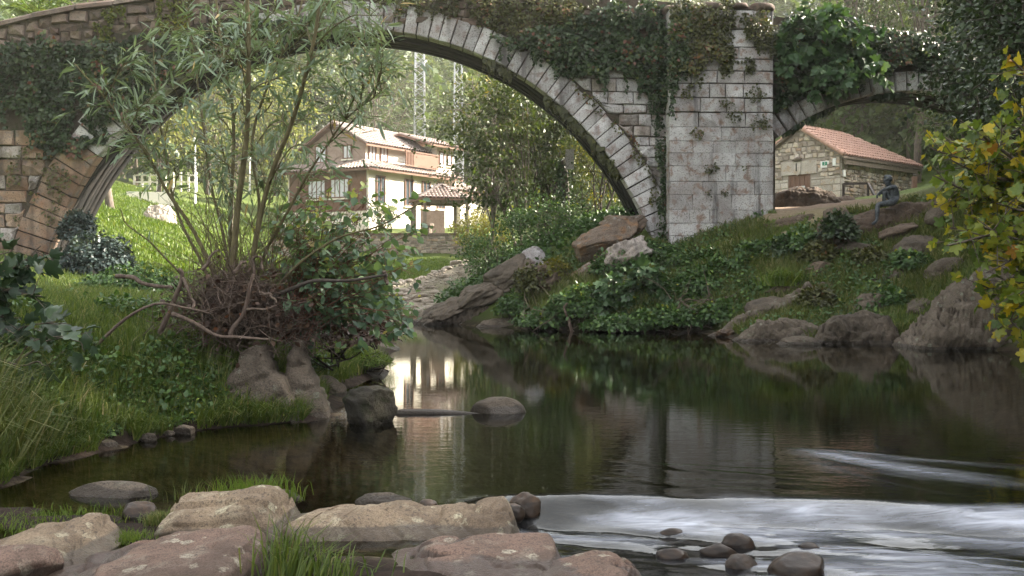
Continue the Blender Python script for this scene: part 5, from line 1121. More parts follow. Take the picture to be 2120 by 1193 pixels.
ivy('ivy', 'dark ivy flank on the pier top corner nearest the arch', [(1376, 0), (1420, 0), (1425, 110), (1400, 200), (1376, 240)], 620, -.61, .10, 'ivy_leaf', .34, seed=11, arch=False, strands=20)
for i, (cx_, cy_, r_, lab) in enumerate([(1425, 190, 22, 'small weed tuft growing from the upper pier joints'), (1500, 210, 18, 'weed tuft in the middle of the pier face'), (1560, 195, 28, 'bushy weeds at the upper corner of the pier face'), (1575, 255, 26, 'weed tuft near the outer edge of the pier'), (1520, 240, 20, 'wispy weed below the pier face middle'), (1440, 275, 18, 'weed sprig low on the pier joints nearest the arch'),
                                  (1472, 345, 16, 'small dark weed on the lower pier face'), (1500, 398, 10, 'tiny weed at the pier foot'), (1540, 345, 9, 'tiny weed on the stained pier blocks'), (1470, 400, 9, 'green speck of weed above the pier foot')]):
    ivy('weed', lab, [(cx_ + r_ * q * math.cos(t_), cy_ + r_ * .8 * q * math.sin(t_)) for t_, q in zip(np.linspace(0, 5.8, 11), rng.uniform(.55, 1.15, 11))], 380, -.61, .075, 'ivy_olive', .14, seed=40 + i, arch=False, edge=.03, gapn=-1.0, kind=None)['category'] = 'weed'
ivy('ivy', 'deep green ivy mass over the land arch', [(1598, 40), (1660, 25), (1760, 40), (1840, 60), (1980, 95), (2060, 130), (2060, 165), (1900, 148), (1830, 145), (1760, 158), (1700, 172), (1655, 195), (1625, 215), (1598, 240)], 560, -.03, .13, 'ivy_leaf', .5, seed=12, arch=False, strands=25)
# ferns and ivy hanging from the edge of the vault
def hanging(name, label, ang0, ang1, n, mat, seed, Uc=None, Zc=None, R=None, ln=(.15, .5)):
    Uc, Zc, R = (U1, Z1, R1) if Uc is None else (Uc, Zc, R); parts = []
    for i in range(n):
        a = rng.uniform(ang0, ang1); 
        if noise3(np.array([[a * 9, seed, 0]]), seed)[0] < -.15: continue
        b = bw(Uc + R * math.cos(a), rng.uniform(-.03, .5), Zc + R * math.sin(a)); L_ = rng.uniform(*ln); m = 16; t = np.linspace(0, 1, m)
        dr = np.array([rng.normal() * .25, -.35 * rng.random(), -1]); side = np.array([1, 0, 0]) if rng.random() < .7 else np.array([.6, .8, 0])
        pp = b + dr * (t[:, None] * L_); sg = np.where(np.arange(m) % 2 == 0, 1, -1)[:, None]
        parts.append(leafmesh(pp, sg * side + np.array([0, 0, -.7]), np.tile([0, -1.0, .2], (m, 1)) + rng.normal(size=(m, 3)) * .2, .16 * (1.1 - t), T_QUAD, rng.beta(2, 3, m)))
    V, F, a = merge_leaves(parts); o = mobj(name, V, F, M[mat], attrs=a, loc=V.mean(0)); return tag(o, label, 'fern', kind='stuff')
hanging('fern', 'ferns hanging from the dark vault edge on the pier side', .55, 1.15, 150, 'ivy_olive', 3); hanging('fern', 'dangling roots and ferns under the land arch', math.pi - a2 + .05, a2 - .05, 110, 'ivy_leaf', 4, U2, Z2, R2, (.1, .35))

# --- generic tree
def tree(name, label, base, height, crown, leaf, leaf_s, nleaf, mat, bark='bark', trunk_r=.16, stems=1, limbs=16, twigs=6, spread=.5, tmpl=T_DIAMOND, group=None, cat='tree', seed=0, droop=.1, lean=(0, 0), clear=.3, outl=.35):
    """crown = (cx,cy,cz offsets, rx,ry,rz)"""
    r_ = np.random.default_rng(seed + 100); base = np.asarray(base, float); cc = base + np.array(crown[:3]); cr = np.array(crown[3:])
    root = empty(name, base); tag(root, label, cat, group); lines = []; tips = []
    for s in range(stems):
        a = r_.uniform(0, 6.28); off = np.array([math.cos(a), math.sin(a), 0]) * (0 if stems == 1 else r_.uniform(.1, .35))
        top = cc + np.array([r_.normal() * cr[0] * (.12 if stems == 1 else .45), r_.normal() * cr[1] * .3, cr[2] * r_.uniform(.2, .8)])
        tr_ = curve([base + off * .4 - Zup * .2, base + off + (top - base) * .35 + np.array([lean[0], lean[1], 0]) * .5, top], 18, .18 * height / 8, seed + s * 7); R = trunk_r * (1 if stems == 1 else .6)
        lines.append((tr_, np.linspace(R, R * .18, 18)))
        for i in range(limbs // stems if stems > 1 else limbs):
            t = r_.uniform(clear, .98); p = tr_[int(t * 17)]; d = r_.normal(size=3); d /= np.linalg.norm(d); tgt = cc + d * cr * r_.uniform(.55, 1.0) ** .6
            if tgt[2] < p[2] - 1.0 * (1 + droop * 6): tgt[2] = p[2] + r_.normal() * .6
            mid = (p + tgt) / 2 + Zup * np.linalg.norm(tgt - p) * r_.uniform(.05, .2)
            lb = curve([p, mid, tgt], 10, .15, seed + i); lines.append((lb, np.linspace(R * (.45 - .25 * t), R * .07, 10)))
            for k in range(twigs):
                q = lb[r_.integers(4, 10)]; e = q + r_.normal(size=3) * spread * np.array([1, 1, .7]) - Zup * droop * spread
                tw = curve([q, (q + e) / 2 + r_.normal(size=3) * .06, e], 5); lines.append((tw, np.linspace(R * .09, R * .03, 5))); tips.append(tw)
    V, F = tubes_mesh(lines, 6); mobj('trunk', V, F, M[bark], root, smooth=True)
    T = np.array(tips); n = nleaf; k = r_.integers(0, len(T), n); j = r_.integers(1, 5, n); P = T[k, j] + r_.normal(size=(n, 3)) * spread * .32
    D = norm(P - cc) * .5 + r_.normal(size=(n, 3)) * .7 - Zup * (.25 + droop); N = Zup + r_.normal(size=(n, 3)) * .7
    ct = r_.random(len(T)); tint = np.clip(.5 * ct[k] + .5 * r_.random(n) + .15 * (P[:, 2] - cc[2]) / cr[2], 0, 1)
    V, F, a = leafmesh(P, D, N, leaf_s * r_.uniform(.6, 1.35, n), tmpl, tint); mobj('crown', V, F, M[mat], root, attrs=a)
    return root
def on(px, py, Y):
    p = at(px, py, Y); p[2] = h1(p[0], p[1]); return p
# trees under and beyond the arch
tree('riverside_tree', 'dark slim tree whose branches reach towards the house', on(1075, 500, 36), 8, (-.6, .3, 4.4, 2.3, 1.8, 2.9), 'd', .16, 4950, 'tree_leaf', 'bark', .11, stems=3, limbs=24, twigs=7, spread=.55, seed=1, group='trees under the arch', clear=.2)
tree('riverside_tree', 'multi-stemmed dark tree in the middle of the arch', on(1130, 480, 38), 8.5, (0, .3, 4.2, 2.1, 1.8, 3.3), 'd', .16, 6300, 'tree_leaf', 'bark_dark', .13, stems=4, limbs=28, twigs=7, spread=.55, seed=2, group='trees under the arch', clear=.15)
tree('riverside_tree', 'olive tree close to the dark arch vault', on(1240, 470, 37), 6, (0, .2, 3.0, 1.7, 1.5, 2.6), 'd', .10, 3400, 'yellow_leaf', 'bark_dark', .10, stems=4, limbs=24, twigs=6, spread=.5, seed=3, group='trees under the arch', clear=.15)
tree('riverside_tree', 'thin autumn tree with orange leaves in front of the masts', on(1010, 520, 42), 9, (.3, 0, 6.2, 2.0, 1.6, 2.4), 'd', .09, 1000, 'yellow_leaf', 'bark', .12, stems=1, limbs=26, twigs=7, spread=.6, seed=4, group='trees under the arch', clear=.3)
tree('riverside_tree', 'dark leafy tree low behind the rock outcrop', on(1180, 470, 42), 6, (0, 0, 2.6, 3.0, 2.0, 2.2), 'd', .16, 6300, 'tree_leaf', 'bark_dark', .10, stems=5, limbs=30, twigs=6, spread=.6, seed=5, group='trees under the arch', clear=.1)
tree('background_tree', 'sunlit yellow-green tree behind the dark arch trees', on(1160, 480, 54), 11, (0, 0, 6.0, 4.2, 3, 4.4), 'd', .2, 3600, 'yellow_leaf', 'bark', .18, limbs=30, twigs=6, spread=.8, seed=6, group='trees beyond the bridge')
tree('background_tree', 'broad green tree next to the nearer mast', on(1010, 480, 66), 13, (0, 0, 7.0, 3.6, 3, 5.5), 'd', .24, 3600, 'tree_leaf', 'bark', .2, limbs=30, twigs=6, spread=.9, seed=7, group='trees beyond the bridge')
tree('background_tree', 'feathery pale willow tree above the house roof', on(780, 440, 88), 15, (0, 0, 9.5, 5.5, 3, 5), 'd', .32, 4200, 'far_leaf', 'bark', .25, limbs=34, twigs=7, spread=1.2, seed=8, group='trees beyond the bridge', droop=.6, tmpl=T_WILLOW)
tree('background_tree', 'dark blue conifer standing high behind the house', on(735, 380, 112), 20, (0, 0, 15.5, 4.6, 4, 5.5), 'd', .5, 3600, 'fir_leaf', 'bark_dark', .3, limbs=36, twigs=6, spread=1.1, seed=9, group='trees beyond the bridge', droop=.4)
tree('background_tree', 'weeping willow with yellow-green curtains above the meadow', on(430, 400, 72), 11, (0, 0, 7.6, 2.6, 2.2, 2.9), 'd', .34, 4200, 'weep_leaf', 'bark', .2, limbs=30, twigs=8, spread=.8, seed=10, group='trees beyond the bridge', droop=2.2, tmpl=T_WILLOW)
tree('background_tree', 'round sunlit tree at the edge of the meadow by the arch', on(330, 400, 66), 7, (0, 0, 4.6, 2.6, 2.2, 2.2), 'd', .22, 3600, 'weep_leaf', 'bark', .16, limbs=24, twigs=6, spread=.7, seed=11, group='trees beyond the bridge')
tree('background_tree', 'lime-lit tree behind the willow stems', on(570, 420, 82), 11, (0, 0, 7.0, 4.4, 3, 4.4), 'd', .28, 3800, 'weep_leaf', 'bark', .2, limbs=28, twigs=6, spread=.9, seed=12, group='trees beyond the bridge')
tree('background_tree', 'grey-green tree to the side of the house gable', on(640, 420, 92), 14, (0, 0, 9.0, 4.4, 3, 5), 'd', .34, 3600, 'far_leaf', 'bark', .2, limbs=28, twigs=6, spread=1, seed=13, group='trees beyond the bridge')
tree('background_tree', 'bare-branched tree on the meadow slope', on(480, 440, 56), 6.5, (0, 0, 4.2, 1.6, 1.4, 2.0), 'd', .10, 350, 'yellow_leaf', 'bark', .08, limbs=20, twigs=6, spread=.6, seed=14, group='trees beyond the bridge')
tree('lime_bush', 'pale yellow-green bush beside the gazebo', on(985, 500, 56), 3.2, (0, 0, 1.7, 1.35, 1.2, 1.45), 'd', .17, 2600, 'lime_leaf', 'bark', .06, stems=4, limbs=20, twigs=6, spread=.4, seed=15, cat='bush', clear=.1)
tree('lime_bush', 'low lime bush spilling over the garden wall', on(1030, 520, 50), 2.6, (0, 0, 1.2, 1.3, 1.0, 1.0), 'd', .15, 2200, 'lime_leaf', 'bark', .05, stems=4, limbs=20, twigs=6, spread=.35, seed=16, cat='bush', clear=.1)
tree('shrub', 'round clipped shrub in front of the house wall', at(793, 472, 60.5), 1.6, (0, 0, .8, .8, .7, .85), 'd', .12, 1500, 'far_leaf', 'bark', .04, stems=4, limbs=16, twigs=6, spread=.25, seed=17, cat='bush', clear=.1)
tree('shrub', 'dark bush on the bank above the mossy slope', on(1010, 560, 33), 2, (0, 0, .9, 1.3, 1, .8), 'd', .09, 2600, 'bank_leaf', 'bark', .04, stems=5, limbs=20, twigs=6, spread=.35, seed=18, cat='bush', clear=.05)
tree('shrub', 'dark green elder bush at the foot of the arch trees', on(1130, 500, 32), 2, (0, 0, .8, 1.5, 1, .8), 'd', .10, 3200, 'bank_leaf', 'bark', .04, stems=5, limbs=22, twigs=6, spread=.35, seed=19, cat='bush', clear=.05)
for i, (px_, py_) in enumerate([(670, 455), (735, 460), (640, 462)]):
    o = tree('flower_pot_plant', ['small red flowering plant on the terrace edge', 'pink flowering plant near the house corner', 'yellow-leaved potted plant on the balustrade'][i], at(px_, py_, 61), .5, (0, 0, .25, .3, .3, .25), 'd', .12, 180, ['dry_leaf', 'dry_leaf', 'lime_leaf'][i], 'bark', .02, limbs=6, twigs=4, spread=.12, seed=20 + i, cat='plant')
# behind the bridge, above the parapet and round the hut
tree('background_tree', 'tall dark tree behind the fig, above the land arch', on(1770, 380, 58), 15, (0, 0, 11.5, 4.5, 3, 5), 'd', .24, 5200, 'tree_leaf', 'bark', .22, limbs=32, twigs=7, spread=.9, seed=23, group='trees behind the bridge')
tree('background_tree', 'olive tree rising over the parapet near the laurel', on(1900, 380, 52), 14, (0, 0, 10.8, 4, 3, 4.6), 'd', .22, 5000, 'tree_leaf', 'bark', .22, limbs=32, twigs=7, spread=.9, seed=24, group='trees behind the bridge')
tree('background_tree', 'dense green tree directly behind the hut roof', on(1770, 400, 58), 8, (0, 0, 4.6, 4.2, 2.5, 3.6), 'd', .22, 5600, 'lit_leaf', 'bark', .16, limbs=32, twigs=7, spread=.8, seed=25, group='trees behind the bridge', clear=.1)
tree('background_tree', 'green tree beyond the lower end of the hut roof', on(1900, 400, 55), 8, (0, 0, 4.2, 3.6, 2.5, 3.6), 'd', .2, 5600, 'lit_leaf', 'bark', .16, limbs=32, twigs=7, spread=.8, seed=26, group='trees behind the bridge', clear=.1)
tree('background_tree', 'leafy tree filling the gap at the end of the land arch', on(2010, 400, 48), 8, (0, 0, 3.6, 3.4, 2.5, 3.6), 'd', .2, 5200, 'lit_leaf', 'bark', .16, limbs=32, twigs=7, spread=.8, seed=27, group='trees behind the bridge', clear=.1)
tree('background_tree', 'dark tree behind the parapet at the top corner', on(230, 400, 46), 13, (0, 0, 9.0, 3.2, 3, 4), 'd', .2, 3600, 'tree_leaf', 'bark', .2, limbs=28, twigs=6, spread=.8, seed=28, group='trees behind the bridge')
tree('laurel_tree', 'big dark evergreen tree covering the end of the bridge', (12.6, 26.0, 3.2), 9.5, (.2, -.2, 5.0, 1.9, 2.0, 3.4), 'd', .13, 14000, 'laurel_leaf', 'bark_dark', .2, limbs=40, twigs=9, spread=.55, seed=29, tmpl=T_SMALL, clear=.12)
tree('laurel_tree', 'dark evergreen tree above the yellowing fig', (9.6, 17.5, 1.6), 8, (.2, .2, 4.7, 1.5, 2.0, 2.2), 'd', .10, 9000, 'laurel_leaf', 'bark_dark', .16, limbs=34, twigs=8, spread=.45, seed=30, tmpl=T_SMALL, clear=.3)
tree('laurel_tree', 'dark evergreen mass low behind the yellowing fig', (11.5, 21.0, 2.4), 6, (-.3, -.2, 2.0, 1.6, 1.6, 1.7), 'd', .10, 8000, 'laurel_leaf', 'bark_dark', .12, stems=4, limbs=32, twigs=8, spread=.45, seed=31, tmpl=T_SMALL, clear=.05)
# palm in the top corner
pr = empty('palm_tree', on(70, 400, 40)); tag(pr, 'palm tree fronds showing above the parapet at the top corner', 'palm'); pt = at(75, 42, 40)
V, F = tube([pr.location[:], pt], [.22, .18], 10); mobj('trunk', V, F, M['bark'], pr)
for k in range(22):
    a = k / 22 * 6.28 + rng.normal() * .1; L_ = rng.uniform(1.5, 2.1); el = rng.uniform(.15, 1.1); d = np.array([math.cos(a) * math.cos(el), math.sin(a) * math.cos(el), math.sin(el)])
    sp = curve([pt, pt + d * L_ * .6, pt + d * L_ - Zup * L_ * .35], 16); m = 60; t = rng.random(m) * .9 + .1; i = (t * 15).astype(int); sg = np.sign(rng.random(m) - .5)[:, None]
    sd_ = norm(np.cross(d, Zup)); Dd = norm(sg * sd_ + d * .7 - Zup * .2 + rng.normal(size=(m, 3)) * .1)
    V, F, at_ = leafmesh(sp[i], Dd, np.tile(Zup, (m, 1)), .5 * (1.15 - t), T_WILLOW, rng.random(m)); Vt, Ft = tube_np(sp, np.linspace(.03, .012, 16), 4); F = F + [Ft + len(V)]; at_ = {'tint': np.concatenate([at_['tint'], np.full(len(Vt), .3)])}; V = np.vstack([V, Vt]); mobj('frond', V, F, M['grass_bright'], pr, attrs=at_)

# --- wood on the hill slopes (reads as one mass)
def wood(name, label, n, xr_, yr_, keep, size, per, mat, hgt, seed):
    r_ = np.random.default_rng(seed); X, Y = [], []
    while len(X) < n:
        x, y = r_.uniform(*xr_), r_.uniform(*yr_)
        if keep(x, y): X.append(x); Y.append(y)
    X, Y = np.array(X), np.array(Y); Z = H(X, Y); parts = []; hh = r_.uniform(hgt[0], hgt[1], n)
    C = np.stack([X, Y, Z + hh * .55], 1); k = np.repeat(np.arange(n), per); m = n * per; d = norm(r_.normal(size=(m, 3))); rad = r_.random(m) ** .35
    lump = 1 + .45 * fbm(d * 2.2 + (k * 7.3)[:, None], 2, seed)
    cw = np.stack([hh * .30, hh * .30, hh * .5], 1)[k] * r_.uniform(.85, 1.2, (n, 1))[k]
    P = C[k] + d * cw * (rad * lump)[:, None]; ti = np.clip(.55 * r_.random(n)[k] + .45 * r_.random(m), 0, 1)
    V, F, a = leafmesh(P, d + rdir(m) * .8 - Zup * .3, Zup + rdir(m) * .8, size * r_.uniform(.6, 1.4, m), T_QUAD, ti); o = mobj(name, V, F, M[mat], attrs=a); tag(o, label, 'wood', kind='stuff')
    tl = [(np.array([[x, y, z - .3], [x, y, z + h_ * .6]]), np.array([.16, .06])) for x, y, z, h_ in zip(X, Y, Z, hh)]
    V, F = tubes_mesh(tl, 5); tk = mobj('trunks', V, F, M['bark'], o); tk['kind'] = 'stuff'
wood('hillside_wood', 'wooded hillside filling the view behind house and bridge', 420, (-95, 85), (84, 185), lambda x, y: abs(x) < .62 * y + 5 and not (abs(x + 6) < 14 and y < 92), .75, 300, 'far_leaf', (7, 13), 71)
wood('hillside_wood', 'dark wood on the slope to the side of the river, unseen and added for shade', 70, (13.5, 42), (-8, 31), lambda x, y: x > 13.5 + max(0, y - 14) * .28 and x > .56 * y + 2.5, .5, 420, 'tree_leaf', (7, 11), 72)  # trees out of view, added to keep sun off the river and near bank
wood('hillside_wood', 'trees on the rising ground behind the hut', 46, (17, 48), (52, 84), lambda x, y: x > .27 * y + 3, .45, 420, 'lit_leaf', (6, 10), 73)
wood('hillside_wood', 'trees beyond the meadow at the foot of the hill', 60, (-52, -16), (66, 95), lambda x, y: x < -.30 * y, .5, 380, 'far_leaf', (6, 10), 74)

# ------------------------------------------------------------------ near plants, laid out branch by branch
def px_line(pts, Y0, Y1=None, dy=None):
    Ys = np.linspace(Y0, Y1 if Y1 else Y0, len(pts)); return [at(px, py, y) for (px, py), y in zip(pts, Ys)]
def leafy(lines, per_m, size, tmpl, t0=.25, side=.8, droop=.3, fwd=.6, jit=.02, up=1.0, tintf=None):
    Ps, Ds, Ns = [], [], []
    for pts, _ in lines:
        L_ = np.linalg.norm(np.diff(pts, axis=0), axis=1).sum(); m = max(1, int(per_m * L_ * (1 - t0))); t = t0 + (1 - t0) * rng.random(m); f = t * (len(pts) - 1); i = np.minimum(f.astype(int), len(pts) - 2); f = (f - i)[:, None]
        P = pts[i] * (1 - f) + pts[i + 1] * f; T = norm(pts[i + 1] - pts[i]); s = norm(np.cross(T, rdir(m)))
        Ps.append(P + rng.normal(size=(m, 3)) * jit); Ds.append(T * fwd + s * side - Zup * droop); Ns.append(Zup * up + rdir(m) * .8)
    P, D, N = map(np.concatenate, (Ps, Ds, Ns)); n = len(P); tint = rng.beta(2, 2, n) * .9 + .1 * rng.random(n) ** 6
    tint = np.where(rng.random(n) < .012, 1.0, tint * .97)
    if tintf is not None: tint = tintf(P, tint)
    return leafmesh(P, D, N, size * rng.uniform(.4, 1.3, n), tmpl, tint)
def sprigs(src, n, ln, out=(0, 0, .35), t0=.35, wild=.8, droop=.15, r=.004):
    """side twigs springing from the given lines"""
    L_ = []
    for _ in range(n):
        pts, _r = src[rng.integers(0, len(src))]; i = rng.integers(int(t0 * (len(pts) - 1)), len(pts) - 1); p = pts[i]; T = norm(pts[min(i + 1, len(pts) - 1)] - pts[i])
        d = norm(T * .9 + rng.normal(size=3) * wild * np.array([1, .8, .8]) + np.array(out)); q = rng.uniform(.5, 1.2) * ln
        L_.append((curve([p, p + d * q * .5, p + d * q - Zup * droop * q], 7), np.linspace(r, r * .35, 7)))
    return L_

# --- willow on the island of driftwood
W0 = at(500, 690, 11.2); wil = empty('willow_tree', (W0[0], W0[1], h1(W0[0], W0[1]))); tag(wil, 'tall multi-stemmed willow with narrow grey-green leaves growing out of the driftwood', 'tree')
stem_px = [([(484, 720), (484, 600), (490, 500), (500, 380), (512, 240), (517, 100), (512, -80)], 11.1, 10.9, .045, .02), ([(508, 720), (512, 600), (530, 480), (560, 360), (598, 260), (628, 160), (652, 60), (668, -60)], 11.3, 10.4, .035, .016),
    ([(480, 700), (450, 590), (400, 480), (350, 405), (318, 350), (265, 270), (205, 190), (160, 130)], 11.2, 10.7, .028, .006), ([(496, 700), (482, 560), (478, 430), (482, 330), (486, 220), (466, 120), (452, 10), (440, -60)], 11.6, 11.8, .030, .010),
    ([(500, 700), (545, 540), (590, 440), (650, 340), (720, 250), (785, 190)], 11.4, 11.2, .024, .006), ([(478, 700), (425, 560), (380, 470), (352, 380), (336, 290), (322, 180), (318, 80)], 11.5, 11.6, .022, .006),
    ([(520, 690), (560, 620), (620, 592), (700, 578), (795, 571)], 11.0, 10.5, .028, .014), ([(510, 690), (580, 590), (660, 520), (760, 470), (870, 425)], 11.2, 10.6, .020, .007),
    ([(470, 700), (400, 600), (330, 530), (280, 480), (240, 440)], 11.0, 10.5, .016, .005), ([(490, 690), (520, 560), (536, 430), (520, 300), (560, 170), (610, 70), (640, -40)], 11.9, 12.1, .024, .010), ([(490, 690), (470, 520), (440, 380), (415, 250), (400, 130), (380, 20)], 12.0, 12.2, .02, .007)]
stems = []
for pts, y0, y1, r0, r1 in stem_px:
    ln = curve(px_line(pts, y0, y1), 26, .05, len(stems) * 3.1); R_ = np.linspace(r0, r1, 26); stems.append((ln, R_)); V, F = tube(ln, R_, 8); mobj('stem', V, F, M['willow_bark' if len(stems) != 7 else 'bark_dark'], wil, smooth=True)
tg = [(250, 260), (330, 180), (285, 110), (420, 60), (380, 200), (450, 300), (560, 90), (620, 30), (700, 40), (740, 120), (760, 60), (795, 180), (705, 205), (640, 240), (560, 200), (420, 150), (500, 30), (600, 150), (680, 100), (785, 100), (540, 330), (330, 290), (360, 350), (660, 60), (690, 20), (740, 90), (770, 140), (700, 130), (620, 90), (580, 50), (450, 20), (480, 110), (530, 60), (430, 90), (570, 10), (650, 100), (720, 10), (770, 100), (800, 60), (540, 140), (500, 200), (690, 180), (730, 150), (780, 60), (640, 180), (600, 230), (460, 370), (580, 390), (690, 360), (300, 220), (650, 300), (600, 60), (540, 20),
      (460, 90), (680, 160), (740, 20), (580, 250), (500, 170), (440, 220), (790, 30), (720, 170), (640, 120), (760, 230), (390, 100), (340, 60), (660, 10), (800, 130), (350, 250), (410, 290), (720, 80), (560, 130), (620, 200)]
br = []
allp = [(s, i) for s in stems for i in range(6, 26)]
for px_, py_ in tg:
    e = at(px_, py_, rng.uniform(10.3, 12.0)); best = min(allp, key=lambda q: np.linalg.norm((q[0][0][q[1]] - e) * np.array([1, .6, 1])) + (1.2 if q[0][0][q[1]][2] > e[2] - .25 else 0) + rng.random() * .25); p = best[0][0][best[1]]
    L_ = np.linalg.norm(e - p); br.append((curve([p, (p + e) / 2 + Zup * .12 * L_ + rng.normal(size=3) * .05, e], 12, .03, px_), np.linspace(.010, .004, 12)))
tw = sprigs(br, 390, .5, out=(.05, 0, .1), t0=.2, droop=.25) + sprigs(stems[:6] + stems[9:], 130, .5, out=(0, 0, .2), t0=.45, droop=.2)
V, F = tubes_mesh(br + tw, 5); mobj('twigs', V, F, M['willow_bark'], wil, smooth=True)
V, F, a = merge_leaves([leafy(tw, 19, .185, T_WILLOW, .1, .7, .25, .8), leafy(br, 10, .185, T_WILLOW, .35, .8, .3, .7), leafy([stems[2], stems[8], stems[7]], 9, .17, T_WILLOW, .4)]); mobj('crown', V, F, M['willow_leaf'], wil, attrs=a)
# slender bare wands
wa = []
for _ in range(90):
    a_, b_ = rng.uniform(250, 760), rng.uniform(260, 520); y = rng.uniform(10.4, 12); p = at(500 + rng.normal() * 40, 610 + rng.normal() * 30, 11.2); e = at(a_, b_, y)
    wa.append((curve([p, (p + e) / 2 + Zup * rng.uniform(.0, .25), e], 12, .05, _), np.linspace(.006, .002, 12)))
V, F = tubes_mesh(wa, 4); mobj('wands', V, F, M['willow_bark'], wil, smooth=True)['kind'] = 'stuff'

# --- leafy shrub leaning over the pool
S0 = at(600, 700, 11.6); shr = empty('alder_shrub', (S0[0], S0[1], h1(S0[0], S0[1]))); tag(shr, 'broad-leaved shrub with reddish twigs leaning over the pool beside the willow', 'shrub')
st = []
for i in range(110):
    a_ = rng.uniform(560, 870); b_ = rng.uniform(390, 690) ; b_ = min(b_, 700 - .05 * a_); y = rng.uniform(11.0, 12.8)
    if b_ < 520 and a_ > 800 and rng.random() < .6: a_ -= 150
    p = at(rng.uniform(540, 640), rng.uniform(660, 710), rng.uniform(11.2, 12)); e = at(a_, b_, y); st.append((curve([p, (p + e) / 2 + Zup * rng.uniform(.05, .25) + rng.normal(size=3) * .05, e], 14, .05, i), np.linspace(.010, .003, 14)))
V, F = tubes_mesh(st, 5); mobj('stem', V, F, M['red_twig'], shr, smooth=True)
sp = sprigs(st, 980, .34, out=(0, 0, .1), t0=.25, droop=.1, r=.003); fine = sprigs(st, 260, .45, out=(.1, 0, .2), t0=.1, droop=.05, r=.0025)
V, F = tubes_mesh(sp + fine, 4); mobj('twigs', V, F, M['red_twig'], shr)['kind'] = 'stuff'
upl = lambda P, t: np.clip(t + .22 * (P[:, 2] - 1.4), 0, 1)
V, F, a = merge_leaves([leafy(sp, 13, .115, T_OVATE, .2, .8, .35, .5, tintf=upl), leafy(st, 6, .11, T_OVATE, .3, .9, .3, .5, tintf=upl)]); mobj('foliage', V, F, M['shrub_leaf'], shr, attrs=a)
sp2 = []                                    # a few lone leafy sprays low over the water and large leaves by the wall
for pts, y in (([(700, 660), (760, 668), (820, 690), (850, 683)], 11.6), ([(760, 520), (800, 500), (840, 480), (880, 470)], 10.8), ([(640, 700), (690, 720), (740, 716), (800, 690)], 11.2)): sp2.append((curve(px_line(pts, y), 12), np.linspace(.006, .002, 12)))
V, F = tubes_mesh(sp2, 5); mobj('stem', V, F, M['twig'], shr); V, F, a = leafy(sp2, 26, .13, T_OVATE, .4, .9, .2, .4); mobj('foliage', V, F, M['shrub_leaf'], shr, attrs=a)

# --- driftwood heap round the stems
dw = empty('driftwood_heap', (W0[0], W0[1], .6)); tag(dw, 'tangled heap of flood driftwood and dead leaves caught round the willow stems', 'driftwood')
dc = at(485, 625, 11.0); tl = []
for i in range(1300):
    d = rng.normal(size=3) * np.array([.30, .2, .2]); d[2] -= .35 * d[0] ** 2; p = dc + d; v = norm(rng.normal(size=3) * np.array([1, .6, .8])) * rng.uniform(.08, .38)
    tl.append((curve([p - v, p + rng.normal(size=3) * .035, p + v], 5), np.linspace(1, .5, 5) * (.0018 + .0075 * rng.random() ** 3)))
for i in range(260):
    p = at(rng.uniform(420, 680), rng.uniform(630, 720), rng.uniform(10.9, 11.7)); v = norm(rng.normal(size=3) + np.array([.3, 0, .6])) * rng.uniform(.12, .4); tl.append((curve([p - v * .5, p + rng.normal(size=3) * .04, p + v], 5), np.full(5, rng.uniform(.002, .006))))
V, F = tubes_mesh(tl, 4); mobj('twig_mass', V, F, M['drift'], dw)['kind'] = 'stuff'
n = 800; P = dc + rng.normal(size=(n, 3)) * np.array([.34, .2, .22]) + np.array([0, .05, -.05]); V, F, a = leafmesh(P, rdir(n) - Zup * .5, rdir(n) + np.array([0, -.6, .3]), rng.uniform(.03, .09, n), T_OVATE, rng.random(n) ** 1.5); mobj('dead_leaves', V, F, M['dry_leaf'], dw, attrs=a)['kind'] = 'stuff'
V, F = blob(dc + np.array([.02, .18, -.12]), (.42, .26, .34), 77, sub=4, rough=.3, facets=0, fine=.12); mobj('root_ball', V, F, M['bark_dark'], dw, smooth=True)
for i, (pts, y0, y1, r0, r1) in enumerate([([(330, 690), (352, 650), (366, 610), (378, 572), (372, 560)], 10.6, 10.5, .030, .02), ([(356, 650), (400, 668), (440, 690), (490, 698), (555, 706)], 10.5, 10.4, .026, .012), ([(240, 572), (275, 576), (300, 590), (350, 598), (358, 594)], 10.9, 10.7, .026, .018),
        ([(378, 575), (392, 610), (400, 630), (388, 655)], 10.5, 10.4, .018, .012), ([(475, 705), (480, 680), (505, 645), (520, 605), (528, 570)], 10.5, 10.5, .026, .016), ([(528, 572), (524, 540), (540, 535), (538, 560)], 10.6, 10.6, .016, .012), ([(418, 560), (440, 530), (452, 512)], 10.7, 10.8, .018, .008), ([(150, 770), (200, 720), (260, 660), (320, 634), (380, 632), (440, 655)], 10.2, 10.4, .020, .010),
        ([(510, 640), (545, 642), (572, 635)], 10.5, 10.4, .014, .010), ([(485, 566), (500, 548), (512, 540)], 10.6, 10.7, .020, .014), ([(540, 606), (560, 612), (575, 625)], 10.6, 10.5, .018, .01), ([(795, 562), (800, 580), (806, 588)], 10.5, 10.5, .022, .016)]):
    ln = curve(px_line(pts, y0, y1), 16, .03, i); V, F = tube(ln, np.linspace(r0, r1, 16) * (1 + .12 * noise3(np.stack([np.linspace(0, 8, 16)] * 3, 1), i)), 8); mobj('branch', V, F, M['drift'], dw, smooth=True)

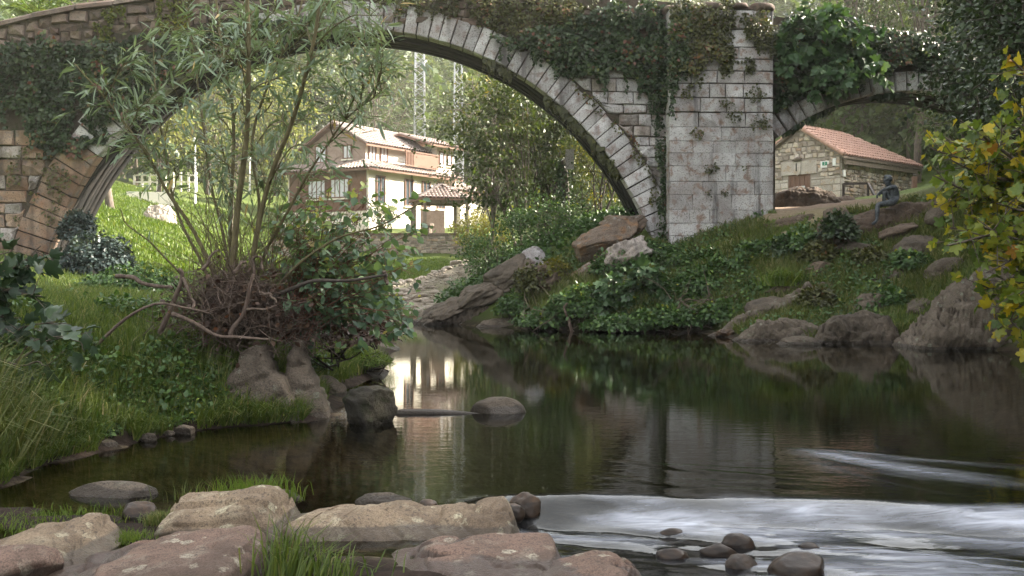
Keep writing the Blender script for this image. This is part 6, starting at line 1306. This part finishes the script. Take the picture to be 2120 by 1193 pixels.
# --- figs
def fig(name, label, base, targets, Yr, trunk_r, leaf, mat, nspr, ln, seed, per=14, cat='fig', bark='bark', tintf=None, bases=None):
    root = empty(name, base); tag(root, label, cat); base = np.asarray(base, float); L_ = []
    for i, (px_, py_) in enumerate(targets):
        e = at(px_, py_, rng.uniform(*Yr)); m = base + (e - base) * .45 + Zup * .10 * np.linalg.norm(e - base) + rng.normal(size=3) * .12; L_.append((curve([base + rng.normal(size=3) * .05, m, e], 16, .06, i + seed), np.linspace(trunk_r, trunk_r * .18, 16)))
    tw_ = sprigs(L_, nspr, ln, out=(0, -.1, .15), t0=.45, wild=.9, droop=.05, r=trunk_r * .2)
    V, F = tubes_mesh(L_ + tw_, 6); mobj('branches', V, F, M[bark], root, smooth=True)
    V, F, a = merge_leaves([leafy(tw_, per, leaf, T_FIG, .3, .8, .35, .6, up=.7, tintf=tintf), leafy(L_, per * .5, leaf, T_FIG, .6, .8, .3, .6, up=.7, tintf=tintf)])
    # leaf normals face the light over the river
    mobj('foliage', V, F, M[mat], root, attrs=a); return root
fig('fig_tree', 'fig tree with green and bright yellow autumn leaves overhanging the pool', (7.4, 12.6, 1.5), [(2100, 130), (2110, 220), (2050, 250), (1990, 240), (1960, 290), (2020, 320), (1940, 360), (2080, 340), (1935, 420), (2000, 410), (1950, 475), (2060, 430), (2010, 500), (2100, 480), (2050, 560), (2100, 610), (2060, 640), (2110, 690), (2090, 400), (2040, 370), (2120, 300), (2110, 560), (1985, 450), (2030, 470), (2070, 270), (2005, 280), (2070, 690), (2040, 610), (2100, 650), (2110, 720), (1960, 500), (1975, 340), (1930, 300)], (10.6, 12.6), .045, .135, 'fig_yellow', 700, .42, 3, per=16)
fig('fig_tree', 'dark-leaved fig at the picture edge above the reedy grass', (-5.6, 9.4, 1.0), [(10, 520), (40, 540), (70, 560), (30, 600), (90, 610), (50, 650), (10, 660), (100, 660), (30, 700), (80, 520), (20, 560), (-20, 620)], (8.8, 9.6), .025, .17, 'fig_dark', 70, .32, 5, per=16)
o = fig('fig_sapling', 'thin fig branch with large grey-green leaves over the grassy bank', (-4.6, 8.9, .75), [(180, 715), (150, 735), (200, 690)], (8.4, 8.8), .012, .19, 'fig_dark', 8, .2, 6, per=14)
Bf = bw(*[bp(1720, 150)[0], .2, bp(1720, 150)[1]])
fig('fig_tree', 'large-leaved fig bush rooted in the bridge above the land arch', Bf, [(1640, 60), (1680, 40), (1730, 30), (1780, 50), (1810, 80), (1640, 110), (1690, 100), (1750, 100), (1800, 120), (1650, 160), (1700, 160), (1760, 160), (1820, 150), (1680, 200), (1720, 210), (1630, 90), (1740, 70), (1790, 150), (1660, 30), (1700, 20), (1620, 140), (1780, 90), (1710, 130)], (28.6, 29.8), .04, .30, 'fig_leaf', 240, .55, 7, per=15, bark='bark_dark')
fig('fig_tree', 'low fig bush hanging over the water on the far bank', at(1330, 590, 27.2), [(1240, 600), (1270, 580), (1300, 570), (1340, 570), (1370, 590), (1300, 620), (1340, 640), (1270, 640), (1310, 660), (1350, 670), (1390, 620), (1240, 650), (1330, 560), (1380, 650)], (26.0, 26.9), .02, .26, 'fig_leaf', 110, .4, 8, per=14, bark='bark_dark')

# --- bushes: mounded foliage on stems
def bush(name, label, c, rad, n, size, mat, tmpl=T_SMALL, seed=0, group=None, cat='shrub', stick='bark_dark', floor=None):
    c = np.asarray(c, float); rad = np.array(rad); root = empty(name, c - Zup * rad[2] * .8); tag(root, label, cat, group); d = norm(rng.normal(size=(n, 3))); d[:, 2] = np.abs(d[:, 2]) * 1.0 - .25; lump = 1 + .45 * fbm(d * 2.4 + seed * 5.1, 3, seed) + .2 * fbm(d * 7 + seed, 2, seed + 1)
    P = c + d * rad * (lump * rng.random(n) ** .28)[:, None]; V, F, a = leafmesh(P, d * .6 + rdir(n) * .7 - Zup * .35, Zup * .8 + d * .6 + rdir(n) * .5, size * rng.uniform(.6, 1.3, n), tmpl, np.clip(rng.beta(2, 2.6, n) + .18 * (d[:, 2]) + .1 * fbm(d * 3 + seed, 2, 3), 0, 1)); mobj('foliage', V, F, M[mat], root, attrs=a)
    L_ = []
    for i in range(14):
        e = c + norm(rng.normal(size=3) + np.array([0, 0, .4])) * rad * .9; b = c - Zup * rad[2] * .9 + rng.normal(size=3) * .06; L_.append((curve([b, (b + e) / 2 + rng.normal(size=3) * .08, e], 7), np.linspace(.016, .004, 7)))
    V, F = tubes_mesh(L_, 5); mobj('stem', V, F, M[stick], root); return root
G = 'shrubs along the far bank'
for i, (px_, py_, Y_, rx, rz, n, mat, lab) in enumerate([(1200, 640, 26.8, .8, .55, 2200, 'bank_leaf', 'dark bramble at the waterline below the orange rock'), (1290, 555, 28.0, .9, .5, 2600, 'bank_leaf', 'leafy shrub just below the lichen-blotched boulder'), (1400, 560, 28.2, .8, .6, 2600, 'bank_leaf', 'bushy growth at the foot of the pier'), (1450, 610, 26.8, .9, .7, 3000, 'bank_leaf', 'dense dark shrub above the black waterline'),
        (1530, 570, 27.2, .9, .6, 2800, 'bank_leaf', 'bright-tipped bush between pier foot and rock ridge'), (1600, 540, 27.4, .8, .5, 2400, 'bank_leaf', 'low bush under the grassy path edge'), (1400, 660, 25.9, 1.0, .35, 2600, 'bank_leaf', 'overhanging shrub touching the pool'), (1500, 655, 25.6, .7, .4, 2000, 'bank_leaf', 'shrub drooping over the water near the rock ridge'), (1640, 520, 27.2, .8, .45, 2200, 'ivy_leaf', 'ivy mound below the upright rock'),
        (1735, 480, 26.2, .42, .55, 1400, 'ivy_leaf', 'ivy clump clinging to the upright rock'), (1100, 590, 28.6, .55, .5, 900, 'ivy_olive', 'thin bramble on the mossy slope'), (1150, 560, 28.8, .4, .35, 600, 'yellow_leaf', 'small yellow-leaved sapling beside the orange rock'), (1250, 620, 27.0, .9, .45, 2400, 'bank_leaf', 'green thicket beside the low fig bush'), (1350, 520, 28.7, .6, .3, 1600, 'bank_leaf', 'weedy clump between boulder and pier'), (1060, 640, 28.2, .45, .45, 700, 'bank_leaf', 'dark bramble arching over the pale slab'), (1590, 610, 25.8, .6, .35, 1600, 'bank_leaf', 'fern-like clump above the long rock ridge'), (1560, 525, 27.6, .6, .35, 1700, 'bank_leaf', 'leafy hump below the path edge by the pier'), (1660, 505, 27.0, .55, .35, 1600, 'bank_leaf', 'leafy hump between grass strip and ivy mound'), (1800, 540, 25.4, .5, .3, 1400, 'ivy_olive', 'olive scrub in the middle of the slope under the statue'), (1850, 620, 23.6, .45, .28, 1300, 'bank_leaf', 'green scrub above the rugged dark-streaked rock'), (1690, 620, 24.2, .4, .28, 1300, 'ivy_olive', 'olive clump above the domed pale rock'), (1480, 545, 28.0, .8, .4, 2200, 'bank_leaf', 'light green bush hugging the pier base'), (1570, 600, 26.4, .7, .4, 2000, 'bank_leaf', 'mid-slope bush above the overhanging shrubs'), (1700, 530, 26.2, .5, .35, 1500, 'ivy_olive', 'olive scrub below the upright ivy rock'), (1880, 545, 24.6, .5, .3, 1400, 'bank_leaf', 'small dark scrub under the statue slope'), (1340, 610, 27.2, .8, .5, 2400, 'bank_leaf', 'thick bush behind the low fig'), (1130, 665, 27.0, .7, .3, 1800, 'bank_leaf', 'low bramble trailing in the water beside the bleached branch'), (1290, 672, 26.0, .9, .25, 2200, 'bank_leaf', 'leaf fringe dipping into the pool under the low fig')]):
    bush('shrub', lab, at(px_, py_, Y_), (rx * 1.15, .65, rz * 1.35), int(n * 1.35), .105, mat, seed=i + 3, group=G)
bush('ivy_bush', 'blue-green ivy bush at the foot of the red arch stones', at(195, 550, 26.5), (1.2, .8, 1.1), 6500, .10, 'ivy_blue', seed=41, cat='shrub')
bush('ivy_bush', 'blue-green ivy climbing the dark vault near the meadow', at(160, 480, 28.6), (.55, .45, .8), 2400, .10, 'ivy_blue', seed=42, cat='shrub')
bush('ivy_bush', 'low scrubby thicket between the bank grass and red stones', at(270, 590, 22.0), (1.3, .8, .5), 2600, .085, 'bank_leaf', seed=43, cat='shrub')
bush('shrub', 'brown-leaved thicket hanging under the broad-leaved shrub', at(700, 690, 13.2), (.8, .6, .42), 2600, .07, 'dry_leaf', T_OVATE, seed=44, cat='shrub')
bush('shrub', 'small dogwood on the mossy ledge by the pool', at(770, 640, 15.5), (.5, .5, .6), 1300, .085, 'shrub_leaf', T_OVATE, seed=45, cat='shrub')
bush('grass_tuft', 'bright moss and grass cushion on the ledge below the shrub', at(770, 748, 15.0), (.28, .3, .16), 1200, .08, 'grass_bright', T_WILLOW, seed=46, cat='moss')
# bare dead branches at the far waterline
db = empty('dead_branches', onwater(1180, 686)); tag(db, 'bleached dead branch and twigs standing in the far waterline', 'dead branch')
ln = curve(px_line([(1184, 688), (1178, 665), (1168, 640), (1172, 630)], 26.2), 10, .05, 1); V, F = tube(ln, np.linspace(.045, .02, 10), 7); mobj('branch', V, F, M['drift'], db)
L_ = []
for i in range(46):
    p = at(rng.uniform(1080, 1240), rng.uniform(640, 680), rng.uniform(26.2, 27.2)); v = norm(rng.normal(size=3) + np.array([0, 0, .3])) * rng.uniform(.3, .9); L_.append((curve([p, p + v * .5 + rng.normal(size=3) * .06, p + v], 6), np.linspace(.012, .004, 6)))
V, F = tubes_mesh(L_, 4); mobj('twigs', V, F, M['drift'], db)['kind'] = 'stuff'
db = empty('dead_branches', onwater(1410, 688)); tag(db, 'grey dead twigs and roots under the overhanging shrubs', 'dead branch'); L_ = []
for i in range(60):
    p = at(rng.uniform(1370, 1540), rng.uniform(610, 685), rng.uniform(25.4, 26.0)); v = norm(rng.normal(size=3) * np.array([1, .4, 1]) - np.array([0, 0, .3])) * rng.uniform(.3, 1.0); L_.append((curve([p, p + v * .5 + rng.normal(size=3) * .08, p + v], 6), np.linspace(.014, .004, 6)))
V, F = tubes_mesh(L_, 4); mobj('twigs', V, F, M['drift'], db)
# ivied trunk with pale board under the arch
it = empty('ivied_trunk', on(1170, 470, 33.5)); tag(it, 'dead trunk wrapped in dark ivy carrying a pale weathered board', 'tree'); b0 = on(1170, 470, 33.5); b1 = at(1166, 330, 33.5)
V, F = tube(curve([b0, (b0 + b1) / 2 + np.array([.05, 0, 0]), b1], 8), np.linspace(.15, .12, 8), 8); mobj('trunk', V, F, M['bark_dark'], it)
n = 1500; t = rng.random(n)[:, None]; P = b0 + (b1 - b0) * t + rng.normal(size=(n, 3)) * np.array([.13, .13, .03]); V, F, a = leafmesh(P, rdir(n) - Zup * .6, rdir(n) + np.array([0, -1, .3]), rng.uniform(.06, .12, n), T_SMALL, rng.beta(2, 3, n)); mobj('ivy', V, F, M['ivy_leaf'], it, attrs=a)
c_ = at(1179, 350, 33.2); MB().box(c_ + np.array([-.13, 0, 0]), (.28, .05, 0), (0, .04, 0), Zup * .66).build('weathered_board', M['pale_stone'], it)

# ------------------------------------------------------------------ grass
def blades(X, Y, h, w, lean, mat, tint=None, name='grass', label='', zoff=-.02, wind=(0, 0), parent=None):
    n = len(X); Z = H(X, Y) + zoff if parent is None else zoff; B = np.stack([X, Y, Z], 1); a = rng.uniform(0, 6.283, n); d = np.stack([np.cos(a) + wind[0], np.sin(a) + wind[1], 0 * a], 1); d = norm(d); s = np.stack([-np.sin(a * 1.7), np.cos(a * 1.7), 0 * a], 1); s[:, 1] *= .3; s = norm(s)
    h = np.asarray(h) * rng.uniform(.55, 1.25, n); l = lean * rng.uniform(.3, 1.5, n); hw = (w * rng.uniform(.7, 1.3, n) / 2)[:, None]; hh = h[:, None]; ll = l[:, None]
    m = B + Zup * hh * .55 + d * ll * hh * .25; t = B + Zup * hh * (1.0 - .35 * np.clip(ll, 0, 1.6)) + d * ll * hh * .8
    V = np.stack([B - s * hw, B + s * hw, m + s * hw * .75, m - s * hw * .75, t], 1).reshape(-1, 3); i = np.arange(n)[:, None] * 5
    F = [np.concatenate([i, i + 1, i + 2, i + 3], 1), np.concatenate([i + 3, i + 2, i + 4], 1)]; tint = rng.beta(2, 2.2, n) if tint is None else tint
    tint = np.where(rng.random(n) < .02, 1, tint); o = mobj(name, V, F, M[mat], attrs={'tint': np.repeat(tint, 5)}); return tag(o, label, 'grass', kind='stuff')
def scatter(n, x0, x1, y0, y1, keep, nz=.0, nscale=1.0, seed=0):
    X = rng.uniform(x0, x1, n); Y = rng.uniform(y0, y1, n); k = keep(X, Y, river_sd(X, Y))
    if nz is not None: k &= fbm(np.stack([X * nscale, Y * nscale, X * 0], 1), 3, seed) > nz
    return X[k], Y[k]
X, Y = scatter(60000, -8.2, -1.9, 6.8, 17, lambda x, y, s: (s > .10), -.5, 1.2, 1); blades(X, Y, .26, .011, .7, 'grass_lush', label='lush long grass covering the near bank below the willow', wind=(.3, -.5))
X, Y = scatter(16000, -8, -2, 7, 16, lambda x, y, s: (s > .15), .05, .7, 31); blades(X, Y, .30, .010, .9, 'grass_dry', label='olive and straw-coloured grass patches on the near bank', wind=(.4, -.4))
X, Y = scatter(30000, -7, -2.2, 8, 14, lambda x, y, s: (s > .2), .18, 1.1, 32); n = len(X); P = np.stack([X, Y, H(X, Y) + .05 + .16 * rng.random(n)], 1); V, F, a = leafmesh(P, rdir(n), Zup + rdir(n) * .5, rng.uniform(.03, .085, n), T_OVATE, rng.beta(2, 2, n)); tag(mobj('ground_cover', V, F, M['bank_leaf'], attrs=a), 'broad-leaved weeds scattered through the near bank grass', 'weeds', kind='stuff')
X, Y = scatter(9000, -6.4, -3.4, 6.9, 11.5, lambda x, y, s: (s > .15) & (y < 11), .05, .8, 2); blades(X, Y, .5, .012, 1.0, 'grass_lush', name='grass', label='tall drooping grass tussocks on the near bank', wind=(.5, -.6))
X, Y = scatter(2600, -5.2, -3.75, 6.9, 8.4, lambda x, y, s: (s > .05), None); blades(X, Y, .75, .012, 1.1, 'grass_dry', label='reedy grass arching over the water at the picture edge', wind=(.9, -.4))
X, Y = scatter(22000, -4.8, -2.2, 7.2, 10.8, lambda x, y, s: (s > .0) & (s < .28), -.2, 1.8, 44); blades(X, Y, .26, .010, 1.3, 'grass_lush', label='grass fringe hanging over the muddy near waterline', wind=(.9, -.9))
X, Y = scatter(14000, -4.4, -2.2, 8.2, 11.0, lambda x, y, s: (s > .08) & (s < .7), .0, 1.5, 4); V0 = rng.random(len(X)); P = np.stack([X, Y, H(X, Y) + .03 + .06 * rng.random(len(X))], 1); V, F, a = leafmesh(P, rdir(len(X)) + Zup * .3, Zup + rdir(len(X)) * .6, rng.uniform(.02, .06, len(X)), T_SMALL); tag(mobj('ground_cover', V, F, M['bank_leaf'], attrs=a), 'small-leaved creeping weeds on the muddy bank edge', 'weeds', kind='stuff')
X, Y = scatter(52000, -18, -3.0, 17, 36, lambda x, y, s: (s > .3), -.35, .6, 5); blades(X, Y, .22, .022, .6, 'grass_lush', label='rough grass between the near bank and the bridge')
X, Y = scatter(70000, -27, -3, 33, 64, lambda x, y, s: (s > 2) & (y > 33 + .2 * (x + 6)) & ~((np.abs(x + 4) < 4.5) & (y < 46)) & (y < 57.5 - np.where(x > -14, 0, -6)), -.6, .3, 6); blades(X, Y, .22, .05, .5, 'grass_bright', label='sunlit meadow grass beyond the bridge')
X, Y = scatter(16000, -8, 4, 45, 57.5, lambda x, y, s: (s > 1), -.4, .5, 7); blades(X, Y, .2, .05, .5, 'grass_bright', label='bright grass strip below the garden wall')
X, Y = scatter(60000, .5, 12.5, 21.5, 29.6, lambda x, y, s: (s > .3) & ~((x > 7.4) & (y > 28.3)), -.25, .8, 8); blades(X, Y, .32, .022, .9, 'grass_dry', label='olive grass on the slope below the statue', wind=(-.2, -.6))
X, Y = scatter(16000, 5.4, 9.2, 26.6, 28.8, lambda x, y, s: (s > .8), -.3, .9, 9); blades(X, Y, .15, .02, .5, 'grass_bright', label='bright short grass below the path by the pier')
X, Y = scatter(9000, 7.0, 10.5, 21.7, 24.0, lambda x, y, s: (s > .15), -.1, .9, 10); blades(X, Y, .18, .02, .6, 'grass_lush', label='fresh green grass between the waterline rocks')
X, Y = scatter(26000, .3, 11.5, 22.5, 29.4, lambda x, y, s: (s > .3) & ~((x > 7.4) & (y > 28)), -.05, .7, 11); n = len(X); P = np.stack([X, Y, H(X, Y) + .03 + .2 * rng.random(n)], 1); V, F, a = leafmesh(P, rdir(n) - Zup * .2, Zup + rdir(n) * .7 - np.array([0, .5, 0]), rng.uniform(.05, .12, n), T_SMALL, rng.beta(2, 2.5, n)); tag(mobj('ground_cover', V, F, M['bank_leaf'], attrs=a), 'creeping leafy ground cover on the far bank', 'weeds', kind='stuff')
X, Y = scatter(26000, -2.6, 7.5, 29.5, 46, lambda x, y, s: (s > .6), -.25, .5, 61); n = len(X); P = np.stack([X, Y, H(X, Y) + .04 + .35 * rng.random(n) ** 2], 1); V, F, a = leafmesh(P, rdir(n) - Zup * .2, Zup + rdir(n) * .7, rng.uniform(.08, .18, n), T_SMALL, rng.beta(2, 2.8, n)); tag(mobj('undergrowth', V, F, M['bank_leaf'], attrs=a), 'dark leafy undergrowth beneath the trees under the arch', 'weeds', kind='stuff')
def tuft(label, px_, py_, Y_, n, h, rad, mat='grass_lush', wind=(0, 0), lean=.5, w=.009, name='grass_tuft'):
    p = at(px_, py_, Y_); X = p[0] + rng.normal(size=n) * rad; Y = p[1] + rng.normal(size=n) * rad * .6; o = blades(X, Y, h, w, lean, mat, zoff=p[2] + 0 * X - .03, parent=1, wind=wind, name=name, label=label); o['kind'] = 'thing'; return o
tuft('bright grass tuft sprouting behind the pale tan boulder', 530, 1025, 6.75, 420, .17, .14, 'grass_bright', lean=.5, w=.006); tuft('long-bladed grass clump between the two foremost boulders', 600, 1190, 5.15, 150, .36, .09, 'grass_lush', wind=(.6, -.2), lean=.7, w=.008)
tuft('grass clump leaning over the pink boulder', 690, 1195, 5.1, 90, .24, .11, 'grass_lush', wind=(.9, -.1), lean=.9, w=.008); tuft('small grass patch between corner slab and tan boulder', 255, 1118, 5.9, 600, .09, .10, 'grass_bright', w=.005, lean=.6)
tuft('grass fringe beside the dark sprouting rock', 335, 1080, 6.2, 700, .10, .05, 'grass_dry', w=.006, lean=.6); tuft('low grass along the shallow inlet at the bottom corner', 80, 1085, 6.3, 900, .10, .28, 'grass_bright', w=.006, lean=.6); tuft('wiry grass stalks beside the bright tuft', 410, 1030, 6.7, 60, .16, .10, 'grass_dry', w=.004, lean=.4)
tuft('sprout growing on the dark wet rock in the inlet', 290, 1052, 6.6, 60, .10, .03, 'grass_dry', w=.007, lean=.9); tuft('strap-leaved sedge clump on the far bank', 1625, 590, 25.2, 320, .55, .22, 'grass_bright', lean=1.1, w=.028, wind=(-.4, -.3)); tuft('dark sedge clump below the pier foot', 1480, 560, 27.4, 300, .5, .25, 'grass_lush', lean=1.0, w=.025, wind=(-.2, -.5))
tuft('tiny grass tuft on the pier corner by the path', 1598, 440, 28.9, 120, .14, .06, 'grass_lush', w=.012)

# ------------------------------------------------------------------ haze
hz = MB().box((-152, -72, -2.5), (304, 0, 0), (0, 320, 0), (0, 0, 84.5)).build('haze', None); tag(hz, 'thin bright morning haze in the valley', kind='stuff')
hm = bpy.data.materials.new('haze'); hm.use_nodes = True; hn = hm.node_tree; hn.nodes.remove(hn.nodes['Principled BSDF']); pv = hn.nodes.new('ShaderNodeVolumePrincipled')
pv.inputs['Color'].default_value = (1, .96, .88, 1); pv.inputs['Density'].default_value = .0006; pv.inputs['Anisotropy'].default_value = .2; hn.links.new(pv.outputs[0], hn.nodes['Material Output'].inputs['Volume']); hz.data.materials.append(hm)
